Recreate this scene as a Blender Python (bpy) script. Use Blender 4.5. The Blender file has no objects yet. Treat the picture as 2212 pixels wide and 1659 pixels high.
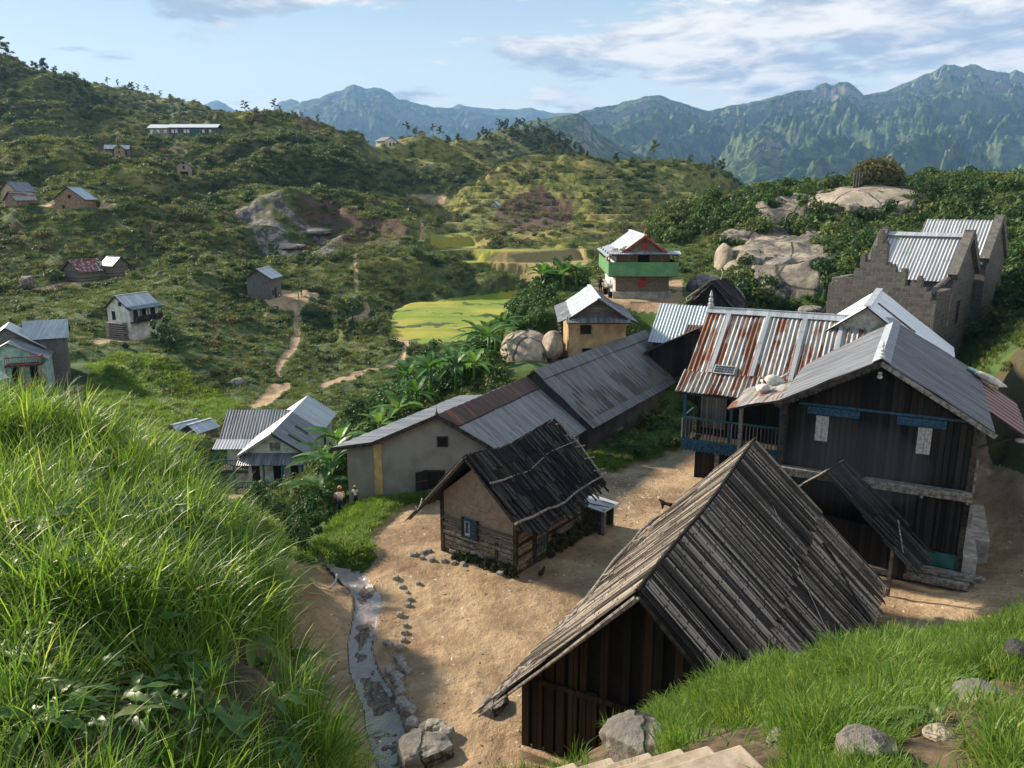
import bpy, math, random
import numpy as np
from math import sin, cos, pi, radians, sqrt, atan2, hypot, exp, log
from mathutils import Vector, Matrix, noise as mnoise
rnd = random.Random(7)
scene = bpy.context.scene
COL = scene.collection

# ------------------------------------------------------------ camera model (picture units: 2212 wide)
F = 1700.0; CX, CY = 1106.0, 829.5
PIT = math.atan((CY-430.0)/F); SP, CP = sin(PIT), cos(PIT)
def ray(px, py):
    x = (px-CX)/F; y = (CY-py)/F
    return (x, y*SP+CP, y*CP-SP)
def PD(px, py, d):
    r = ray(px, py); k = d/r[1]; return Vector((r[0]*k, d, r[2]*k))
def PZ(px, py, z):
    r = ray(px, py); k = z/r[2]; return Vector((r[0]*k, r[1]*k, z))

# ------------------------------------------------------------ numpy noise
_rs = np.random.RandomState(3)
_perm = _rs.permutation(4096)
_g = _rs.rand(4096)*2*np.pi
def pnoise(x, y, seed=0):
    x = np.asarray(x, float)+seed*37.7; y = np.asarray(y, float)-seed*19.3
    xi = np.floor(x).astype(np.int64); yi = np.floor(y).astype(np.int64)
    xf = x-xi; yf = y-yi
    def gr(ix, iy, dx, dy):
        h = _perm[(ix + _perm[iy & 4095]) & 4095]
        a = _g[h]
        return np.cos(a)*dx+np.sin(a)*dy
    u = xf*xf*xf*(xf*(xf*6-15)+10); v = yf*yf*yf*(yf*(yf*6-15)+10)
    a = gr(xi, yi, xf, yf); b = gr(xi+1, yi, xf-1, yf)
    c = gr(xi, yi+1, xf, yf-1); d = gr(xi+1, yi+1, xf-1, yf-1)
    return ((a+(b-a)*u)+((c+(d-c)*u)-(a+(b-a)*u))*v)*1.5
def fbm(x, y, o=4, seed=0, gain=.5):
    s = 0; a = 1; t = 0
    for k in range(o):
        s = s+a*pnoise(x*2**k, y*2**k, seed+k*3); t += a; a *= gain
    return s/t
def ridged(x, y, o=4, seed=0, gain=.5):
    s = 0; a = 1; t = 0
    for k in range(o):
        s = s+a*(1-np.abs(pnoise(x*2**k, y*2**k, seed+k*5))*2.0); t += a; a *= gain
    return s/t

# ------------------------------------------------------------ objects
def tag(o, label=None, cat=None, group=None, kind=None):
    if label: o['label'] = label
    if cat: o['category'] = cat
    if group: o['group'] = group
    if kind: o['kind'] = kind
    return o
def link(o, parent=None):
    COL.objects.link(o)
    if parent is not None: o.parent = parent
    return o
def thing(name, label, cat, loc=(0, 0, 0), rz=0.0, group=None):
    o = bpy.data.objects.new(name, None); link(o)
    o.location = loc; o.rotation_euler = (0, 0, rz); o.empty_display_size = .3
    return tag(o, label, cat, group)
def copy_tree(o, parent=None):
    c = o.copy(); COL.objects.link(c)
    if parent is not None: c.parent = parent
    for ch in list(o.children): copy_tree(ch, c)
    return c
class MB:
    """collects faces, then links them as one mesh object"""
    def __init__(s): s.v = []; s.f = []; s.m = []; s.mats = []
    def mi(s, mat):
        if mat not in s.mats: s.mats.append(mat)
        return s.mats.index(mat)
    def add(s, vs, fs, mat):
        b = len(s.v); i = s.mi(mat)
        s.v += [tuple(p) for p in vs]
        for f in fs: s.f.append(tuple(b+k for k in f)); s.m.append(i)
    def box(s, c, size, mat, rot=None, taper=1.0):
        hx, hy, hz = size[0]/2, size[1]/2, size[2]/2
        vs = []
        for z in (-hz, hz):
            k = taper if z > 0 else 1
            vs += [Vector((x*k, y*k, z)) for x, y in ((-hx, -hy), (hx, -hy), (hx, hy), (-hx, hy))]
        if rot is not None: vs = [rot @ p for p in vs]
        c = Vector(c); vs = [p+c for p in vs]
        s.add(vs, [(3, 2, 1, 0), (4, 5, 6, 7), (0, 1, 5, 4), (1, 2, 6, 5), (2, 3, 7, 6), (3, 0, 4, 7)], mat)
    def bb(s, x0, x1, y0, y1, z0, z1, mat):
        s.box(((x0+x1)/2, (y0+y1)/2, (z0+z1)/2), (abs(x1-x0), abs(y1-y0), abs(z1-z0)), mat)
    def beam(s, a, b, w, h, mat, up=(0, 0, 1)):
        a = Vector(a); b = Vector(b); d = b-a; L = d.length
        if L < 1e-6: return
        y = d/L; u = Vector(up)
        x = y.cross(u)
        if x.length < 1e-4: x = y.cross(Vector((1, 0, 0)))
        x.normalize(); z = x.cross(y)
        R = Matrix((x, y, z)).transposed()
        s.box((a+b)/2, (w, L, h), mat, R)
    def prism(s, prof, a, b, mat):
        """prof: list of (x,z) polygon; extruded along local y from a to b"""
        n = len(prof)
        vs = [(x, a, z) for x, z in prof]+[(x, b, z) for x, z in prof]
        fs = [tuple(range(n)), tuple(range(2*n-1, n-1, -1))]
        for k in range(n):
            j = (k+1) % n; fs.append((k, k+n, j+n, j))
        s.add(vs, fs, mat)
    def tube(s, pts, rad, mat, n=7, cap=True):
        pts = [Vector(p) for p in pts]
        if not hasattr(rad, '__len__'): rad = [rad]*len(pts)
        vs = []
        for i, p in enumerate(pts):
            d = (pts[min(i+1, len(pts)-1)]-pts[max(i-1, 0)]).normalized()
            x = d.orthogonal().normalized() if abs(d.z) > .9 else d.cross(Vector((0, 0, 1))).normalized()
            y = d.cross(x)
            for k in range(n):
                t = 2*pi*k/n; vs.append(p+(x*cos(t)+y*sin(t))*rad[i])
        fs = []
        for i in range(len(pts)-1):
            for k in range(n):
                j = (k+1) % n
                fs.append((i*n+k, i*n+j, (i+1)*n+j, (i+1)*n+k))
        if cap: fs += [tuple(range(n-1, -1, -1)), tuple((len(pts)-1)*n+k for k in range(n))]
        s.add(vs, fs, mat)
    def lathe(s, prof, mat, c=(0, 0, 0), n=12):
        vs = []; c = Vector(c)
        for r, z in prof:
            for k in range(n):
                t = 2*pi*k/n; vs.append(c+Vector((r*cos(t), r*sin(t), z)))
        fs = [(i*n+k, i*n+(k+1) % n, (i+1)*n+(k+1) % n, (i+1)*n+k) for i in range(len(prof)-1) for k in range(n)]
        fs += [tuple(range(n-1, -1, -1)), tuple((len(prof)-1)*n+k for k in range(n))]
        s.add(vs, fs, mat)
    def rock(s, c, size, mat, seed=0, sub=3, rough=.25, rz=0, flat=0):
        import bmesh
        bm = bmesh.new(); bmesh.ops.create_icosphere(bm, subdivisions=sub, radius=1)
        R = Matrix.Rotation(rz, 3, 'Z'); c = Vector(c); o = Vector((seed*7.3, seed*3.1, seed*1.7))
        vs = []
        for v in bm.verts:
            n = mnoise.noise(v.co*1.1+o)*1.0+mnoise.noise(v.co*2.7+o)*.45+(mnoise.noise(v.co*6+o)*.2 if sub > 3 else 0)
            q = v.co*(1+rough*n)
            if flat: q = Vector([max(-flat, min(flat, k)) for k in q])
            vs.append(R @ Vector((q.x*size[0], q.y*size[1], q.z*size[2]))+c)
        fs = [tuple(x.index for x in f.verts) for f in bm.faces]
        s.add(vs, fs, mat); bm.free()
    def build(s, name, parent=None, smooth=False):
        me = bpy.data.meshes.new(name); me.from_pydata(s.v, [], s.f)
        for m in s.mats: me.materials.append(m)
        if len(s.mats) > 1: me.polygons.foreach_set('material_index', s.m)
        if smooth: me.polygons.foreach_set('use_smooth', [True]*len(me.polygons))
        me.update()
        return link(bpy.data.objects.new(name, me), parent)
def npmesh(name, V, Fq, mats, smooth=True, parent=None, attrs=None, mi=None):
    me = bpy.data.meshes.new(name)
    nv, nf, k = len(V), len(Fq), Fq.shape[1]
    me.vertices.add(nv); me.vertices.foreach_set('co', np.ascontiguousarray(V, dtype=np.float32).ravel())
    me.loops.add(nf*k); me.loops.foreach_set('vertex_index', np.ascontiguousarray(Fq, dtype=np.int32).ravel())
    me.polygons.add(nf); me.polygons.foreach_set('loop_start', np.arange(nf, dtype=np.int32)*k)
    me.polygons.foreach_set('loop_total', np.full(nf, k, dtype=np.int32))
    if smooth: me.polygons.foreach_set('use_smooth', np.ones(nf, dtype=bool))
    for m in mats: me.materials.append(m)
    if mi is not None: me.polygons.foreach_set('material_index', mi.astype(np.int32))
    if attrs:
        for an, av in attrs.items():
            a = me.attributes.new(an, 'FLOAT', 'POINT'); a.data.foreach_set('value', np.asarray(av, dtype=np.float32))
    me.update(); me.validate()
    return link(bpy.data.objects.new(name, me), parent)

def leafcloud(n, size, rx=1, rz=.8, seed=0, lumps=6, aspect=.55, flat=.35, base=0.0):
    rs = np.random.RandomState(seed); L = rs.randn(lumps, 3); L /= np.linalg.norm(L, axis=1)[:, None]; L *= rs.uniform(.25, .7, (lumps, 1)); L[:, 2] = np.abs(L[:, 2])*.9
    k = rs.randint(0, lumps, n); d = rs.randn(n, 3); d /= np.linalg.norm(d, axis=1)[:, None]; r = rs.uniform(.55, 1, (n, 1))**.5*rs.uniform(.32, .5, (lumps, 1))[k]
    c = L[k]+d*r; c[:, :2] *= rx; c[:, 2] = (c[:, 2]+.35)*rz+base
    nrm = d*(1-flat)+rs.randn(n, 3)*.55+np.array([0, 0, flat]); nrm /= np.linalg.norm(nrm, axis=1)[:, None]
    t = np.cross(nrm, rs.randn(n, 3)); t /= np.linalg.norm(t, axis=1)[:, None]; b = np.cross(nrm, t)
    s = size*rs.uniform(.6, 1.3, (n, 1))
    P = np.stack([c-t*s, c+b*s*aspect-nrm*s*.12, c+t*s, c-b*s*aspect-nrm*s*.12], 1).reshape(-1, 3)
    return P, np.arange(4*n).reshape(n, 4)
# ------------------------------------------------------------ materials
class NT:
    def __init__(s, name):
        s.m = bpy.data.materials.new(name); s.m.use_nodes = True
        s.t = s.m.node_tree; s.t.nodes.clear()
        s.out = s.n('ShaderNodeOutputMaterial'); s.b = s.n('ShaderNodeBsdfPrincipled')
        s.l(s.b.outputs[0], s.out.inputs[0]); s._co = None
    def n(s, typ, **kw):
        nd = s.t.nodes.new(typ)
        for k, v in kw.items(): setattr(nd, k, v)
        return nd
    def l(s, a, b): s.t.links.new(a, b)
    def put(s, inp, v):
        if hasattr(v, 'links') or isinstance(v, bpy.types.NodeSocket): s.l(v, inp)
        elif isinstance(v, (tuple, list)) and len(v) == 3 and inp.type == 'RGBA': inp.default_value = (*v, 1)
        else: inp.default_value = v
    def co(s):
        if s._co is None: s._co = s.n('ShaderNodeTexCoord').outputs['Object']
        return s._co
    def mapp(s, scale=(1, 1, 1), rot=(0, 0, 0), vec=None):
        m = s.n('ShaderNodeMapping'); s.l(vec or s.co(), m.inputs[0])
        m.inputs['Scale'].default_value = scale; m.inputs['Rotation'].default_value = rot
        return m.outputs[0]
    def noise(s, scale, detail=4, rough=.6, vec=None, dist=0.0, col=False):
        n = s.n('ShaderNodeTexNoise'); s.l(vec or s.co(), n.inputs['Vector'])
        n.inputs['Scale'].default_value = scale; n.inputs['Detail'].default_value = detail
        n.inputs['Roughness'].default_value = rough; n.inputs['Distortion'].default_value = dist
        return n.outputs['Color' if col else 'Fac']
    def vor(s, scale, vec=None, feature='F1', out='Distance', rand=1.0):
        n = s.n('ShaderNodeTexVoronoi', feature=feature); s.l(vec or s.co(), n.inputs['Vector'])
        n.inputs['Scale'].default_value = scale; n.inputs['Randomness'].default_value = rand
        return n.outputs[out]
    def math(s, op, a, b=0.0, c=None, clamp=False):
        n = s.n('ShaderNodeMath', operation=op, use_clamp=clamp); s.put(n.inputs[0], a); s.put(n.inputs[1], b)
        if c is not None: s.put(n.inputs[2], c)
        return n.outputs[0]
    def ramp(s, fac, stops, interp='LINEAR'):
        n = s.n('ShaderNodeValToRGB'); s.l(fac, n.inputs[0]); r = n.color_ramp; r.interpolation = interp
        while len(r.elements) < len(stops): r.elements.new(.5)
        for e, (p, c) in zip(r.elements, stops):
            e.position = p; e.color = (*c, 1) if isinstance(c, (tuple, list)) else (c, c, c, 1)
        return n.outputs[0]
    def step(s, fac, a, b):
        n = s.n('ShaderNodeMapRange', interpolation_type='SMOOTHSTEP'); s.put(n.inputs[0], fac)
        n.inputs[1].default_value = a; n.inputs[2].default_value = b; return n.outputs[0]
    def mix(s, fac, a, b, mode='MIX'):
        n = s.n('ShaderNodeMix', data_type='RGBA', blend_type=mode)
        s.put(n.inputs[0], fac); s.put(n.inputs[6], a); s.put(n.inputs[7], b)
        return n.outputs[2]
    def attr(s, name, out='Fac'):
        n = s.n('ShaderNodeAttribute', attribute_name=name); return n.outputs[out]
    def isl(s): return s.n('ShaderNodeNewGeometry').outputs['Random Per Island']
    def orand(s): return s.n('ShaderNodeObjectInfo').outputs['Random']
    def bump(s, h, dist=.02, strength=1.0):
        n = s.n('ShaderNodeBump'); s.l(h, n.inputs['Height']); n.inputs['Distance'].default_value = dist
        n.inputs['Strength'].default_value = strength
        s.l(n.outputs[0], s.b.inputs['Normal']); return n
    def done(s, col, rough=.85, metal=0.0, spec=.3, sub=None):
        s.put(s.b.inputs['Base Color'], col); s.put(s.b.inputs['Roughness'], rough)
        s.put(s.b.inputs['Metallic'], metal); s.put(s.b.inputs['Specular IOR Level'], spec)
        return s.m
M = {}
def simple(name, c1, c2, scale=3, rough=.85, bump=.01, metal=0, spec=.3, det=5):
    t = NT(name); n = t.noise(scale, det)
    t.bump(n, bump)
    M[name] = t.done(t.mix(t.step(n, .35, .65), c1, c2), rough, metal, spec)
def planks(name, dark, light, w=.2, axis='x', rough=.9, grain=14, spec=.2, gap=True):
    """boards of width w side by side along the local axis, grain along z"""
    t = NT(name)
    sc = (1/w, 1/w, 0) if axis == 'xy' else ((1/w, 0, 0) if axis == 'x' else ((0, 1/w, 0) if axis == 'y' else (0, 0, 1/w)))
    if axis == 'xy':
        sx = t.n('ShaderNodeSeparateXYZ'); t.l(t.co(), sx.inputs[0])
        q = t.math('ADD', sx.outputs[0], sx.outputs[1]); q = t.math('MULTIPLY', q, 1/w)
    else:
        sx = t.n('ShaderNodeSeparateXYZ'); t.l(t.mapp(sc), sx.inputs[0]); q = sx.outputs['xyz'.index(axis)]
    fl = t.math('FLOOR', q); fr = t.math('FRACT', q)
    wn = t.n('ShaderNodeTexWhiteNoise', noise_dimensions='1D'); t.l(fl, wn.inputs['W'])
    gr = (grain, grain, grain*.08) if axis != 'z' else (grain*.08, grain*.08, grain)
    g = t.noise(1, 6, .7, t.mapp(gr), .6)
    big = t.noise(.9, 4)
    f = t.math('MULTIPLY', t.math('ADD', wn.outputs[0], t.math('MULTIPLY', g, 1.4)), .42)
    f = t.math('MULTIPLY', f, t.math('ADD', big, .5))
    c = t.mix(t.step(f, .12, .8), dark, light)
    if gap:
        e = t.math('MINIMUM', t.math('MULTIPLY', fr, 12), t.math('MULTIPLY', t.math('SUBTRACT', 1, fr), 12), clamp=True)
        c = t.mix(e, (.004, .004, .004), c)
        h = t.math('ADD', t.math('MULTIPLY', e, .8), t.math('MULTIPLY', g, .3))
        t.bump(h, .012)
    M[name] = t.done(c, rough, 0, spec)
# ============================================================ terrain
def fol_mat(name, stops, trans=.35, rough=.6, seedscale=1.0, spec=.25):
    t = NT(name)
    r = t.math('ADD', t.math('MULTIPLY', t.orand(), .55), t.math('MULTIPLY', t.isl(), .45))
    c = t.ramp(r, stops)
    t.done(c, rough, 0, spec)
    tr = t.n('ShaderNodeBsdfTranslucent'); mx = t.n('ShaderNodeMixShader'); mx.inputs[0].default_value = trans
    hs = t.n('ShaderNodeHueSaturation'); t.l(c, hs.inputs['Color']); hs.inputs['Value'].default_value = 1.7; hs.inputs['Hue'].default_value = .485
    t.l(hs.outputs[0], tr.inputs[0]); t.l(t.b.outputs[0], mx.inputs[1]); t.l(tr.outputs[0], mx.inputs[2]); t.l(mx.outputs[0], t.out.inputs[0])
    M[name] = t.m

# control points (picture x, picture y, metres ahead) ; z-anchored ones use 'z'
CP_D = '''
737 1117 38;700 1200 30;600 1150 26;560 1128 25.5;500 1160 24;600 1215 34;480 1180 32;650 1060 58;560 1060 58;480 1040 60;
600 1440 19;520 1640 15.5;400 1690 15;200 1720 15;0 1740 15;-250 1740 15;
780 1100 37;850 1040 44;760 1030 46;700 1010 55;
-300 1190 30;0 1190 30;300 1190 30;-300 1010 60;0 1000 60;300 1010 60;440 985 65;
-350 880 90;0 870 90;100 858 90;150 850 91;185 800 97;220 800 97;170 740 110;60 760 108;-100 780 100;
250 885 84;330 930 78;400 940 74;480 960 70;300 850 95;400 860 100;480 900 88;520 880 92;
250 738 117;340 722 119;200 735 115;190 690 126;300 790 105;420 790 108;440 700 128;500 690 132;400 640 142;
600 760 120;540 720 128;640 645 151;560 652 147;520 650 147;680 642 152;600 625 158;480 600 156;
640 700 141;615 780 118;600 850 102;720 700 143;700 660 150;760 740 130;700 780 122;800 700 150;820 760 124;
860 765 119;870 800 113;800 818 105;730 830 102;650 850 100;560 860 98;700 870 92;600 900 84;760 880 84;840 860 88;
165 612 163;250 598 167;100 622 158;60 635 152;0 640 150;-200 650 150;320 590 172;200 560 178;100 550 178;300 530 182;0 560 172;-200 560 172;
400 615 152;350 650 140;250 660 138;100 680 136;0 690 132;-250 690 132;
20 452 202;100 462 198;170 470 195;240 462 198;275 480 195;330 510 190;400 545 182;460 580 172;500 600 164;550 600 162;
40 440 225;200 440 222;-200 440 230;-200 480 190;0 500 188;100 520 184;
20 365 262;60 348 264;100 350 258;160 368 252;220 395 245;300 425 236;370 455 226;450 495 212;520 535 196;580 565 184;640 600 172;
100 380 285;200 370 285;255 355 290;300 362 290;400 392 285;350 400 275;450 440 245;540 500 218;-200 360 285;
560 470 228;620 500 217;660 460 240;700 500 222;600 530 202;
60 290 345;0 300 345;150 290 345;250 290 338;300 320 322;-300 250 350;
0 165 400;-300 60 420;60 180 405;120 195 410;160 205 415;220 245 400;300 270 385;350 290 350;
160 225 470;250 260 470;-200 180 520;
180 197 560;220 205 560;260 210 560;300 216 560;350 228 565;400 243 570;450 262 570;500 285 560;540 305 520;
400 303 338;350 303 332;480 302 345;420 320 325;560 300 390;620 296 400;660 300 400;700 318 385;730 345 365;770 375 345;800 398 335;825 415 325;
500 350 310;600 360 300;680 380 300;600 420 270;700 430 275;780 430 290;500 400 275;520 440 245;
760 340 450;800 370 430;700 330 480;840 400 400;
700 463 232;760 468 228;820 490 222;870 518 216;640 480 225;700 530 207;800 540 206;880 540 208;
650 560 190;740 560 186;740 600 172;840 575 184;900 565 188;960 575 184;1040 590 184;780 640 160;900 615 176;960 610 178;
1100 560 198;1060 540 206;1200 560 198;1160 575 192;1280 560 196;1290 590 182;1180 600 184;1100 605 182;1350 560 200;
960 530 216;1000 520 222;960 500 240;950 475 272;900 470 280;960 455 320;880 455 318;850 436 385;900 432 390;960 434 385;830 445 340;
870 418 400;950 415 410;900 395 410;
1000 495 250;1100 510 246;1200 520 242;1320 530 238;1450 500 240;1000 460 290;
990 420 330;1010 395 345;1060 375 352;1120 358 356;1200 348 360;1260 344 360;1340 352 356;1420 366 350;1480 385 345;1530 405 340;1570 425 335;
1100 430 310;1250 430 305;1400 440 300;1450 430 310;1560 440 325;1000 440 305;
1250 400 460;1450 440 460;1600 460 450;1050 400 440;
780 322 405;835 318 385;900 292 405;940 284 412;980 300 408;1030 325 402;1080 360 400;880 350 385;950 350 380;800 360 392;
850 370 520;950 350 540;
1020 318 560;1060 295 565;1110 285 570;1160 288 572;1210 305 568;1260 340 555;1150 340 520;
1050 370 640;1200 380 640;
1297 607 74;1275 618 72;1300 628 68.5;1380 646 66.6;1460 646 66.6;1500 640 68;1390 600 78;1460 600 78;
1370 715 60;1480 715 60;1260 640 73;1220 660 72;1330 610 95;1260 625 110;1400 600 100;
1215 775 56;1340 760 57;1450 740 58;1180 760 58;1130 700 72;1100 705 76;1140 680 82;1080 730 70;1050 760 66;1000 800 62;
1060 740 100;1000 790 90;930 830 82;950 870 60;900 880 58;850 930 54;780 1000 48;1100 800 54;1160 790 54;
1480 610 82;1530 570 88;1440 560 95;1420 515 112;1500 500 112;1480 470 118;1560 470 112;1640 440 116;1700 422 120;1780 416 124;1850 411 126;1900 411 126;1980 412 122;2040 412 120;2120 408 118;2212 425 116;2450 430 118;
1650 520 100;1600 600 80;1700 600 80;1750 560 88;1650 660 70;1600 700 62;1750 660 68;1850 500 100;1980 500 98;1900 440 112;2100 500 95;2200 560 82;2450 560 80;1850 570 84;
2180 640 66;2160 720 56;2200 700 54;2150 770 48;2450 700 50;
1400 520 150;1600 480 155;1900 450 170;2150 450 170;1650 470 220;1900 480 250;2200 480 250;2450 450 170;
2212 1030 34;2170 900 38;2212 830 38;2165 830 41;2212 760 43;2185 780 44;2350 950 36;2350 800 40;2500 1000 33;
2120 960 41;2130 1000 37;
1560 600 330;1560 520 260;
'''
CP_Z = '''
1128 1605 -14.5;1000 1640 -14.5;850 1500 -14.6;800 1260 -14.7;830 1130 -14.7;950 1090 -14.6;1300 1100 -14.5;1500 990 -14.5;1540 960 -14.5;1350 1180 -14.5;
1700 1250 -14.5;1900 1300 -14.5;2060 1290 -14.5;2150 1150 -14.4;2200 1200 -14.2;2150 1050 -14.2;1300 1300 -14.5;1500 1200 -14.5;1000 1250 -14.5;
1100 1659 -14.5;800 1659 -14.6;1500 1659 -14.5;1900 1659 -14.4;2250 1500 -14;2500 1400 -13;2500 1200 -12.5;
640 1260 -14.5;650 1400 -14.5;740 1250 -14.9;790 1400 -14.9;820 1560 -14.9;1400 930 -14.9;1300 980 -14.7;1460 930 -14.6;
1000 1050 -15;880 1085 -14.9;1700 1000 -14.4;1950 1000 -14.4;2050 1100 -14.4;1600 860 -14.2;1500 860 -14.2;
1700 760 -12.8;1900 800 -12.8;2050 830 -12.8;1980 1400 -14.5;2100 1400 -14.3;1900 1500 -14.5;1900 1150 -14.5;
860 722 -22;900 690 -22;850 690 -22;900 650 -22;1000 640 -22;1100 628 -21.8;1050 700 -22;1000 740 -22;930 740 -22.2;1150 650 -21.8;
'''
pts = []
for l in CP_D.replace('\n', '').split(';'):
    if l.strip():
        a, b, d = map(float, l.split()); p = PD(a, b, d); pts.append((p.x, p.y, p.z))
for l in CP_Z.replace('\n', '').split(';'):
    if l.strip():
        a, b, z = map(float, l.split()); p = PZ(a, b, z); pts.append(tuple(p))
for px in (-400, 0, 400, 700):
    p = PD(px, 430, 600)
    pts.append((p.x, 800, -60))
for px in (900, 1200, 1500, 1800, 2200, 2500):
    p = PD(px, 430, 800); pts.append((p.x, 800, -90)); p = PD(px, 430, 600); pts.append((p.x, 600, -70)) if px > 1300 else None
CTRL = np.array(pts)
def tps_fit(P, T, lam):
    n = len(P); D = np.sqrt(((P[:, None]-P[None])**2).sum(2))
    K = np.where(D > 0, D*D*np.log(D+1e-12), 0)+np.eye(n)*lam
    A = np.zeros((n+3, n+3)); A[:n, :n] = K; A[:n, n] = 1; A[:n, n+1:] = P; A[n, :n] = 1; A[n+1:, :n] = P.T
    return np.linalg.solve(A, np.concatenate([T, np.zeros(3)]))
def tps_eval(P, w, Q):
    n = len(P); out = np.empty(len(Q))
    for i in range(0, len(Q), 20000):
        q = Q[i:i+20000]; D2 = ((q[:, None]-P[None])**2).sum(2)
        out[i:i+20000] = (.5*D2*np.log(D2+1e-12)) @ w[:n]+w[n]+q @ w[n+1:]
    return out
VS = .8
cu = np.stack([CTRL[:, 0]/CTRL[:, 1], np.log(CTRL[:, 1])*VS], 1)
W = tps_fit(cu, CTRL[:, 2]/CTRL[:, 1], 2e-4)
NU, NV = 800, 900
U0, U1, V0, V1 = -.95, .95, log(12.), log(800.)
us = np.linspace(U0, U1, NU); vs_ = np.linspace(V0, V1, NV)
# coarse eval then bicubic-ish refine
cus = np.linspace(U0, U1, 200); cvs = np.linspace(V0, V1, 260)
gu, gv = np.meshgrid(cus, cvs)
ct = tps_eval(cu, W, np.stack([gu.ravel(), gv.ravel()*VS], 1)).reshape(260, 200)
def bil(T, fu, fv):
    """cubic (Catmull-Rom) resample of T at float rows fv, cols fu"""
    def cr(A, f, ax):
        i = np.clip(np.floor(f).astype(int), 0, A.shape[ax]-2); t = f-i
        g = lambda k: np.take(A, np.clip(i+k, 0, A.shape[ax]-1), axis=ax)
        sh = (-1, 1) if ax == 0 else (1, -1); t = t.reshape(sh)
        a, b, c, d = g(-1), g(0), g(1), g(2)
        return .5*((2*b)+(-a+c)*t+(2*a-5*b+4*c-d)*t*t+(-a+3*b-3*c+d)*t**3)
    return cr(cr(T, fv, 0), fu, 1)
T = bil(ct, (us-U0)/(U1-U0)*199, (vs_-V0)/(V1-V0)*259)
UU, VV = np.meshgrid(us, vs_)
Y = np.exp(VV); X = UU*Y; Z = T*Y
# flat pads under houses: (x, y, z, r)
PADS = []
def pad(px, py, d, r, dz=0.0):
    p = PD(px, py, d); PADS.append((p.x, p.y, p.z+dz, r)); return p
def proj_np(x, y, z):
    zc = y*CP-z*SP; yc = z*CP+y*SP
    return CX+F*x/zc, CY-F*yc/zc
PX, PY = proj_np(X, Y, Z)
def inpoly(poly, x, y):
    poly = [tuple(map(float, q.split())) for q in poly.split(';') if q.strip()] if isinstance(poly, str) else poly
    c = np.zeros(x.shape, bool); n = len(poly)
    for i in range(n):
        x1, y1 = poly[i]; x2, y2 = poly[(i+1) % n]
        if y1 == y2: continue
        k = ((y1 > y) != (y2 > y)) & (x < (x2-x1)*(y-y1)/(y2-y1)+x1)
        c ^= k
    return c
def polyd(line, x, y):
    """distance / half width to a polyline given as 'x y w;...' in picture units"""
    L = [tuple(map(float, q.split())) for q in line.split(';') if q.strip()]
    best = np.full(x.shape, 1e9)
    for (x1, y1, w1), (x2, y2, w2) in zip(L[:-1], L[1:]):
        dx, dy = x2-x1, y2-y1; t = np.clip(((x-x1)*dx+(y-y1)*dy)/(dx*dx+dy*dy), 0, 1)
        d = np.hypot(x-x1-t*dx, y-y1-t*dy)/(w1+(w2-w1)*t)
        best = np.minimum(best, d)
    return best
def soft(m, k=2):
    m = m.astype(float)
    for _ in range(k):
        m[1:-1, 1:-1] = (m[1:-1, 1:-1]*2+m[:-2, 1:-1]+m[2:, 1:-1]+m[1:-1, :-2]+m[1:-1, 2:])/6
    return m
wob = fbm(X/6, Y/6, 3, 1); wob2 = fbm(X/6, Y/6, 3, 9)
sc = 250/Y
QX, QY = PX+wob*sc*6, PY+wob2*sc*2.4
def region(poly, d0, d1): return inpoly(poly, QX, QY) & (Y > d0) & (Y < d1)
def pathm(line, d0, d1): return (polyd(line, PX+wob*sc*2, PY+wob2*sc) < 1) & (Y > d0) & (Y < d1)
yard = region('770 1125;840 1095;930 1075;1280 1010;1400 985;1500 955;1545 948;1900 860;2100 860;2150 960;2150 1000;2225 1040;2600 1100;2600 1800;700 1800;780 1560;735 1420;700 1330;640 1290;640 1230;690 1215;770 1260;815 1200', 12, 60)
yard |= region('560 1200;700 1215;760 1250;860 1800;500 1800', 12, 30)
grassp = region('695 1215;690 1160;760 1105;880 1078;925 1070;930 1085;850 1100;795 1130;790 1160;805 1200;770 1215', 20, 60) | region('1265 1010;1290 985;1400 955;1460 915;1495 900;1500 960;1420 985;1330 1020', 20, 60)
yard &= ~grassp
stream = pathm('690 1205 6;725 1235 8;772 1262 24;792 1300 30;788 1350 29;778 1400 26;788 1450 30;808 1500 34;825 1560 38;855 1640 40', 12, 40)
rice = region('845 740;838 700;852 672;905 660;1010 640;1125 622;1190 630;1180 690;1080 735;960 745;880 745', 100, 230)
ricelevel = rice.copy()
dryf = region('1050 545;1130 535;1250 540;1300 560;1300 610;1180 600;1080 575', 150, 250)
ricefar = region('1030 532;1110 528;1210 535;1205 553;1120 554;1040 550', 170, 260) | region('930 552;1045 556;1010 566;935 562', 170, 260) | region('915 500;1000 492;1015 505;925 512', 190, 300) | region('925 518;1020 512;1040 522;935 528', 190, 300) | pathm('945 556 6;1020 552 8;1080 545 6', 170, 250)
pitch = region('815 440;850 428;870 421;965 420;960 433;940 442;850 444', 330, 440)
paths = pathm('640 640 9;645 680 9;640 720 9;628 760 9;605 790 8;600 815 5', 100, 175) | \
    pathm('855 728 5;880 742 5;872 765 6;868 782 6;830 800 5;780 812 4;730 828 5;700 838 5', 85, 150) | \
    pathm('768 560 4;768 600 5;770 625 5', 140, 200) | pathm('790 660 5;798 672 5;780 690 8', 130, 180) | \
    pathm('545 880 8;590 850 12;620 840 8', 70, 115) | pathm('910 490 4;915 515 5;905 530 4', 190, 300) | \
    pathm('600 655 7;640 645 8;655 630 8', 130, 170) | pathm('570 680 3;590 665 3;610 655 4', 130,165)
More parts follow.
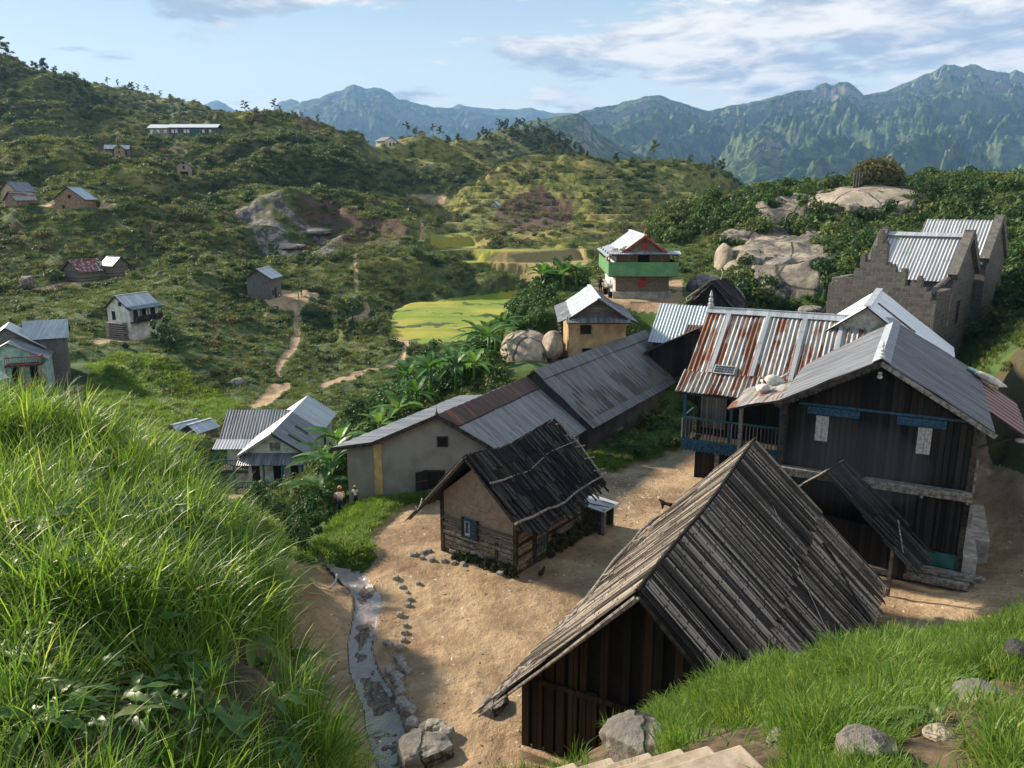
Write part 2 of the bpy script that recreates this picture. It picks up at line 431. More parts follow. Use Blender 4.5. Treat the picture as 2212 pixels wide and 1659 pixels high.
court = region('605 628;652 628;690 628;688 640;668 652;648 662;600 668;560 655;590 640', 140, 170) | \
    region('745 680;790 682;800 690;778 702;745 700', 120, 165) | \
    region('60 632;110 618;175 612;240 602;300 585;335 584;330 592;260 608;180 626;110 640', 140, 182) | \
    region('195 735;245 725;345 712;350 722;290 742;215 745', 105, 135) | \
    region('115 868;130 840;185 800;180 788;235 786;210 815;180 880;190 900;120 900', 80, 105) | \
    region('95 460;130 455;235 460;270 465;255 474;130 474', 180, 215) | region('0 452;100 448;135 458;100 465;0 462', 180,218) | \
    region('210 345;240 335;240 352;300 356;295 362;220 360', 270, 312) | region('385 385;420 388;450 396;400 398', 250, 300) | \
    region('345 301;460 300;480 303;470 308;350 309', 310, 360)
terrace_yard = region('1268 618;1290 604;1320 598;1475 600;1482 640;1470 652;1378 655;1330 648;1290 634', 60, 90) | \
    region('1190 735;1380 700;1500 715;1500 760;1360 800;1200 800', 50, 66) | region('470 1040;530 1000;560 1010;540 1070;480 1110', 50, 66)
brown = region('640 470;700 455;770 460;840 485;880 520;900 545;780 545;700 530;640 500', 195, 260) | \
    region('575 320;680 310;700 330;640 345;590 340', 350, 410) | region('1090 425;1200 400;1260 440;1240 500;1120 500;1080 470', 230, 330)*False | \
    pathm('320 500 5;330 530 8;322 550 5', 170,205) | region('1090 425;1170 402;1240 430;1225 495;1120 505;1065 470', 255, 350) | region('20 500;60 510;60 540;20 530',170,192)
slab = region('500 490;560 480;600 500;640 530;720 540;725 548;620 552;560 530', 195, 240) | region('560 472;600 470;745 525;720 530;640 500', 195, 250)
near_bank = region('2140 1005;2165 950;2300 1010;2600 1060;2600 600;2150 600;2140 900', 22, 45)
# heights
hillT = soft(region('960 535;950 470;1000 420;1040 385;1200 350;1420 365;1575 425;1560 520;1340 545;1100 548', 235, 365) | region('790 335;840 318;900 292;960 286;1020 325;1080 365;1060 395;940 415;860 420;820 400', 360, 425) | region('900 520;960 470;1010 480;1060 530;1000 545;930 548', 195, 290), 6)
warm = soft(hillT+region('800 560;1300 540;1300 610;1100 620;850 640;700 600;640 540', 160, 260)*.7, 6)
amp = np.clip((Y-60)/120, 0, 1)
flatm = soft(yard | rice | dryf | pitch | court | terrace_yard | ricefar, 4)
amp = amp*(1-flatm)*(1-.6*hillT)
crest = sum(np.exp(-(polyd(l, PX, PY))**2)*((Y > a) & (Y < b)) for l, a, b in (('-100 362 13;20 365 13;100 350 13;220 395 13;370 455 12;520 535 11;640 600 9', 170, 295), ('180 458 10;270 478 10;350 520 11;400 545 10;500 598 9', 160, 205), ('470 302 9;640 300 10;720 335 10;780 385 9;825 415 8', 300, 410), ('180 198 7;300 217 7;450 265 7;540 300 7', 480, 590), ('225 790 10;300 850 11;370 915 10', 75, 110), ('660 640 9;720 690 9;740 740 9', 120, 160), ('1000 420 9;1100 368 9;1200 350 8;1350 355 8;1500 388 8;1570 425 8', 300, 370), ('740 465 8;820 492 8;880 520 7', 205, 240)))
crest = np.clip(crest, 0, 1)
warm = np.clip(warm+crest*1.1, 0, 1)
Z += crest*np.clip(Y/110, .5, 3.2)*.8
rockm = soft(inpoly('1556 575;1552 525;1600 478;1650 448;1720 425;1800 414;1990 412;2000 440;1985 478;1850 486;1760 462;1742 480;1790 560;1800 640;1700 665;1650 640;1610 600', PX+wob*9, PY+wob2*7) & (Y > 60) & (Y < 132), 2)
facet = ridged((X+Y*.4)/13, (Y-X*.3)/15, 3, 131, .4)
rockm = rockm*np.clip((fbm(X/8, Y/8, 3, 141)+.20)*9, 0, 1)
Z += rockm*(.8+facet*1.1+ridged(X/3.5, Y/3.5, 2, 133)*.25)*np.clip((132-Y)/25, 0, 1)
valley = soft(region('860 445;990 425;1010 480;1060 528;1300 520;1320 625;1130 618;1050 570;900 562;880 520;900 480', 165, 400), 4)
warm = np.clip(warm+valley, 0, 1)
darkwood = region('1235 368;1400 372;1460 420;1350 468;1260 445', 290, 370) | region('1020 318;1110 290;1210 305;1230 340;1100 350', 480, 600) | region('480 320;700 330;800 400;800 430;640 430;520 400', 250, 345)
Z += amp*(fbm(X/38, Y/38, 4, 5)*8.5*np.clip((Y-40)/250, .2, 1)+ridged((X*.9-Y*.43)/45, (X*.43+Y*.9)/120, 3, 15)*8*np.clip((Y-130)/120, 0, 1)*np.clip((-X/Y-.05)*8, 0, 1)+ridged(X/16, Y/16, 3, 8)*.7)
Z += (1-flatm)*np.clip((Y-35)/60, 0, 1)*fbm(X/5, Y/5, 3, 21)*.55
Z += (fbm(X/2.2, Y/2.2, 4, 31)*.15+fbm(X/.35, Y/.35, 2, 33)*.035)*np.clip((60-Y)/30, 0, 1)
Z[soft(stream, 3) > .5] -= .1
Z += soft(grassp, 4)*.3
# terraces on the far slopes
terr = soft(region('930 440;1000 440;1010 480;1090 520;1100 545;930 545;900 520;905 480', 200, 400) | region('1215 545;1330 480;1345 440;1400 440;1400 520;1330 560', 200, 330) | region('820 420;1000 380;1080 395;1000 425;960 430', 380, 420) | region('1000 400;1130 370;1130 400;1010 425', 300, 370), 5)
terr = np.maximum(terr, valley); terr = np.maximum(terr, hillT*np.clip((fbm(X/55, Y/55, 3, 101)+.12)*6, 0, 1)); stepz = 2.6
zt = np.floor(Z/stepz)*stepz+stepz*np.clip((Z/stepz-np.floor(Z/stepz)-.78)/.22, 0, 1)
Z = Z*(1-terr)+zt*terr
# small bunds between the paddies
pz = soft(rice, 3)
pt = (Y+X*.25)/15+wob*.5; Z = Z*(1-pz)+pz*(-22.3+.22*np.floor((Y-120)/15.))
bund = (pt-np.floor(pt) < .10) & rice
for (x, y, z, r) in PADS:
    pass
hillrow = None
def gidx(x, y):
    return (np.asarray(x)/np.asarray(y)-U0)/(U1-U0)*(NU-1), (np.log(np.asarray(y))-V0)/(V1-V0)*(NV-1)
def gz(x, y):
    a, b = gidx(x, y); a = np.clip(a, 0, NU-1.001); b = np.clip(b, 0, NV-1.001)
    i = a.astype(int) if hasattr(a, 'astype') else int(a); j = b.astype(int) if hasattr(b, 'astype') else int(b)
    fa, fb = a-i, b-j
    return (Z[j, i]*(1-fa)+Z[j, i+1]*fa)*(1-fb)+(Z[j+1, i]*(1-fa)+Z[j+1, i+1]*fa)*fb
def flatten(x0, y0, z0, r):
    D = np.hypot(X-x0, Y-y0); q_ = 1.6 if y0 < 200 else 3.4; k = np.clip((r*q_-D)/(r*(q_-1)), 0, 1); k = k*k*(3-2*k)
    Z[:] = Z*(1-k)+z0*k
# ============================================================ building materials
def metal(name, a, b, rust=0.0, streak=5.0, rough=.55, metalf=.35, stripe=None, dirt=.5, axis='y', redpaint=None):
    t = NT(name)
    sc = (.35, streak, .35) if axis == 'y' else (streak, .35, .35)
    v = t.mapp(sc); n = t.noise(1.0, 8, .68, v, .2); nb = t.noise(.7, 5, .6)
    c = t.mix(t.step(n, .32, .68), a, b)
    sx = t.n('ShaderNodeSeparateXYZ'); t.l(t.co(), sx.inputs[0]); q = sx.outputs[1 if axis == 'y' else 0]
    wn = t.n('ShaderNodeTexWhiteNoise', noise_dimensions='1D'); t.l(t.math('FLOOR', t.math('MULTIPLY', q, 1/.75)), wn.inputs['W'])
    c = t.mix(t.math('MULTIPLY', wn.outputs[0], .22), c, tuple(k*.45 for k in a))          # each sheet its own age
    seam = t.math('FRACT', t.math('MULTIPLY', q, 1/.75)); sm = t.math('LESS_THAN', seam, .035)
    c = t.mix(t.math('MULTIPLY', sm, .6), c, tuple(k*.3 for k in a))
    sp = t.noise(2.2, 6, .75)
    c = t.mix(t.math('MULTIPLY', t.step(sp, .55, .72), dirt), c, tuple(k*.22 for k in a))
    if redpaint: c = t.mix(t.step(t.noise(1.6, 6, .7), .40, .48), c, redpaint)
    if rust > 0:
        r = t.noise(1, 7, .7, t.mapp((.16, 2.4, .16) if axis == 'y' else (2.4, .16, .16)), .3)
        rm = t.step(t.math('ADD', t.math('MULTIPLY', r, .75), t.math('MULTIPLY', nb, .3)), .60-.2*rust, .66-.2*rust)
        rc = t.mix(t.step(n, .35, .7), (.085, .025, .014), (.25, .095, .040))
        c = t.mix(rm, c, rc)
    if stripe:
        st = t.math('GREATER_THAN', t.math('FRACT', t.math('MULTIPLY', q, stripe[0])), stripe[1]); c = t.mix(st, c, stripe[2])
    t.bump(t.math('ADD', n, sp), .008, .6)
    M[name] = t.done(c, rough, metalf, .4)
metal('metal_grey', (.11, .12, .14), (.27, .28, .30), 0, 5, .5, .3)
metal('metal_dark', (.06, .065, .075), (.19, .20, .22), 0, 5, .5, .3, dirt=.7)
metal('metal_light', (.34, .38, .42), (.55, .58, .62), 0, 4, .42, .25, dirt=.35)
metal('metal_white', (.60, .64, .68), (.80, .81, .82), 0, 3, .45, .1, dirt=.12)
metal('metal_rust', (.24, .25, .26), (.50, .49, .47), .55, 4, .6, .15, dirt=.6, axis='x')
metal('metal_rusty', (.20, .20, .20), (.42, .40, .38), .45, 4, .6, .15, dirt=.5, axis='x')
metal('metal_blue', (.30, .38, .43), (.48, .55, .60), 0, 6, .5, .2, axis='x')
metal('metal_greyx', (.11, .12, .14), (.27, .28, .30), 0, 5, .5, .3, axis='x')
metal('metal_lightx', (.30, .33, .36), (.50, .52, .55), 0, 4, .42, .2, axis='x')
metal('metal_brown', (.055, .03, .026), (.11, .06, .05), .15, 5, .7, 0)
metal('metal_red', (.40, .40, .40), (.55, .55, .55), 0, 4, .6, .1, redpaint=(.16, .035, .028))
metal('metal_stripe', (.13, .035, .035), (.18, .05, .045), 0, 4, .6, .1, stripe=(1.25, .86, (.5, .48, .46)), axis='y')
planks('wood_dark', (.005, .005, .005), (.034, .029, .025), .22, 'xy')
planks('wood_hut', (.008, .006, .004), (.06, .038, .023), .26, 'xy')
planks('wood_grey', (.05, .045, .04), (.20, .18, .155), .18, 'z')
planks('wood_rail', (.07, .06, .05), (.32, .28, .24), .16, 'xy')
simple('beam_dark', (.02, .016, .013), (.07, .055, .045), 6)
simple('beam_grey', (.10, .09, .078), (.30, .27, .235), 7, bump=.02)
simple('stick', (.12, .10, .085), (.34, .30, .26), 9, bump=.01)
simple('plaster_white', (.42, .43, .40), (.72, .72, .68), 1.2, det=8)
simple('plaster_teal', (.16, .34, .32), (.46, .56, .52), 1.4, det=8)
simple('plaster_grey', (.20, .19, .17), (.275, .262, .24), .9, det=9, bump=.02)
simple('plaster_dark', (.055, .055, .055), (.10, .10, .098), .8, det=9, bump=.02)
simple('plaster_ochre', (.26, .18, .10), (.46, .33, .18), 1.1, det=9, bump=.02)
simple('ochre_band', (.40, .27, .11), (.55, .38, .17), 3, bump=.01)
simple('mud', (.28, .21, .15), (.46, .36, .27), 2.4, bump=.05, det=9)
simple('mud_dark', (.15, .10, .07), (.30, .22, .15), 2.4, bump=.05, det=9)
simple('concrete', (.22, .21, .185), (.40, .38, .34), 2.5, bump=.02, det=8)
simple('green_paint', (.075, .20, .085), (.12, .27, .125), 1.5, rough=.55)
simple('teal_paint', (.012, .085, .08), (.03, .13, .12), 2, rough=.6)
simple('blue_paint', (.008, .04, .075), (.035, .10, .16), 9, rough=.7, det=8)
simple('red_paint', (.22, .02, .02), (.33, .045, .035), 4, rough=.6)
simple('pale_paint', (.24, .24, .235), (.50, .49, .46), 9, rough=.7, det=8)
simple('dark_hole', (.004, .004, .004), (.012, .010, .009), 4)  # near-black; also paints the shade inside openings as flat panels
simple('cloth_sack', (.42, .40, .35), (.66, .63, .57), 5, bump=.02)
simple('glass_dark', (.02, .03, .04), (.05, .06, .075), 3, rough=.2)
simple('moss', (.022, .03, .010), (.07, .075, .022), 3, bump=.06, det=9)
simple('rope', (.30, .27, .22), (.45, .42, .35), 12)
def stone_mat(name, a, b, mortar, sx=2.2, sy=4.5):
    t = NT(name); sp = t.n('ShaderNodeSeparateXYZ'); t.l(t.co(), sp.inputs[0])
    cb = t.n('ShaderNodeCombineXYZ'); t.l(t.math('ADD', sp.outputs[0], sp.outputs[1]), cb.inputs[0]); t.l(sp.outputs[2], cb.inputs[1])
    nz = t.noise(1.4, 3, .5, col=True); vm = t.n('ShaderNodeVectorMath', operation='ADD'); t.l(cb.outputs[0], vm.inputs[0])
    vs = t.n('ShaderNodeVectorMath', operation='SCALE'); t.l(nz, vs.inputs[0]); vs.inputs['Scale'].default_value = .10; t.l(vs.outputs[0], vm.inputs[1])
    br = t.n('ShaderNodeTexBrick'); t.l(vm.outputs[0], br.inputs['Vector']); br.inputs['Scale'].default_value = 1
    br.inputs['Brick Width'].default_value = 1/sx; br.inputs['Row Height'].default_value = 1/sy; br.inputs['Mortar Size'].default_value = .018; br.inputs['Mortar Smooth'].default_value = .4
    br.inputs['Color1'].default_value = (*a, 1); br.inputs['Color2'].default_value = (*b, 1); br.inputs['Mortar'].default_value = (*mortar, 1)
    n = t.noise(5, 8, .7); n2 = t.noise(.8, 5, .6)
    c = t.mix(t.step(n, .35, .7), br.outputs['Color'], (.05, .045, .04)); c = t.mix(t.math('MULTIPLY', t.step(n, .5, .68), .55), c, (.38, .35, .31))
    c = t.mix(t.math('MULTIPLY', t.step(n2, .5, .7), .5), c, (.09, .08, .07))
    t.bump(t.math('SUBTRACT', t.math('MULTIPLY', n, .5), br.outputs['Fac']), .035)
    M[name] = t.done(c, .93, 0, .2)
stone_mat('stone', (.085, .083, .08), (.17, .165, .155), (.27, .26, .24), 1.7, 3.2)
stone_mat('block', (.15, .155, .16), (.21, .215, .22), (.30, .30, .30), 2.4, 4.5)
stone_mat('brick', (.26, .21, .16), (.33, .27, .21), (.20, .17, .13), 4, 9)
stone_mat('rubble', (.07, .065, .045), (.12, .105, .08), (.02, .018, .012), 3, 4)
def mudlog():
    t = NT('mud_wall'); sp = t.n('ShaderNodeSeparateXYZ'); t.l(t.co(), sp.inputs[0])
    n = t.noise(7, 8, .72); n2 = t.noise(1.3, 5, .6); nn = t.noise(18, 4, .7)
    z = t.math('ADD', sp.outputs[2], t.math('MULTIPLY', t.math('SUBTRACT', n2, .5), .10))
    fr = t.math('FRACT', t.math('MULTIPLY', z, 1/.21))
    row = t.math('GREATER_THAN', fr, .82)
    mud = t.mix(t.step(n, .35, .65), (.27, .20, .14), (.56, .45, .34))
    cr = t.step(t.vor(9, t.mapp((1, 1, 1.6)), 'DISTANCE_TO_EDGE'), .02, .09)
    mud = t.mix(cr, (.11, .08, .055), mud)
    c = t.mix(t.math('MULTIPLY', row, .7), mud, (.07, .055, .045))
    pl = t.mix(t.step(t.noise(3, 8, .7), .3, .7), (.27, .20, .145), (.40, .31, .235))
    ck = t.step(t.vor(1.6, t.mapp((1, 1, 1)), 'DISTANCE_TO_EDGE'), .004, .018)
    pl = t.mix(t.math('ADD', ck, .35, clamp=True), (.12, .08, .055), pl)
    up = t.step(z, 1.62, 1.70)
    c = t.mix(up, c, pl)
    ms = t.step(t.math('ADD', sp.outputs[2], t.math('MULTIPLY', t.math('SUBTRACT', t.noise(1.6, 6, .7), .5), 2.2)), .55, .15)
    c = t.mix(t.math('MULTIPLY', ms, .9), c, t.mix(nn, (.02, .024, .010), (.075, .065, .022)))
    h = t.math('ADD', t.math('MULTIPLY', n, .6), t.math('MULTIPLY', cr, .4))
    t.bump(t.math('MULTIPLY', h, t.math('SUBTRACT', 1.3, up)), .06)
    M['mud_wall'] = t.done(c, .95, 0, .1)
mudlog()
def batten_mat(name, dark, mid, light):
    t = NT(name); r = t.isl(); n = t.noise(1, 7, .7, t.mapp((3, 40, 3)), .3); n2 = t.noise(.9, 5)
    f = t.math('ADD', t.math('MULTIPLY', t.math('POWER', r, 1.5), .85), t.math('MULTIPLY', n, .35)); f = t.math('ADD', f, t.math('MULTIPLY', t.math('SUBTRACT', n2, .5), .6))
    c = t.ramp(f, [(.12, dark), (.55, mid), (.95, light)])
    sx = t.n('ShaderNodeSeparateXYZ'); t.l(t.co(), sx.inputs[0])
    q = t.math('FRACT', t.math('ADD', t.math('MULTIPLY', sx.outputs[0], 2.1), t.math('MULTIPLY', r, 9)))
    c = t.mix(t.math('MULTIPLY', t.math('LESS_THAN', q, .07), .8), c, dark)
    t.bump(n, .01)
    M[name] = t.done(c, .85, 0, .25)
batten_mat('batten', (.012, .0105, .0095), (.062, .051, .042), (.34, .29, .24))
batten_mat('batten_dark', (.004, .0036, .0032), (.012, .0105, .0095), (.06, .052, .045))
def rock_mat(name, a, b, c3, sc=.8, streak=True):
    t = NT(name); n = t.noise(sc, 9, .65); n2 = t.noise(sc*6, 7, .7); n3 = t.noise(sc*.4, 4)
    c = t.mix(t.step(n, .38, .62), a, b); c = t.mix(t.math('MULTIPLY', t.step(n2, .5, .68), .6), c, c3)
    if streak:
        g = t.n('ShaderNodeNewGeometry'); sx = t.n('ShaderNodeSeparateXYZ'); t.l(g.outputs['Normal'], sx.inputs[0])
        st = t.noise(1, 6, .7, t.mapp((sc*2, sc*2, sc*.2)))
        c = t.mix(t.math('MULTIPLY', t.step(st, .5, .65), t.step(sx.outputs[2], .75, .35)), c, (.05, .048, .045))
    if streak:
        wv = t.n('ShaderNodeVectorMath', operation='ADD'); t.l(t.co(), wv.inputs[0]); t.l(t.noise(sc*1.2, 4, .6, col=True), wv.inputs[1])
        ck = t.step(t.vor(sc*(.3 if name == 'rock_pale' else .5), wv.outputs[0], 'DISTANCE_TO_EDGE'), .004, .022)
        c = t.mix(t.math('MULTIPLY', t.math('SUBTRACT', 1, ck), .85), c, (.03, .03, .026))
        c = t.mix(t.math('MULTIPLY', t.step(t.noise(sc*1.7, 7, .7), .56, .66), .5), c, (.09, .09, .05))
        n2 = t.math('ADD', n2, t.math('MULTIPLY', ck, .6))
    t.bump(t.math('ADD', n2, n), .12/max(sc, .3)*.6, .9)
    M[name] = t.done(c, .9, 0, .25)
rock_mat('rock_pale', (.26, .22, .175), (.42, .35, .275), (.16, .14, .115), .45)
rock_mat('rock_grey', (.15, .14, .125), (.29, .265, .235), (.07, .065, .06), .7)
rock_mat('rock_dark', (.035, .033, .034), (.085, .08, .08), (.15, .14, .13), .6)
rock_mat('stone_small', (.17, .155, .135), (.36, .33, .29), (.08, .07, .06), 3, False)

# ============================================================ house builders
def corr(mb, o, E, S, mat, pitch=.15, amp=.022, nrow=6, sag=0.0, under='beam_dark', seed=0, wav=.0):
    """corrugated sheets: o corner at the ridge, E along the ridge, S down the slope"""
    o = Vector(o); E = Vector(E); S = Vector(S); Le = E.length; N = E.cross(S).normalized()
    if N.z < 0: N = -N
    nc = max(2, int(Le/pitch*4)) if pitch else max(2, int(Le/.8)); vs = []
    for j in range(nrow+1):
        for i in range(nc+1):
            a, b = i/nc, j/nrow
            h = amp*sin(2*pi*i/4) if pitch else 0
            h += wav*mnoise.noise(Vector((a*Le*.7+seed, b*3, seed)))
            vs.append(o+E*a+S*b+N*h-Vector((0, 0, sag*4*a*(1-a))))
    m = nc+1
    fs = [(j*m+i, j*m+i+1, (j+1)*m+i+1, (j+1)*m+i) for j in range(nrow) for i in range(nc)]
    mb.add(vs, fs, mat)
    if under:
        t = .035; q = [o-N*(.03+amp), o+E-N*(.03+amp), o+E+S*.995-N*(.03+amp), o+S*.995-N*(.03+amp)]
        q = [p for p in q]; q2 = [p-N*t for p in q]
        if sag == 0: mb.add(q+q2, [(0, 1, 2, 3), (7, 6, 5, 4), (0, 4, 5, 1), (1, 5, 6, 2), (2, 6, 7, 3), (3, 7, 4, 0)], M[under])
def battens(mb, o, E, S, mat, w=.11, nl=3, seed=0, ragged=.35, sagf=None, lift=.03):
    """strips of split wood lying down the slope in overlapping courses"""
    rr = random.Random(seed); o = Vector(o); E = Vector(E); S = Vector(S)
    Le, Ls = E.length, S.length; e = E/Le; s = S/Ls; N = e.cross(s).normalized()
    if N.z < 0: N = -N
    for c in range(nl):
        n = int(Le/w)
        for i in range(n):
            a = (i+.5+rr.uniform(-.3, .3))*w
            s0 = Ls*max(0, c/nl-rr.uniform(.02, .12)); s1 = Ls*(c+1)/nl+rr.uniform(-.02, .25)*(1 if c < nl-1 else ragged/.25)
            ww = w*rr.uniform(.75, 1.35); tw = rr.uniform(-.03, .03)
            h0 = .02+lift*(nl-c)/nl+rr.uniform(0, .035)+(.035 if c < nl-1 else 0)
            h1 = h0+rr.uniform(-.01, .03); th = rr.uniform(.012, .03)
            pp = []
            for sv, hh, dd in ((s0, h0-.03, 0), (s1, h1, tw)):
                for k, up in ((-.5, 0), (-.3, th), (.3, th), (.5, 0)):
                    p = o+e*(a+dd*Ls*.3+k*ww)+s*sv+N*(hh+up)
                    if sagf: p = p+Vector((0, 0, sagf(a/Le, sv/Ls)))
                    pp.append(p)
            mb.add(pp, [(0, 1, 5, 4), (1, 2, 6, 5), (2, 3, 7, 6), (4, 5, 6, 7), (3, 2, 1, 0)], mat)
def local(yaw): return -radians(yaw)
def w2(o, yaw, x, y):
    a = radians(yaw); return (o[0]+x*cos(a)+y*sin(a), o[1]-x*sin(a)+y*cos(a))
def opening(root, name, face, x, z, w, h, mat, fmat, wd=0, yy=0, pane=True, t=.05, fr=.07):
    """window, shutter or door on a wall. face: 'f' front gable (y=0), 'r' right side, 'l' left side, 'b' back"""
    mb = MB(); half = wd/2
    def bx(u0, u1, z0, z1, d0, d1, m):
        if face == 'f': mb.bb(u0, u1, yy-d1, yy-d0, z0, z1, m)
        elif face == 'r': mb.bb(half+d0, half+d1, u0, u1, z0, z1, m)
        elif face == 'l': mb.bb(-half-d1, -half-d0, u0, u1, z0, z1, m)
    z0, z1 = z-h/2, z+h/2; u0, u1 = x-w/2, x+w/2
    bx(u0-fr, u0, z0-fr, z1+fr, -.02, t, M[fmat]); bx(u1, u1+fr, z0-fr, z1+fr, -.02, t, M[fmat])
    bx(u0, u1, z1, z1+fr, -.02, t, M[fmat]); bx(u0, u1, z0-fr, z0, -.02, t, M[fmat])
    o = mb.build(name, root)
    if pane:
        mb = MB(); bx(u0, u1, z0, z1, -.03, .012, M[mat]); mb.build('shutter' if name == 'window' else 'door_leaf', o)
    return o
def gable_house(name, label, corner, d, side, yaw, w, L, hw, rise, wall='plaster_white', roof='metal_grey', base_z=None, ov=.45, ovf=.35, cat='house', found=3.0,
                group=None, pitch=None, trim='beam_dark', wins=(), corr_amp=.02, padr=None, finial=False, ridge_m=None, dims=None):
    """corner: picture point of a base corner; side -1 left, +1 right corner of the front gable"""
    p = PD(corner[0], corner[1], d); z = (p.z+(.9 if d > 180 and cat == 'house' else 0)) if base_z is None else base_z
    a = radians(yaw); cx, cy = p.x-side*w/2*cos(a), p.y+side*w/2*sin(a)
    root = thing(name, label, cat, (cx, cy, z), -a, group)
    if padr is None: padr = .5*hypot(w, L)*.95
    c = w2((cx, cy), yaw, 0, L/2); PADS.append((c[0], c[1], z+.02, padr))
    mb = MB(); mb.prism([(-w/2, -found), (w/2, -found), (w/2, hw), (0, hw+rise-.05), (-w/2, hw)], 0, L, M[wall]); mb.build('wall', root)
    mb = MB(); sl = rise/(w/2); xe = w/2+ov; ze = hw+rise-xe*sl
    for sgn in (-1, 1):
        corr(mb, (0, -ovf, hw+rise+.04), (0, L+2*ovf, 0), (sgn*xe, 0, -xe*sl), M[roof], pitch, corr_amp, 4, seed=sgn+3)
    mb.beam((0, -ovf-.02, hw+rise+.06), (0, L+ovf+.02, hw+rise+.06), .34, .05, M[ridge_m or roof])
    rf = mb.build('roof', root)
    mb = MB()
    for sgn in (-1, 1):
        mb.beam((0, -ovf-.03, hw+rise-.06), (sgn*(xe+.02), -ovf-.03, ze-.06), .05, .16, M[trim])
    mb.build('bargeboard', root)
    if finial:
        mb = MB(); mb.lathe([(.06, 0), (.07, .12), (.03, .2), (.06, .3), (.01, .55)], M[trim], (0, -ovf, hw+rise+.05), 6); mb.build('finial', root)
    for q in wins:
        face, nm, x, zz, ww, hh, mt, fm = q
        opening(root, nm, face, x, zz, ww, hh, mt, fm, w)
    root['wd'] = w
    del root['wd']
    return root
def railing(mb, a, b, h, mat, mat2, step=.16, bw=.09):
    a = Vector(a); b = Vector(b); L = (b-a).length; n = max(2, int(L/step)); up = Vector((0, 0, h))
    mb.beam(a+up, b+up, .09, .09, M[mat2]); mb.beam(a, b, .09, .12, M[mat2])
    for i in range(n+1):
        p = a+(b-a)*(i/n); mb.beam(p+Vector((0, 0, .06)), p+Vector((0, 0, h-.045)), bw, .03, M[mat], up=(b-a))
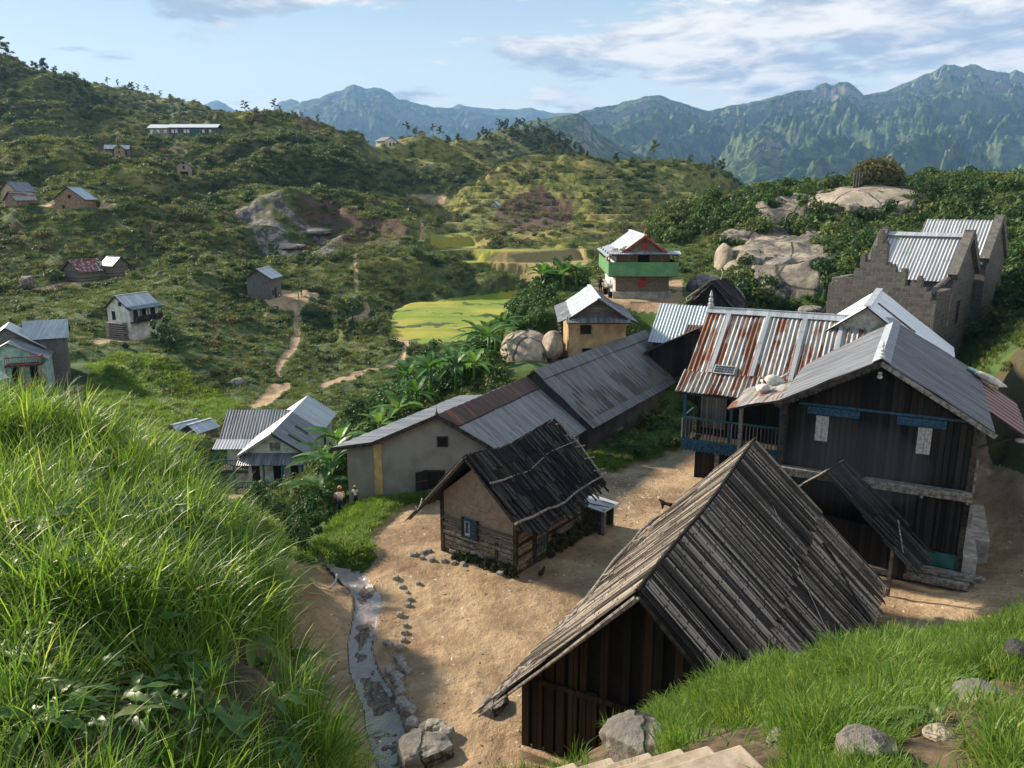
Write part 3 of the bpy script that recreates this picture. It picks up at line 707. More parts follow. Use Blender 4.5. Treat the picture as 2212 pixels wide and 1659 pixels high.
# ============================================================ H1 : big hut roofed with split wood
def big_hut():
    yaw = 28; o = (3.19, 17.18); zb = -14.5
    root = thing('wooden_hut', 'large dark plank hut with a steep grey split-wood roof below the grass bank', 'hut', (o[0], o[1], zb), local(yaw))
    L = 12.8; hw = 2.07; zr = 5.6; xl, xr = 3.3, 3.3
    rr = random.Random(5)
    mb = MB(); mb.prism([(-3.2, -1), (3.2, -1), (3.2, 2.2), (0, 5.1), (-3.2, 2.0)], .12, L-.3, M['dark_hole']);  # black core paints the unlit inside seen between the boards
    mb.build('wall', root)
    mb = MB(); x = -3.3                                   # upright boards, with dark gaps between them
    while x < 3.25:
        w = rr.uniform(.16, .27); top = 5.35-abs(x+w/2)*.98-rr.uniform(.0, .05)
        top = min(top, 2.15+rr.uniform(-.02, .02)) if rr.random() < .35 and abs(x) < 2 else top
        mb.bb(x, x+w, .0-rr.uniform(0, .03), .07, -1, top, M['wood_hut']); x += w+rr.uniform(.0, .13)
    y = .1
    while y < L-.4:
        w = rr.uniform(.18, .28)
        for sx in (-1, 1): mb.bb(sx*3.3-.03, sx*3.3+.03, y, y+w, -1, 1.98 if sx < 0 else 1.9, M['wood_hut'])
        y += w+rr.uniform(.0, .06)
    mb.build('boards', root)
    for a, b in (((-3.2, -.06, 2.1), (3.2, -.06, 2.1)), ((-.9, -.06, .95), (.9, -.06, .95)), ((.3, -.07, 2.75), (1.7, -.07, 2.75))):
        m2 = MB(); m2.beam(a, b, .06, .14, M['wood_hut']); m2.build('crossbeam', root)
    def sag(a, b): return -.10*4*a*(1-a)*(1-b*.5)+.05*sin(a*9)
    ys = -.55
    mb = MB()
    battens(mb, (0, ys, zr), (0, L+.5, 0), (-3.95, 0, -3.95*1.07), M['batten'], .085, 3, 3, .5, sag)
    battens(mb, (0, ys, zr), (0, L+.5, 0), (4.75, 0, -4.55), M['batten'], .09, 2, 4, .35, sag)
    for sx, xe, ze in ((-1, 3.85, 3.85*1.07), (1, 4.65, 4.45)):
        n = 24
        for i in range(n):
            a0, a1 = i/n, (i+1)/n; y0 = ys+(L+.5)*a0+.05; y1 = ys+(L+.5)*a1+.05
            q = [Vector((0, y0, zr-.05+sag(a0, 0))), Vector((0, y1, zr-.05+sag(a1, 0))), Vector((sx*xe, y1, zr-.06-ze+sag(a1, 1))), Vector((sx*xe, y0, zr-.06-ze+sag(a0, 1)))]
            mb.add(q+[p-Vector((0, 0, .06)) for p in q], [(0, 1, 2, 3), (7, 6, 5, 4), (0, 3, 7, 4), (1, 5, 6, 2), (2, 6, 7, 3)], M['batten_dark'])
    mb.build('roof', root)
    mb = MB(); n = 12
    mb.tube([(0, ys-.1+(L+.6)*i/n, zr+.10+sag(i/n, 0)) for i in range(n+1)], .05, M['batten_dark'], 6)
    mb.build('ridge_pole', root)
    mb = MB()
    for dx in (0, .09): mb.tube([(-.05+dx, ys-.03, zr-.12), (-2, ys-.05, zr-.12-2.15), (-4.3, ys-.08, zr-.10-4.6)], [.05, .05, .035], M['stick'], 6)
    mb.tube([(.05, ys-.03, zr-.14), (2.4, ys-.05, zr-.14-2.3), (4.6, ys-.08, zr-.14-4.45)], [.05, .05, .04], M['beam_dark'], 6)
    mb.build('rafter', root)
    # poles laid over the roof and the ropes that hold them
    m2 = MB(); P = []
    for i in range(15):
        a = i/14; P.append((-3.55+.12*sin(a*7)-.1*a, ys-.15+(L+.6)*a, zr+.12-3.55*1.07+sag(a, .9)+.05*sin(a*23)))
    m2.tube(P, [.055+.02*sin(i*2.1) for i in range(15)], M['stick'], 7); m2.build('roof_pole', root)
    m2 = MB(); P = []
    for i in range(9):
        a = i/8; xx = 2.9+2.1*a; P.append((xx, 10.6-1.7*a+.12*sin(a*8), zr+.14-xx*.958+sag(.8, .7)))
    m2.tube(P, [.05-.02*i/8 for i in range(9)], M['beam_dark'], 7)
    m2.build('roof_pole', root)
    m2 = MB(); P = [(1.1+.32*i+.02*sin(i), 9.8-.48*i, zr+.15-(1.1+.32*i)*.958+sag(.7-.03*i, .5)) for i in range(11)]
    m2.tube(P, .012, M['rope'], 5); m2.build('rope', root)
    for k in range(4):
        m2 = MB(); yb = .3+k*3.1; m2.tube([(-3.75, yb, zr-3.75*1.07+.02), (-3.6, yb+.1, zr+.24-3.6*1.07), (-3.35, yb+.05, zr+.10-3.35*1.07), (-3.3, yb+.25, zr+.12-3.3*1.07)], .03, M['rope'], 5); m2.build('lashing', root)
    m2 = MB()
    for i in range(7): m2.tube([(-3.6-.02*i, -.3, zr+.08-3.6*1.07), (-4.55-.05*rr.random(), -.5+.05*i, zr-.05*i*.5-4.5*1.07)], [.035, .012], M['stick'], 5)
    m2.build('pole_bundle', root)
big_hut()
# ============================================================ H3 : small split-wood roof before the dark house
def lean_hut():
    yaw = 43; o = (12.0, 28.7); zb = -14.5
    root = thing('wooden_shelter', 'small shelter with a split-wood roof between the big hut and the dark wooden house', 'shelter', (o[0], o[1], zb), local(yaw))
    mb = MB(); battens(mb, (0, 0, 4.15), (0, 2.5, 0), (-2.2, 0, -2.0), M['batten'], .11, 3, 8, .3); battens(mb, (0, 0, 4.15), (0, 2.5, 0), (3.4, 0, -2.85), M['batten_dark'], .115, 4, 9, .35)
    mb.build('roof', root)
    for x, z in ((-1.6, 2.6), (2.7, 1.85)):
        for y in (.25, 2.1):
            m2 = MB(); m2.beam((x, y, -.2), (x, y, z), .12, .12, M['beam_dark'], up=(0, 1, 0)); m2.build('post', root)
    m2 = MB(); m2.bb(-1.6, 2.7, 1.9, 2.0, 0, 1.8, M['wood_dark']); m2.build('back_wall', root)
    m2 = MB(); m2.tube([(2.3+.12*i, 1.9-.25*i, 4.15+.14-(2.3+.12*i)*.84) for i in range(7)], [.04-.003*i for i in range(7)], M['stick'], 6); m2.build('roof_pole', root)
lean_hut()
# ============================================================ H2 + H9 : dark wooden house and its rusty wing
def dark_house():
    yaw = 27.5; zb = -14.5; R = (17.42, 28.31); W = 6.9; a = radians(yaw)
    c = (R[0]-W/2*cos(a), R[1]+W/2*sin(a))
    root = thing('wooden_house', 'two storey house of near-black boards with a rusty corrugated wing roof', 'house', (c[0], c[1], zb), local(yaw))
    L = 9.6; ze = 6.35; zr = 8.62
    mb = MB(); mb.prism([(-W/2, .35), (W/2, .35), (W/2, 6.2), (0, 8.3), (-W/2, 6.2)], 0, L, M['wood_dark']); mb.build('wall', root)
    rr = random.Random(9)
    mb = MB(); x = -W/2
    while x < W/2-.1:
        w = rr.uniform(.20, .30); mb.bb(x, x+w-.02, -.055, -.01, 3.75, min(8.15-abs(x+w/2)*.62, 8.0), M['wood_dark']); x += w
    x = -W/2
    while x < W/2-.1:
        w = rr.uniform(.30, .42); mb.bb(x, x+.12, -.07, -.01, 1.0, 3.4, M['wood_dark']); x += w
    mb.build('boards', root)
    mb = MB(); mb.bb(-W/2, W/2, -.06, -.01, .40, .98, M['teal_paint']); mb.build('skirting', root)
    mb = MB(); mb.bb(-W/2-.12, W/2+.12, -.40, -.0, 3.52, 3.64, M['beam_grey']); mb.bb(-W/2-.12, W/2+.16, -.34, -.22, 3.30, 3.5, M['beam_grey'])
    for x in (-2.2, -.2, 1.9, W/2): mb.bb(x-.05, x+.05, -.40, -.02, 3.22, 3.33, M['beam_grey'])
    mb.build('ledge', root)
    mb = MB(); mb.bb(-2.55, -.6, -.12, -.057, 6.0, 6.3, M['blue_paint']); mb.bb(-2.9, 3.1, -.10, -.058, 6.33, 6.43, M['blue_paint']); mb.bb(.75, 2.45, -.12, -.057, 5.98, 6.3, M['blue_paint']); mb.build('painted_beam', root)
    for x in (-1.95, 1.75):
        m2 = MB(); m2.bb(x-.24, x, -.11, -.058, 4.9, 5.95, M['pale_paint']); m2.bb(x+.012, x+.24, -.11, -.058, 4.9, 5.95, M['pale_paint']); tag(m2.build('shutter', root), 'pale weathered shutter' )
    for x in (-W/2, W/2): mb = MB(); mb.bb(x-.1, x+.1, -.10, .10, .3, 6.25, M['beam_dark']); mb.build('corner_post', root)
    for y in (3, 6, 9.4): mb = MB(); mb.bb(W/2-.02, W/2+.12, y-.08, y+.08, .3, 6.25, M['beam_dark']); mb.build('corner_post', root)
    for x0 in (W/2+.12,):
        for dz in (0, .5, 1.0): m2 = MB(); m2.bb(x0, x0+.08, -.05, .12, 3.6+dz, 3.9+dz, M['beam_grey']); m2.build('bracket', root)
        m2 = MB(); m2.bb(x0-.02, x0+.1, -.3, -.1, 2.3, 3.3, M['beam_grey']); m2.build('bracket', root)
    # masonry footing with a side bench
    mb = MB(); mb.bb(-W/2-.2, W/2+.62, -.25, L+.2, -1, .34, M['concrete']); mb.bb(W/2+.12, W/2+.60, -.22, 6.3, .34, 1.05, M['concrete']); mb.bb(W/2+.62, W/2+1.2, 2.6, 7.0, -1, .75, M['concrete']); mb.build('footing', root)
    m2 = MB(); m2.bb(-1.6, W/2+.9, -.62, -.30, .24, .42, M['beam_grey']); m2.bb(-1.6, W/2+.4, -.95, -.66, .0, .22, M['beam_grey']); m2.build('step_plank', root)
    # main roof
    mb = MB()
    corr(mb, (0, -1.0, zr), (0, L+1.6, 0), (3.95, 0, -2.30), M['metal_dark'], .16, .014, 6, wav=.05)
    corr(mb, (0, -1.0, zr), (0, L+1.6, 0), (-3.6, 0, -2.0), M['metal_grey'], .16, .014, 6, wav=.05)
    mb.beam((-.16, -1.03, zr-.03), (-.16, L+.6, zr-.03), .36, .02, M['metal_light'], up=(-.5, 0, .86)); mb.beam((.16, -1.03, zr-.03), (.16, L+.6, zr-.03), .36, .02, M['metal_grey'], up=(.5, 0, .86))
    mb.build('roof', root)
    mb = MB(); corr(mb, (-3.55, -1.0, zr-1.98), (0, 4.2, 0), (-2.05, 0, -.62), M['metal_rusty'], .16, .02, 5, wav=.10); mb.build('roof_skirt', root)
    mb = MB(); mb.beam((0, -1.03, zr-.14), (4.0, -1.03, zr-.14-2.33), .05, .18, M['beam_grey']); mb.beam((0, -1.03, zr-.14), (-3.7, -1.03, zr-.14-2.06), .05, .18, M['beam_dark'])
    for i in range(22):
        t = i/22; mb.box((-3.6*t-.08, -1.05, zr-.30-2.0*t), (.12, .03, .13), M['beam_dark'], Matrix.Rotation(radians(45), 3, 'Y'))
    mb.build('bargeboard', root)
    mb = MB(); mb.lathe([(.10, 0), (.12, .10), (.06, .14), (.09, .22), (.05, .26), (.09, .34), (.03, .42), (.06, .50), (.005, .72)], M['metal_light'], (0, -.9, zr+.03), 8); mb.build('finial', root)
    mb = MB(); mb.lathe([(.05, 0), (.10, .05), (.10, .12), (.04, .16), (.10, .22), (.03, .28)], M['pale_paint'], (0, -.95, zr-.75), 8); mb.build('pendant', root)
    # red and white striped sheet leaning at the right eave
    mb = MB(); corr(mb, (3.45, 2.8, 6.55), (0, 6.6, 0), (2.1, 0, -1.35), M['metal_stripe'], .8, .012, 4); tag(mb.build('roof_lean_to', root), 'dark red sheets with white stripes')
    mb = MB()
    for y in (3.2,): mb.beam((5.2, y, 5.2), (3.5, y, 4.4), .08, .08, M['beam_dark'], up=(0, 1, 0))
    mb.build('post', root)
    # wing : frame with x along its ridge (0 at the far end .. 9 at the house) and -y to the front
    lw = w2(c, yaw, 0, 0)
    dx, dy = 11.0-c[0], 43.0-c[1]; lx = dx*cos(a)-dy*sin(a); ly = dx*sin(a)+dy*cos(a)   # ridge start in the house frame
    Z0 = zb
    def q(x, h, z): return (lx+x, ly-h, z-Z0)
    WL = -lx+.0
    mb = MB(); mb.add([q(.35, 3.5, Z0+.0), q(WL, 3.5, Z0+0), q(WL, 3.5, -8.3), q(.35, 3.5, -8.3), q(.35, -3.3, Z0), q(WL, -3.3, Z0), q(WL, -3.3, -8.3), q(.35, -3.3, -8.3), q(.35, 0, -6.1), q(WL, 0, -6.1)],
                       [(0, 1, 2, 3), (5, 4, 7, 6), (4, 0, 3, 8, 7), (3, 2, 9, 8), (7, 8, 9, 6), (1, 5, 6, 9, 2)], M['wood_dark']); mb.build('wing_wall', root)
    w = MB(); corr(w, q(-.15, 0, -5.88), (WL+.1, 0, 0), (0, -4.1, -2.70), M['metal_rust'], .23, .042, 8, wav=.03, seed=4)
    corr(w, q(-.15, 0, -5.88), (WL+.1, 0, 0), (0, 3.9, -2.5), M['metal_rust'], .23, .035, 3)
    for xx in (1.0, 3.05, 4.9, 6.7):
        b0 = Vector(q(xx, .1, -5.9)); w.beam(b0+Vector((0, 0, .05)), b0+Vector((0, -4.0, -2.62)), .22, .03, M['metal_lightx'])
    w.build('wing_roof', root)
    w = MB(); corr(w, q(-.3, 4.0, -8.52), (WL-1.9, 0, 0), (0, -1.65, -.78), M['metal_rusty'], .23, .045, 4, wav=.06, seed=2); w.build('wing_eave', root)
    w = MB(); w.beam(q(-.25, -.0, -5.82), q(WL, 0, -5.82), .14, .16, M['metal_lightx']); w.beam(q(-.25, .22, -5.93), q(WL, .22, -5.93), .36, .03, M['metal_lightx'], up=(0, -.55, .83)); w.build('ridge_cap', root)
    m2 = MB(); m2.lathe([(.16, 0), (.16, .22), (.08, .3), (.13, .36), (.13, .5), (.05, .56), (.10, .66), (.02, .95)], M['metal_lightx'], q(-.1, 0, -5.8), 8); m2.build('finial', root)
    # balcony
    bz = -12.0; b = MB()
    b.add([q(.2, 5.5, bz), q(WL+.2, 5.5, bz), q(WL+.2, 3.5, bz), q(.2, 3.5, bz), q(.2, 5.5, bz-.12), q(WL+.2, 5.5, bz-.12), q(WL+.2, 3.5, bz-.12), q(.2, 3.5, bz-.12)], [(0, 1, 2, 3), (7, 6, 5, 4), (0, 4, 5, 1), (3, 2, 6, 7), (0, 3, 7, 4), (1, 5, 6, 2)], M['beam_dark'])
    b.beam(q(.1, 5.55, bz-.02), q(WL+.3, 5.55, bz-.02), .06, .42, M['blue_paint'])
    n = 46
    for i in range(n): b.box(Vector(q(.2+(WL)*i/n, 5.56, bz-.26)), (.13, .04, .13), M['blue_paint'], Matrix.Rotation(radians(45), 3, 'Y'))
    bal = b.build('balcony', root)
    b = MB(); railing(b, q(.15, 5.5, bz+.22), q(WL+.3, 5.5, bz+.22), 1.15, 'wood_rail', 'teal_paint', .17, .15); railing(b, q(.15, 5.5, bz+.22), q(.15, 3.6, bz+.22), 1.15, 'wood_rail', 'teal_paint', .17, .15); b.build('railing', bal)
    for xx in (.2, 2.5, 4.8, 7.0):
        b = MB(); b.beam(q(xx, 5.45, bz), q(xx, 5.45, -9.3), .14, .14, M['blue_paint'], up=(0, 1, 0)); b.build('post', bal)
    b = MB(); b.beam(q(-.1, 5.4, -9.35), q(WL+.2, 5.4, -9.35), .1, .25, M['blue_paint']); b.build('lintel', bal)
    for xx in (1.9, 6.5):
        b = MB(); b.beam(q(xx, 5.3, Z0), q(xx, 5.3, bz-.1), .2, .2, M['beam_grey'], up=(0, 1, 0)); b.build('post', bal)
    for xx, ww in ((3.1, .9), (5.4, .9)):
        b = MB(); b.beam(q(xx, 3.54, bz), q(xx, 3.54, bz+2.0), ww, .05, M['dark_hole'], up=(0, 1, 0)); b.build('door', root)
    b = MB(); b.beam(q(1.2, 3.55, bz+.4), q(1.2, 3.55, bz+2.2), 1.3, .06, M['wood_rail'], up=(0, 1, 0)); b.build('screen', root)
    # side passage balustrade between wing and front
    b = MB(); railing(b, (-W/2-1.7, -.1, 2.6), (-W/2, -.1, 2.6), 1.0, 'wood_rail', 'beam_grey', .2, .12); b.bb(-W/2-1.8, -W/2, -.15, 3.2, 2.42, 2.55, M['beam_dark']); b.bb(-W/2-1.8, -W/2-1.66, -.15, 0, 0, 5.9, M['beam_grey']); b.build('landing', root)
    return root, q
dh, qw = dark_house()
def sackmesh(mb, c, s, seed):
    c = Vector(c); mb.rock(c, (.36*s, .27*s, .19*s), M['cloth_sack'], seed, 3, .18); mb.tube([c+Vector((.2*s, 0, .1*s)), c+Vector((.3*s, .02, .24*s)), c+Vector((.42*s, .05, .30*s))], [.09*s, .03*s, .07*s], M['cloth_sack'], 8)
a_ = radians(27.5); dhl = dh.location
def fromhouse(x, y, z): return (dhl[0]+x*cos(a_)+y*sin(a_), dhl[1]-x*sin(a_)+y*cos(a_), dhl[2]+z)
for i, (x, y, z, lb) in enumerate(((-4.35, 2.6, 6.62, 'upper white sack with tied neck on the rusty roof skirt'), (-4.6, 1.35, 6.5, 'lower white tied sack on the rusty roof skirt above the balcony'))):
    mb = MB(); sackmesh(mb, (0, 0, 0), 1.3-.2*i, i+2); o = mb.build('sack', None, True); o.location = fromhouse(x, y, z); o.rotation_euler = (0, .2, i*1.3); tag(o, lb, 'sack', 'sacks weighing down the roofs')
mb = MB(); mb.rock((0, 0, 0), (.75, .5, .16), M['cloth_sack'], 8, 3, .5); mb.rock((-.5, .5, .02), (.4, .3, .12), M['plaster_teal'], 9, 3, .4); o = mb.build('tarpaulin', None, True); o.location = fromhouse(4.3, 8.6, 6.35); o.rotation_euler = (0, .5, 0); tag(o, 'crumpled white plastic sheet lying on the striped red roof at its upper end', 'plastic sheet')
mb = MB(); mb.rock((0, 0, 0), (.35, .16, .12), M['cloth_sack'], 3, 2, .3); mb.rock((.35, .1, 0), (.2, .14, .12), M['cloth_sack'], 5, 2, .3); o = mb.build('rubble_bag', None, True); o.location = fromhouse(5.35, 3.3, 5.05); tag(o, 'small white bags hanging under the lower corner of the striped roof', 'bag')
mb = MB(); mb.box((0, 0, 0), (1.05, .62, .04), M['pale_paint']); pn = mb.build('solar_panel'); m2 = MB()
for i in range(6):
    for j in range(3): m2.box((-.40+i*.16, -.18+j*.18, .026), (.14, .15, .01), M['glass_dark'])
m2.build('cells', pn); pq = qw(1.7, 3.95, -8.36); pn.location = fromhouse(*pq); pn.rotation_euler = Matrix.Rotation(-a_, 3, 'Z').to_euler(); pn.rotation_euler = (Matrix.Rotation(-a_, 3, 'Z') @ Matrix.Rotation(radians(30), 3, 'X')).to_euler()
tag(pn, 'small white framed solar panel on the lower left of the rusty corrugated roof', 'solar panel')
# ============================================================ H12 : mud hut
def mud_hut():
    yaw = 36; a = radians(yaw); w = 3.8; L = 5.0; Mx, My = .16, 28.55
    c = (Mx-w/2*cos(a), My+w/2*sin(a)); zb = -14.5
    root = thing('mud_hut', 'small cracked mud hut with a sagging blackened wooden roof in the middle of the yard', 'hut', (c[0], c[1], zb), local(yaw))
    rx = -.15; zr = 4.7
    mb = MB(); ny = 10
    prof = [(-w/2-.12, -.6), (w/2+.12, -.6), (w/2+.02, 1.2), (w/2, 2.6), (rx, zr-.62), (-w/2-.05, 2.6)]
    mb.prism(prof, 0, L, M['mud_wall']); mb.build('wall', root)
    for x in (-w/2+.02, w/2-.02): mb = MB(); mb.bb(x-.08, x+.08, -.07, .09, -.1, 2.7, M['beam_dark']); mb.build('post', root)
    for y in (1.15, 2.1, L-.05): mb = MB(); mb.bb(w/2-.01, w/2+.09, y-.07, y+.07, 0, 2.6, M['beam_dark']); mb.build('post', root)
    mb = MB(); mb.bb(w/2-1.0, w/2-.88, -.055, .02, .5, 1.35, M['beam_dark']); mb.build('post', root)
    for k, (x0, x1, z) in enumerate(((-1.8, 1.8, 1.62), (-1.8, -.95, 1.3), (.0, 1.8, 1.28), (-1.8, 1.8, .98), (-1.7, -.1, .72), (-1.0, .3, .42), (-1.5, .2, .16))):
        m2 = MB(); m2.beam((x0, -.05, z+.02), (x1, -.05, z-.03), .05, .13, M['beam_grey' if k > 2 else 'wood_grey']); m2.build('timber', root)
    for y0, y1, z in ((0, 1.1, .75), (0, 1.1, 1.25), (2.2, 4.9, 1.0), (2.2, 4.9, 1.5), (2.2, 4.9, 2.0), (0, 1.1, 1.8)):
        m2 = MB(); m2.beam((w/2+.04, y0, z), (w/2+.04, y1, z), .05, .12, M['beam_dark']); m2.build('timber', root)
    # openings
    m2 = MB(); m2.bb(-.78, -.70, -.14, .02, 1.0, 1.85, M['beam_dark']); m2.bb(-.02, .06, -.14, .02, 1.0, 1.85, M['beam_dark']); m2.bb(-.78, .06, -.14, .02, .93, 1.0, M['beam_grey']); wd = m2.build('window', root)
    m2 = MB(); m2.bb(-.68, -.04, -.10, -.05, 1.02, 1.83, M['blue_paint']); m2.build('frame', wd)
    m2 = MB(); m2.bb(-.60, -.34, -.125, -.102, 1.12, 1.75, M['pale_paint']); m2.bb(-.54, -.40, -.135, -.127, 1.25, 1.72, M['blue_paint']); m2.build('shutter', wd)
    m2 = MB(); m2.bb(w/2+.02, w/2+.10, 1.22, 2.02, .25, 2.25, M['beam_dark']); dr = m2.build('door', root)
    m2 = MB()
    for y in (1.30, 1.66):
        m2.bb(w/2+.10, w/2+.13, y, y+.28, .35, 1.25, M['wood_grey']); m2.bb(w/2+.13, w/2+.14, y+.08, y+.20, .5, 1.15, M['blue_paint'])
    m2.bb(w/2+.10, w/2+.13, 1.30, 1.94, 1.35, 1.6, M['wood_grey']); m2.build('door_leaf', dr)
    m2 = MB(); m2.bb(w/2+.01, w/2+.07, 3.7, 4.25, 1.55, 2.5, M['beam_dark']); w_ = m2.build('window', root); m2 = MB(); m2.bb(w/2+.07, w/2+.10, 3.8, 4.15, 1.7, 2.4, M['blue_paint']); m2.build('shutter', w_)
    def sag(a, b): return -.32*4*(a*(1-a))*(1-.3*b)+.10*a+.04*sin(a*11)
    mb = MB(); RL = 6.3
    battens(mb, (rx, -.55, zr), (0, RL, 0), (-2.45, 0, -2.65), M['batten_dark'], .10, 4, 13, .35, sag); battens(mb, (rx, -.55, zr), (0, RL, 0), (2.75, 0, -2.45), M['batten_dark'], .10, 5, 14, .45, sag)
    n = 16
    for sx, xe, ze in ((-1, 2.3, 2.5), (1, 2.6, 2.32)):
        for i in range(n):
            a0, a1 = i/n, (i+1)/n; y0 = -.5+RL*a0*.985; y1 = -.5+RL*a1*.985
            q = [Vector((rx, y0, zr-.04+sag(a0, 0))), Vector((rx, y1, zr-.04+sag(a1, 0))), Vector((rx+sx*xe, y1, zr-.04-ze+sag(a1, 1))), Vector((rx+sx*xe, y0, zr-.04-ze+sag(a0, 1)))]
            mb.add(q+[p-Vector((0, 0, .06)) for p in q], [(0, 1, 2, 3), (7, 6, 5, 4), (0, 3, 7, 4), (1, 5, 6, 2), (2, 6, 7, 3)], M['batten_dark'])
    mb.build('roof', root)
    rr = random.Random(2)
    m2 = MB(); P = [(rx+2.55+.05*sin(i*1.3), -.75+6.9*i/12, zr+.16-2.27+sag(i/12, .9)+.03*sin(i*2)) for i in range(13)]; m2.tube(P, [.06-.002*i for i in range(13)], M['stick'], 7); m2.build('roof_pole', root)
    m2 = MB(); P = [(rx+1.15+.08*sin(i), -.5+2.6*i/6, zr+.14-1.02+sag(.07*i, .5)) for i in range(7)]; m2.tube(P, [.05-.004*i for i in range(7)], M['stick'], 7); m2.build('roof_pole', root)
    m2 = MB(); m2.tube([(rx+1.15, 2.1, zr-.98+sag(.42, .5)+.08), (rx+.95, 4, zr-.8+sag(.72, .4)+.08), (rx+1.2, 5.95, zr-.9+sag(1, .5)+.1)], .014, M['rope'], 5); m2.build('rope', root)
    m2 = MB(); m2.tube([(rx+.1, 5.7, zr+.2), (rx+1.3, 5.9, zr-.9), (rx+2.6, 5.75, zr-2.1)], [.05, .045, .05], M['stick'], 6)
    for k in range(5): m2.tube([(rx+.3+.5*k, 5.5, zr-.05-.45*k), (rx+.45+.5*k, 6.15, zr-.1-.45*k)], .03, M['stick'], 5)
    m2.build('rafter', root)
    m2 = MB()
    for dx in (0, .1): m2.tube([(rx-.05, -.6, zr-.08-dx), (rx-1.5, -.62, zr-1.65-dx), (rx-2.95, -.7, zr-3.2-dx)], [.05, .055, .05], M['beam_dark'], 6)
    m2.tube([(rx+.05, -.6, zr-.1), (rx+1.4, -.62, zr-1.3), (rx+2.7, -.66, zr-2.4)], .05, M['beam_dark'], 6)
    for k in range(6): m2.tube([(rx-2.3, -.5+.1*k, zr-2.45), (rx-3.1-.1*rr.random(), -.75+.08*k, zr-3.35-.1*rr.random())], [.04, .02], M['beam_dark'], 5)
    m2.build('rafter', root)
    m2 = MB(); m2.tube([(rx-2.2, -.72, zr-2.2), (rx-2.25, -.78, zr-2.5), (rx-2.45, -.76, zr-2.75), (rx-2.6, -.74, zr-2.6)], .03, M['pale_paint'], 6); m2.build('hook', root)
    VV, FF, tot = [], [], 0
    for k in range(30):
        side = k < 18; y = 2.15+(L-2.2)*k/17; x = -w/2+.9+2.9*(k-18)/11; hgt = rr.uniform(.25, .75) if side else rr.uniform(.12, .38)
        v, f = leafcloud(230, .085, .36, hgt*1.5, 300+k, 4); v = v+(np.array([w/2+.16, y, -.1]) if side else np.array([x, -.12, -.08])); VV.append(v); FF.append(f+tot); tot += len(v)
    npmesh('moss', np.concatenate(VV), np.concatenate(FF), [M['moss']], False, root)
    # porch box at the far side
    e = thing('poultry_pen', 'low mossy pen roofed with loose sheets at the far end of the mud hut', 'animal pen', w2(c, yaw, w/2+.25, L+.35)+(zb,), local(yaw))
    m2 = MB(); m2.bb(-.6, .65, 0, .12, -.3, 1.15, M['rubble']); m2.bb(-.6, -.48, .12, 1.2, -.3, 1.15, M['rubble']); m2.bb(-.48, .5, 1.1, 1.2, -.3, 1.1, M['rubble']); m2.build('wall', e)
    m2 = MB(); m2.bb(.55, .7, -.05, .15, -.3, 1.2, M['beam_grey']); m2.build('post', e)
    m2 = MB(); m2.box((.05, .55, 1.2), (1.4, 1.35, .05), M['metal_light'], Matrix.Rotation(.06, 3, 'Y')); m2.tube([(-.6, .2, 1.25), (.75, .3, 1.27)], .03, M['stick'], 5); m2.tube([(-.5, .9, 1.25), (.8, .7, 1.27)], .03, M['stick'], 5); m2.build('lid', e)
mud_hut()
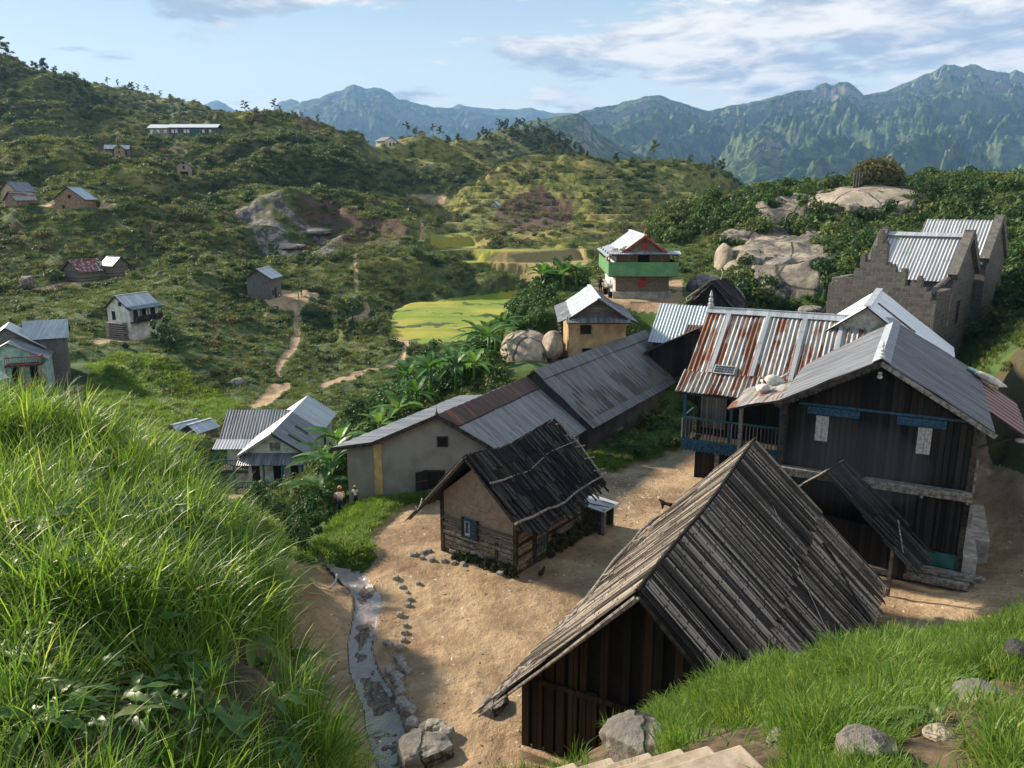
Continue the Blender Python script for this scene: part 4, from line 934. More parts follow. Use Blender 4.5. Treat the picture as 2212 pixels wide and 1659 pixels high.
# ============================================================ H4 : long grey rendered house
def long_house():
    yaw = 28; a = radians(yaw); zb = -15.3
    o = (-3.5, 37.5)   # under the front apex
    root = thing('plastered_house', 'long low grey rendered house with an ochre stripe on its gable end', 'house', (o[0], o[1], zb), local(yaw))
    sh = .50
    def S(x, y): return (x, y+sh*x)
    def fr(x, y, z):
        k = max(0, 1-y/3.); return (x, y+sh*x*k, z)
    L = 9.2; wl, wr = 4.25, 3.5; zr = 4.95
    pr = [(-wl, -3), (wr, -3), (wr, 2.5), (0, zr), (-2.9, 3.45), (-wl, 3.2)]
    mb = MB(); f = [fr(x, 0, z) for x, z in pr]; b = [(x, L, z) for x, z in pr]; n = 6
    mb.add(f+b, [tuple(range(n)), tuple(range(2*n-1, n-1, -1))]+[(k, k+n, (k+1) % n+n, (k+1) % n) for k in range(n)], M['plaster_grey']); mb.build('wall', root)
    mb = MB(); P = [fr(-3.05, -.012, -2), fr(-2.7, -.012, -2), fr(-2.7, -.012, 3.4), fr(-3.05, -.012, 3.35)]; P2 = [(p[0], p[1]-.02, p[2]) for p in P]
    mb.add(P+P2, [(4, 5, 6, 7), (0, 4, 7, 3), (1, 2, 6, 5), (3, 7, 6, 2)], M['ochre_band']); mb.bb(-wl-.04, -wl-.002, -2.1, 1, -2, 3.1, M['ochre_band']); mb.build('painted_band', root)
    # roof over part A (skewed front edge)
    def slope(mb, x1, z1, x0, z0, mat, y0=-.35, y1=L+.1, amp=.012):
        nr, nc = 3, 60; vs = []
        for j in range(nr+1):
            for i in range(nc+1):
                t = j/nr; x = x0+(x1-x0)*t; z = z0+(z1-z0)*t; ys = y0+sh*x*1.0; y = ys+(y1-ys)*i/nc
                vs.append((x, y, z+.05+amp*sin(i*pi/2)+.03*mnoise.noise(Vector((x, y*.6, 3)))))
        m = nc+1; fs = [(j*m+i, j*m+i+1, (j+1)*m+i+1, (j+1)*m+i) for j in range(nr) for i in range(nc)]
        mb.add(vs, fs, mat)
        mb.add([(p[0], p[1], p[2]-.07) for p in (vs[0], vs[nc], vs[-1], vs[-1-nc])], [(0, 1, 2, 3)], M['beam_dark'])
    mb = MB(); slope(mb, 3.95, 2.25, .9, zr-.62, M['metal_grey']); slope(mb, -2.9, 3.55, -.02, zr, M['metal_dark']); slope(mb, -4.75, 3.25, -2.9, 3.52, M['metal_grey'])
    mb.build('roof', root)
    mb = MB(); slope(mb, .92, zr-.55, 0, zr+.03, M['metal_brown']); tag(mb.build('ridge_sheet', root), 'rusty brown sheet along the ridge')
    mb = MB(); ff = lambda x, z: (x, -.38+sh*x, z)
    for p, q in (((0, zr-.02), (-2.9, 3.5)), ((-2.9, 3.5), (-4.75, 3.2)), ((0, zr-.02), (3.95, 2.22))): mb.beam(ff(*p), ff(*q), .05, .2, M['beam_dark'])
    mb.build('bargeboard', root)
    mb = MB(); mb.lathe([(.08, 0), (.1, .12), (.03, .25), (.005, .5)], M['beam_dark'], (0, -.4, zr), 6); mb.build('finial', root)
    def win(x, z, w, h, open_=False):
        y = sh*x-.01
        m2 = MB(); c0 = Vector((x, y-.02, z)); R = Matrix.Rotation(math.atan(sh), 3, 'Z')
        m2.box(c0, (w, .05, h), M['beam_dark'], R); o1 = m2.build('window', root)
        m2 = MB(); m2.box(c0+R @ Vector((0, -.03, 0)), (w-.12, .03, h-.12), M['dark_hole'], R); m2.build('pane', o1)  # near-black sheet paints the shade inside the window
        if open_:
            m2 = MB(); m2.box(c0+R @ Vector((-w*.55, -.22, 0)), (w*.6, .04, h), M['wood_dark'], R @ Matrix.Rotation(.5, 3, 'Z')); m2.box(c0+R @ Vector((-w*.55, -.245, 0)), (w*.6, .02, .06), M['beam_dark'], R @ Matrix.Rotation(.5, 3, 'Z')); m2.build('shutter', o1)
    win(0.05, 3.55, .55, .55); win(-.35, 1.55, 1.1, 1.0, True)
    # part B, higher roof behind
    B = thing('roofed_barn', 'long barn with blackened wall and plain dark grey metal roof behind the rendered house', 'barn', (1.45, 46.0, zb), local(31.5))
    LB = 16.6; zB = 5.35
    mb = MB(); mb.prism([(-3.6, -3), (3.55, -3), (3.55, 2.75), (0, zB-.06), (-3.6, 2.75)], 0, LB, M['plaster_dark']); mb.build('wall', B)
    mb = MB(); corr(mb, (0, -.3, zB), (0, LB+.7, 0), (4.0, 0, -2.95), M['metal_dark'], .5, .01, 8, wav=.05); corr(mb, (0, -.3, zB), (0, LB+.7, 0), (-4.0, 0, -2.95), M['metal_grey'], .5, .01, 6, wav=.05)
    mb.beam((.35, -.32, zB-.18), (.35, LB+.42, zB-.18), .8, .02, M['metal_dark'], up=(.6, 0, .8)); mb.build('roof', B)
    m2 = MB(); m2.bb(3.56, 3.63, 4.1, 4.9, -1, 1.15, M['plaster_grey']); o1 = m2.build('doorway', B); m2 = MB(); m2.bb(3.6, 3.65, 4.2, 4.8, -1, 1.0, M['dark_hole']); m2.build('opening', o1)
    m2 = MB(); m2.bb(3.56, 3.6, 2.6, 3.3, -1, .5, M['dark_hole']); m2.build('doorway', B)
long_house()
# ============================================================ H5 : ochre house with a skirted roof
def ochre_house():
    zb = -12.3; yaw = 1; o = (6.25, 57.0)
    root = thing('ochre_house', 'small ochre plastered house with a grey skirted metal roof, beside the smooth pale rock', 'house', (o[0], o[1], zb), local(yaw))
    W = 4.2; L = 8.2; PADS.append((6.3, 61.5, zb+.02, 5))
    mb = MB(); mb.prism([(-W/2, -3), (W/2, -3), (W/2, 3.75), (-W/2, 3.75)], 0, L, M['plaster_ochre']); mb.build('wall', root)
    mb = MB(); mb.prism([(-2.0, 3.7), (2.0, 3.7), (0, 5.2)], -.2, L, M['wood_grey']); mb.build('gable', root)
    mb = MB(); zr = 5.35
    for s in (-1, 1):
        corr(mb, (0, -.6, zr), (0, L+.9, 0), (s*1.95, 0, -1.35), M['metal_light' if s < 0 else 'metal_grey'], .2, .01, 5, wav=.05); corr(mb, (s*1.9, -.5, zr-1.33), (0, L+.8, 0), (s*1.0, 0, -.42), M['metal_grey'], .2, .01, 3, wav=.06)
    mb.beam((0, -.62, zr+.02), (0, L+.3, zr+.02), .3, .05, M['metal_white']); mb.build('roof', root)
    mb = MB(); corr(mb, (-2.3, -.3, 3.98), (4.6, 0, 0), (0, -.75, -.32), M['metal_greyx'], .15, .02, 3); mb.build('pent_roof', root)
    mb = MB(); mb.beam((0, -.65, zr-.1), (-2.1, -.65, zr-1.5), .05, .16, M['beam_dark']); mb.beam((0, -.65, zr-.1), (2.1, -.65, zr-1.5), .05, .16, M['beam_dark']); mb.build('bargeboard', root)
    opening(root, 'window', 'f', -.85, 3.0, .7, .55, 'wood_dark', 'beam_dark', W); opening(root, 'window', 'f', -.75, 1.3, .55, .5, 'dark_hole', 'beam_dark', W)
    mb = MB()
    for i in range(12): mb.beam((-W/2-.7+.045*i, 1.0, 3.4-.26*i), (-W/2-.7+.045*i, 1.6, 3.4-.26*i), .18, .04, M['beam_grey'])
    mb.beam((-W/2-.75, 1.0, 3.5), (-W/2-.15, 1.0, 0), .06, .08, M['beam_grey']); mb.beam((-W/2-.75, 1.6, 3.5), (-W/2-.15, 1.6, 0), .06, .08, M['beam_grey']); mb.build('ladder_stair', root)
ochre_house()
# ============================================================ H6 : green balcony house
def green_house():
    zb = -8.62; yaw = 2; o = (11.55, 70.0)
    root = thing('balcony_house', 'brick house with bright green balcony panels and red shutters by the boulders', 'house', (o[0], o[1], zb), local(yaw))
    W = 4.7; L = 11.0; PADS.append((11.9, 75, zb+.02, 8))
    mb = MB(); mb.bb(-W/2-.25, W/2+.25, -.25, L+.2, -1.5, .62, M['concrete']); mb.build('plinth', root)
    mb = MB(); mb.bb(-W/2, W/2, 0, L, .62, 4.0, M['brick']); mb.prism([(-1.85, 3.95), (1.85, 3.95), (0, 5.35)], -.3, L, M['brick']); mb.build('wall', root)
    mb = MB(); mb.bb(-W/2-.03, -W/2-.004, 0, L, .6, 3.9, M['plaster_white'])
    for y in (.5, 2.2): mb.bb(-W/2-.05, -W/2-.031, y, y+.25, .62, 2.2, M['red_paint'])
    mb.build('whitewash', root)
    zf, zt = 2.05, 3.27
    mb = MB(); mb.bb(-3.05, 2.95, -.95, L-.2, 1.98, 2.08, M['beam_dark']); bal = mb.build('balcony', root)
    mb = MB(); mb.bb(-3.1, 2.95, -1.0, -.95, zf, zt, M['green_paint']); tag(mb.build('front_panel', bal), 'bright green board panel')
    mb = MB(); mb.bb(-3.1, -3.05, -.945, L-.4, zf, zt, M['green_paint']); mb.build('side_panel', bal)
    mb = MB(); mb.bb(2.951, 3.0, -.945, L-.4, zf, zt, M['green_paint']); mb.build('side_panel', bal)
    for x in (-3.0, 2.88):
        for y in (-.9, 1.6, 4.1, 6.6, 9.1):
            m2 = MB(); m2.bb(x-.05, x+.05, y-.05, y+.05, zf+.03, 3.98, M['red_paint']); m2.build('post', bal)
    for x in (-1.3, 1.5): m2 = MB(); m2.bb(x-.03, x+.03, -.92, -.86, zf+.03, 3.98, M['red_paint']); m2.build('post', bal)
    zr = 5.55; mb = MB()
    for s in (-1, 1):
        corr(mb, (0, -.8, zr), (0, L+.9, 0), (s*2.0, 0, -1.45), M['metal_light'], .22, .016, 5, wav=.05)
        corr(mb, (s*1.95, -.9, zr-1.42), (0, L+1.0, 0), (s*1.35, 0, -.42), M['metal_light'], .22, .016, 3, wav=.10)
    mb.beam((0, -.82, zr+.03), (0, L+.1, zr+.03), .3, .08, M['metal_white']); mb.build('roof', root)
    mb = MB(); corr(mb, (-3.1, -.25, 4.2), (6.2, 0, 0), (0, -1.0, -.22), M['metal_lightx'], .18, .02, 3); mb.build('pent_roof', root)
    mb = MB(); mb.beam((0, -.83, zr-.08), (-2.15, -.83, zr-1.65), .05, .17, M['red_paint']); mb.beam((0, -.83, zr-.08), (2.15, -.83, zr-1.65), .05, .17, M['red_paint']); mb.build('bargeboard', root)
    mb = MB(); mb.lathe([(.05, 0), (.06, .2), (.11, .3), (.02, .4), (.01, .75)], M['red_paint'], (0, -.8, zr+.06), 6); mb.build('finial', root)
    mb = MB(); mb.bb(-.22, .28, -.345, -.302, 4.35, 5.0, M['red_paint']); tag(mb.build('shutter', root), 'red gable shutter')
    mb = MB(); mb.bb(-.35, .32, -.05, -.003, 1.0, 1.85, M['red_paint']); mb.build('shutter', root)
    mb = MB(); mb.bb(-.45, .55, -.04, -.003, 2.1, 3.9, M['dark_hole']); mb.build('door', root)
    for s in range(6):
        m2 = MB(); m2.rock((0, 0, 0), (.3, .24, .14), M['stone_small'], s+40, 2, .3); q = w2(o, yaw, (-1.9, -2.6, -2.3, -1.5, 1.9, 2.9)[s], (-.6, -.2, 1.4, 0.2, -.4, 0)[s])
        ob = m2.build('roof_stone', None, True); ob.location = (q[0], q[1], zb+(4.35, 4.12, 4.2, 4.45, 4.3, 4.0)[s]); tag(ob, 'pale stone weighing down the roof of the green balcony house', 'stone', 'stones on the balcony house roof')
    # small things along the left wall
    rr = random.Random(4)
    for k in range(6):
        q = w2(o, yaw, -3.3-.2*k*.4+.2, -1.0+k*1.1); m2 = MB(); m2.rock((0, 0, .1), (.22, .2, .14), M['rock_dark'], k, 2, .3); ob = m2.build('dark_stone', None, True); ob.location = (q[0]-.5, q[1], zb); tag(ob, 'dark stone in the row on the swept terrace left of the green balcony house', 'stone', 'dark stones on the terrace')
    for k, (x, y, lb, mt) in enumerate(((-3.0, 2.9, 'black bucket by the whitewashed wall under the green balcony', 'dark_hole'), (-2.9, 4.2, 'yellow container by the whitewashed wall under the green balcony', 'ochre_band'), (-2.75, .3, 'dark square box at the front left corner of the green balcony house', 'dark_hole'))):
        m2 = MB(); m2.lathe([(.18, 0), (.24, .5), (.25, .52), (.2, .5), (.15, .1)], M[mt], (0, 0, 0), 10); ob = m2.build('bucket' if k != 1 else 'jerrycan'); q = w2(o, yaw, x, y); ob.location = (q[0], q[1], zb+.02); tag(ob, lb, 'bucket' if k != 1 else 'container')
    # terrace retaining wall
    p0 = PD(1368, 650, 66.5); mb = MB(); n = 12
    A0 = PD(1362, 647, 67.2); A1 = PD(1488, 648, 66.4)
    mb.beam(Vector((A0.x, A0.y, -11.2)), Vector((A1.x, A1.y, -11.2)), .8, 5.2, M['rubble']); ob = mb.build('retaining_wall'); tag(ob, 'mossy dry stone retaining wall under the terrace of the green balcony house', 'wall')
green_house()
# ============================================================ H7 : stone house with a stepped gable
def stone_house():
    yaw = 42; a = radians(yaw); W = 7.0; d0 = 52.0
    p = PD(2000, 790, d0); zb = -13.6; c = (p.x-W/2*cos(a), p.y+W/2*sin(a))
    root = thing('stone_house', 'tall grey stone house with a broken stepped front gable and corrugated roofs behind', 'house', (c[0], c[1], zb), local(yaw))
    rr = random.Random(6); mb = MB()
    h0 = 8.5; xs = -W/2; col = .34
    x = -W/2
    while x < W/2-.05:
        xm = x+col/2; k = 1-abs(xm+.15)/(W/2)
        step = .3*round((max(0, k)*3.4+rr.uniform(-.6, .5))/.3)
        top = h0-1.5+step+rr.uniform(-.06, .06)
        if -.6 < xm < -.1: top += .7
        if .15 < xm < .7: top -= .5
        mb.bb(x, x+col-.004, 0, .55, -3, top, M['stone'])
        if rr.random() < .6: mb.bb(x+.03, x+rr.uniform(.2, col-.03), .05, .5, top, top+rr.uniform(.1, .25), M['stone'])
        x += col
    mb.build('stepped_gable', root)
    mb = MB(); mb.bb(W/2-.55, W/2-.002, .56, 4.2, -3, h0-1.0, M['stone']); mb.bb(-W/2, -W/2+.5, .56, 4.2, -3, h0-.4, M['stone'])
    for k in range(9): mb.rock((W/2-.28, .3+k*.45, h0-.95+.08*k), (.27, .22, .16), M['stone'], k, 1, .2)
    mb.build('side_wall', root)
    mb = MB(); y0, y1 = 4.4, 10.5; ym = (y0+y1)/2; ztop = 8.2; zri = 11.0
    vs = []; xs0, xs1 = -W/2+1.2, W/2
    mb.add([(xs0, y0, -3), (xs1, y0, -3), (xs1, y0, ztop), (xs0, y0, ztop), (xs0, y1, -3), (xs1, y1, -3), (xs1, y1, ztop), (xs0, y1, ztop), (xs0, ym, zri-.15), (xs1, ym, zri-.15)],
           [(0, 1, 2, 3), (5, 4, 7, 6), (4, 0, 3, 8, 7), (1, 5, 6, 9, 2), (3, 2, 9, 8), (7, 8, 9, 6)], M['stone']); mb.build('rear_wall', root)
    mb = MB(); corr(mb, (xs0+.3, ym, zri), (xs1-xs0-.6, 0, 0), (0, -3.4, -3.05), M['metal_lightx'], .24, .035, 4); corr(mb, (xs0+.3, ym, zri), (xs1-xs0-.6, 0, 0), (0, 3.4, -3.05), M['metal_lightx'], .24, .035, 4)
    mb.beam((xs0+.3, ym-.15, zri+.05), (xs1-.3, ym-.15, zri+.05), .5, .05, M['metal_lightx'], up=(0, -.5, .86)); mb.build('roof', root)
    for xx in (xs0, xs1):
        m2 = MB()
        for s in (-1, 1):
            m2.beam((xx, ym, zri+.25), (xx, ym+s*3.3, zri-2.7), .62, .55, M['stone'])
        m2.bb(xx-.3, xx+.3, ym-.3, ym+.3, zri-.2, zri+.45, M['stone']); m2.build('parapet', root)
    # second range behind
    mb = MB(); y0, y1 = 11, 17; ym2 = 14; z2 = 12.0
    mb.add([(xs0+1, y0, -3), (xs1+.6, y0, -3), (xs1+.6, y0, 9), (xs0+1, y0, 9), (xs0+1, y1, -3), (xs1+.6, y1, -3), (xs1+.6, y1, 9), (xs0+1, y1, 9), (xs0+1, ym2, z2-.15), (xs1+.6, ym2, z2-.15)],
           [(0, 1, 2, 3), (5, 4, 7, 6), (4, 0, 3, 8, 7), (1, 5, 6, 9, 2), (3, 2, 9, 8), (7, 8, 9, 6)], M['stone']); mb.build('rear_wall', root)
    mb = MB(); corr(mb, (xs0+1.2, ym2, z2), (xs1-xs0-.8, 0, 0), (0, -3.3, -3.2), M['metal_lightx'], .24, .035, 4); corr(mb, (xs0+1.2, ym2, z2), (xs1-xs0-.8, 0, 0), (0, 3.3, -3.2), M['metal_lightx'], .24, .035, 3); mb.build('roof', root)
    m2 = MB()
    for s in (-1, 1): m2.beam((xs1+.5, ym2, z2+.25), (xs1+.5, ym2+s*3.3, z2-2.9), .6, .5, M['stone'])
    m2.build('parapet', root)
    opening(root, 'window', 'r', 6.6, 5.6, .75, 1.7, 'dark_hole', 'stone', W); opening(root, 'window', 'r', 2.2, 3.6, .5, 1.6, 'dark_hole', 'stone', W)
    # lower shed on the right with a metal roof
    q = PD(2150, 780, 62); e = thing('shed', 'open shed with a weathered grey metal roof right of the tall stone house', 'shed', (q.x, q.y, -12.6), local(8))
    m2 = MB(); corr(m2, (-3.5, 0, 6.3), (0, 4.5, 0), (2.9, 0, -2.6), M['metal_grey'], .3, .02, 4, wav=.08); corr(m2, (-.65, -.1, 3.75), (0, 4.6, 0), (1.7, 0, -.1), M['metal_grey'], .3, .02, 3, wav=.1); m2.build('roof', e)
    m2 = MB(); m2.prism([(-3.4, -2), (.7, -2), (.7, 3.4), (-.7, 3.6), (-3.4, 6.0)], .4, 4.2, M['wood_dark']); m2.build('wall', e)
stone_house()
# ============================================================ H8 : white roof behind the dark house
def white_roof():
    yaw = 28; a = radians(yaw); q = PZ(1903, 622, -5.1); L = 8.5
    o = (21.6-L*sin(a), 46.3-L*cos(a)); zb = -13.0
    root = thing('zinc_roofed_house', 'house under a bright white metal roof between the dark wooden house and the stone house', 'house', (o[0], o[1], zb), local(yaw))
    zr = 7.85; mb = MB(); mb.prism([(-3.6, -1), (3.7, -1), (3.7, 5.0), (0, zr-.1), (-3.6, 5.1)], 0, L-.5, M['concrete']); mb.build('wall', root)
    mb = MB(); corr(mb, (0, -.3, zr), (0, L+.3, 0), (4.2, 0, -3.15), M['metal_white'], .3, .008, 6, wav=.03); corr(mb, (0, -.3, zr), (0, L+.3, 0), (-4.2, 0, -3.1), M['metal_white'], .3, .008, 6, wav=.03)
    mb.build('roof', root)
    mb = MB(); mb.beam((.3, 3.0, zr-.17), (2.2, 3.0, zr-1.58), .3, .03, M['metal_brown'], up=(.6, 0, .8)); tag(mb.build('patch', root), 'rusty brown gap in the sheets')
    mb = MB(); mb.beam((0, -.3, zr+.03), (0, L, zr+.03), .36, .05, M['metal_light']); mb.build('ridge_cap', root)
white_roof()
# ============================================================ H10 : blue-grey roofed house, brown roof, small batten hut
def middle_row():
    yaw = 27; q = PD(1403, 735, 58)
    root = thing('corrugated_house', 'low house under a pale blue-grey corrugated roof, behind the rusty wing roof', 'house', (q.x, q.y, -12.6), local(yaw))
    mb = MB(); mb.add([(.3, 0, -2), (7.6, 0, -2), (7.6, 0, 2.6), (.3, 0, 2.6), (.3, 5, -2), (7.6, 5, -2), (7.6, 5, 2.6), (.3, 5, 2.6), (.3, 2.5, 4.6), (7.6, 2.5, 4.6)], [(0, 1, 2, 3), (5, 4, 7, 6), (4, 0, 3, 8, 7), (1, 5, 6, 9, 2), (3, 2, 9, 8), (7, 8, 9, 6)], M['plaster_dark']); mb.build('wall', root)
    mb = MB(); corr(mb, (0, 2.5, 4.8), (7.8, 0, 0), (0, -3.0, -2.5), M['metal_blue'], .24, .03, 4); corr(mb, (0, 2.5, 4.8), (7.8, 0, 0), (0, 3.0, -2.5), M['metal_blue'], .24, .03, 3); mb.build('roof', root)
    mb = MB(); corr(mb, (2.9, -.2, 3.75), (3.6, 0, 0), (0, -1.2, -.55), M['metal_brown'], .2, .02, 3); mb.bb(3.1, 6.3, -.35, -.21, 1, 3.4, M['wood_dark']); mb.build('dormer', root)
    q = PD(1445, 790, 57); yaw = 27
    r2 = thing('brown_roofed_shed', 'shed with a dark red-brown metal roof wedged between the long barn and the rusty wing', 'shed', (q.x+.8, q.y-1.5, -13.2), local(yaw))
    mb = MB(); mb.prism([(-2.4, -1), (3, -1), (3, 2.0), (.9, 4.2), (-2.4, 2.4)], 0, 5, M['wood_dark']); mb.build('wall', r2)
    mb = MB(); corr(mb, (.9, -.3, 4.35), (0, 5.6, 0), (-3.9, 0, -2.1), M['metal_brown'], .2, .02, 4); corr(mb, (.9, -.3, 4.35), (0, 5.6, 0), (2.9, 0, -2.3), M['metal_brown'], .2, .02, 4); mb.build('roof', r2)
    q = PD(1515, 668, 63)
    r3 = thing('split_wood_hut', 'small hut with a split-wood roof at the foot of the grey boulders', 'hut', (q.x+.5, q.y, -9.4), local(35))
    mb = MB(); mb.prism([(-1.5, -2), (1.5, -2), (1.5, 1.2), (0, 2.6), (-1.5, 1.2)], .3, 3.2, M['wood_dark']); mb.build('wall', r3)
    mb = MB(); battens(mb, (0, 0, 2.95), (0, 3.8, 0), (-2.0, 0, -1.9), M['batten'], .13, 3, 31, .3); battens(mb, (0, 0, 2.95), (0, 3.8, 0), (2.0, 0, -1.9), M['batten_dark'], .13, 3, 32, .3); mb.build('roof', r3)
    mb = MB(); mb.tube([(-1.9, .2, 1.25), (-2.0, .4, 1.5), (-1.2, .8, 2.2), (-.9, 1.4, 2.3)], .05, M['rope'], 6); mb.tube([(.2, 2, 3.0), (.35, 2, 3.5), (.15, 2.1, 3.9)], .05, M['rope'], 6); mb.build('lashing', r3)
middle_row()
# ============================================================ houses across the valley
WN = lambda f, x, z, w=.6, h=.8, m='dark_hole', fm='beam_dark': (f, 'window', x, z, w, h, m, fm)
DR = lambda f, x, h=1.9, w=.8, m='dark_hole', fm='beam_dark': (f, 'door', x, h/2+.05, w, h, m, fm)
def white_balcony():
    r = gable_house('balcony_farmhouse', 'whitewashed two storey house with a grey side balcony on the grassy shelf', (286, 735), 118, 1, 22, 4.5, 5.5, 4.95, 1.7, 'plaster_white', 'metal_light',
        wins=[WN('f', .5, 5.4, .45, .45), WN('f', -1.0, 3.6, .55, 1.2), WN('r', 1.1, 3.9, .65, 1.0, 'wood_dark'), WN('r', 2.7, 3.9, .65, 1.0, 'wood_dark'), WN('r', 4.4, 3.9, .65, 1.0, 'wood_dark'), WN('r', 4.3, 1.4, .45, .6)])
    mb = MB(); mb.bb(2.25, 3.1, -.1, 5.6, 2.6, 2.72, M['beam_dark']); b = mb.build('balcony', r)
    mb = MB(); railing(mb, (3.05, 0, 2.72), (3.05, 5.5, 2.72), .85, 'wood_dark', 'beam_dark', .3, .25); mb.build('railing', b)
    for y in (.1, 1.4, 2.8, 4.1, 5.4): mb = MB(); mb.beam((3.03, y, 2.72), (3.03, y, 4.8), .08, .08, M['beam_dark'], up=(0, 1, 0)); mb.build('post', b)
    mb = MB(); corr(mb, (2.1, -.4, 5.1), (0, 6.2, 0), (1.35, 0, -.36), M['metal_grey'], None, 0, 2); mb.build('balcony_roof', r)
    mb = MB()
    for k in range(8): mb.bb(-2.2, 1.7-.12*(k % 3), -.8, -.05, .1+.33*k, .3+.33*k, M['beam_grey'])
    mb.build('plank_lean_to', r)
white_balcony()
r = gable_house('block_house', 'tall grey concrete block house with a pale metal roof above the yellow threshing ground', (586, 647), 147, 1, 4, 4.5, 5.6, 4.1, 1.5, 'block', 'metal_light', wins=[WN('r', 1.1, 1.2), DR('r', 2.4)])
r = gable_house('red_roofed_barn', 'low plank barn with a flaking dark red metal roof', (174, 611), 163, 1, 29, 5.6, 7.0, 2.4, 2.1, 'wood_grey', 'metal_red', wins=[])
r = gable_house('plank_shed', 'small plank shed with a grey roof beside the red-roofed barn', (247, 600), 167, -1, -66, 3.7, 3.4, 2.8, 1.5, 'wood_grey', 'metal_light')
r = gable_house('mud_farmhouse', 'patchy brown mud house with a light metal roof alone on its ledge', (186, 466), 195, 1, 0, 7.2, 5.4, 3.2, 2.7, 'mud_dark', 'metal_light', wins=[WN('f', .1, 3.6, .6, .7), WN('f', -1.6, 1.2, .5, .7)])
r = gable_house('mud_farmhouse', 'taller tan mud house with a grey metal roof at the left picture edge', (42, 453), 201, 1, 22, 5.8, 4.9, 3.7, 2.3, 'mud', 'metal_grey', wins=[])
r = gable_house('mud_farmhouse', 'low mud house with a rusty brown roof at the left picture edge', (38, 458), 194, 1, 30, 4.8, 4.8, 2.1, 1.8, 'mud_dark', 'metal_rusty', wins=[])
def three_storey():
    p = PD(230, 355, 285); p.z += 1.2; root = thing('tall_farmhouse', 'tall tan house with a projecting front gable on the upper left hillside', 'house', (p.x, p.y, p.z), local(-20)); PADS.append((p.x+4, p.y+2, p.z+.1, 6))
    mb = MB(); mb.bb(0, 7.6, 0, 4.5, -3, 4.0, M['brick']); mb.prism([(3.0, -3), (6.2, -3), (6.2, 4.0), (4.6, 5.3), (3.0, 4.0)], -1.2, 1.5, M['plaster_ochre']); mb.build('wall', root)
    mb = MB(); corr(mb, (-.3, 2.2, 5.5), (8.2, 0, 0), (0, -2.6, -1.5), M['metal_lightx'], None, 0, 2); corr(mb, (-.3, 2.2, 5.5), (8.2, 0, 0), (0, 2.6, -1.5), M['metal_lightx'], None, 0, 2)
    corr(mb, (4.6, -1.5, 5.55), (0, 3.6, 0), (-2.0, 0, -1.6), M['metal_light'], None, 0, 2); corr(mb, (4.6, -1.5, 5.55), (0, 3.6, 0), (2.0, 0, -1.6), M['metal_light'], None, 0, 2); mb.build('roof', root)
    for z in (1.2, 3.0, 4.5): m2 = MB(); m2.bb(4.3, 4.9, -1.25, -1.203, z-.35, z+.35, M['dark_hole']); m2.build('window', root)
    m2 = MB(); m2.bb(6.5, 6.9, -.04, -.003, -.1, 3.4, M['dark_hole']); m2.build('door', root)
three_storey()
r = gable_house('small_farmhouse', 'tiny tall mud house with an open lower storey on the dark green slope', (414, 386), 286, 1, -14, 4.6, 3.6, 3.7, 1.3, 'mud', 'metal_light', wins=[WN('f', 0, 2.9, .6, .9), WN('f', 0, .8, 2.6, 1.3), WN('f', 0, 4.3, .5, .5)])
def school():
    p = PD(470, 301, 335); root = thing('school_building', 'long single storey school with white roof and green doors high on the hillside', 'building', (p.x, p.y, p.z+1.6), local(0)); PADS.append((p.x-9, p.y+3, p.z-.3, 9)); PADS.append((p.x-20, p.y+3, p.z-.3, 9))
    mb = MB(); mb.bb(-19.5, 0, 0, 6, -4, 3.0, M['plaster_dark']); mb.bb(-28, -19.6, 1.0, 7, -4, 2.9, M['plaster_grey']); mb.build('wall', root)
    mb = MB(); corr(mb, (-20, 3, 4.6), (20.6, 0, 0), (0, -3.6, -1.6), M['metal_white'], None, 0, 2); corr(mb, (-20, 3, 4.6), (20.6, 0, 0), (0, 3.6, -1.6), M['metal_white'], None, 0, 2)
    corr(mb, (-28.6, 4, 4.5), (8.6, 0, 0), (0, -3.6, -1.6), M['metal_white'], None, 0, 2); corr(mb, (-28.6, 4, 4.5), (8.6, 0, 0), (0, 3.6, -1.6), M['metal_white'], None, 0, 2); mb.build('roof', root)
    for x in (-18.5, -17, -13.5, -12.2, -6, -3.2): m2 = MB(); m2.bb(x, x+1.0, -.06, -.003, .9, 2.2, M['plaster_white']); m2.build('window', root)
    for x in (-10.6, -8.7): m2 = MB(); m2.bb(x, x+1.5, -.06, -.003, .1, 2.3, M['teal_paint']); m2.build('door', root)
    for x in (-27.5, -25, -22): m2 = MB(); m2.bb(x, x+1.2, .94, .997, .9, 2.2, M['plaster_white']); m2.build('window', root)
school()
r = gable_house('hilltop_farmhouse', 'white house with a dull red roof on the knoll before the blue mountain', (832, 321), 396, -1, -48, 7.5, 7.0, 2.9, 1.9, 'plaster_white', 'metal_rusty', wins=[WN('f', 1.5, 1.4, .9, 1.2), DR('f', -.5)], padr=8.5, found=3)
r = gable_house('ruined_hut', 'small roofless-looking yellow hut behind the white house on the knoll', (918, 301), 412, 1, 0, 3.4, 3, 2.4, .9, 'plaster_ochre', 'metal_light', padr=7.0, found=3)
r = gable_house('field_hut', 'tiny white field hut on the terraced round hill', (1074, 457), 300, 1, 25, 2.6, 2.6, 1.7, 1.2, 'plaster_white', 'metal_light')
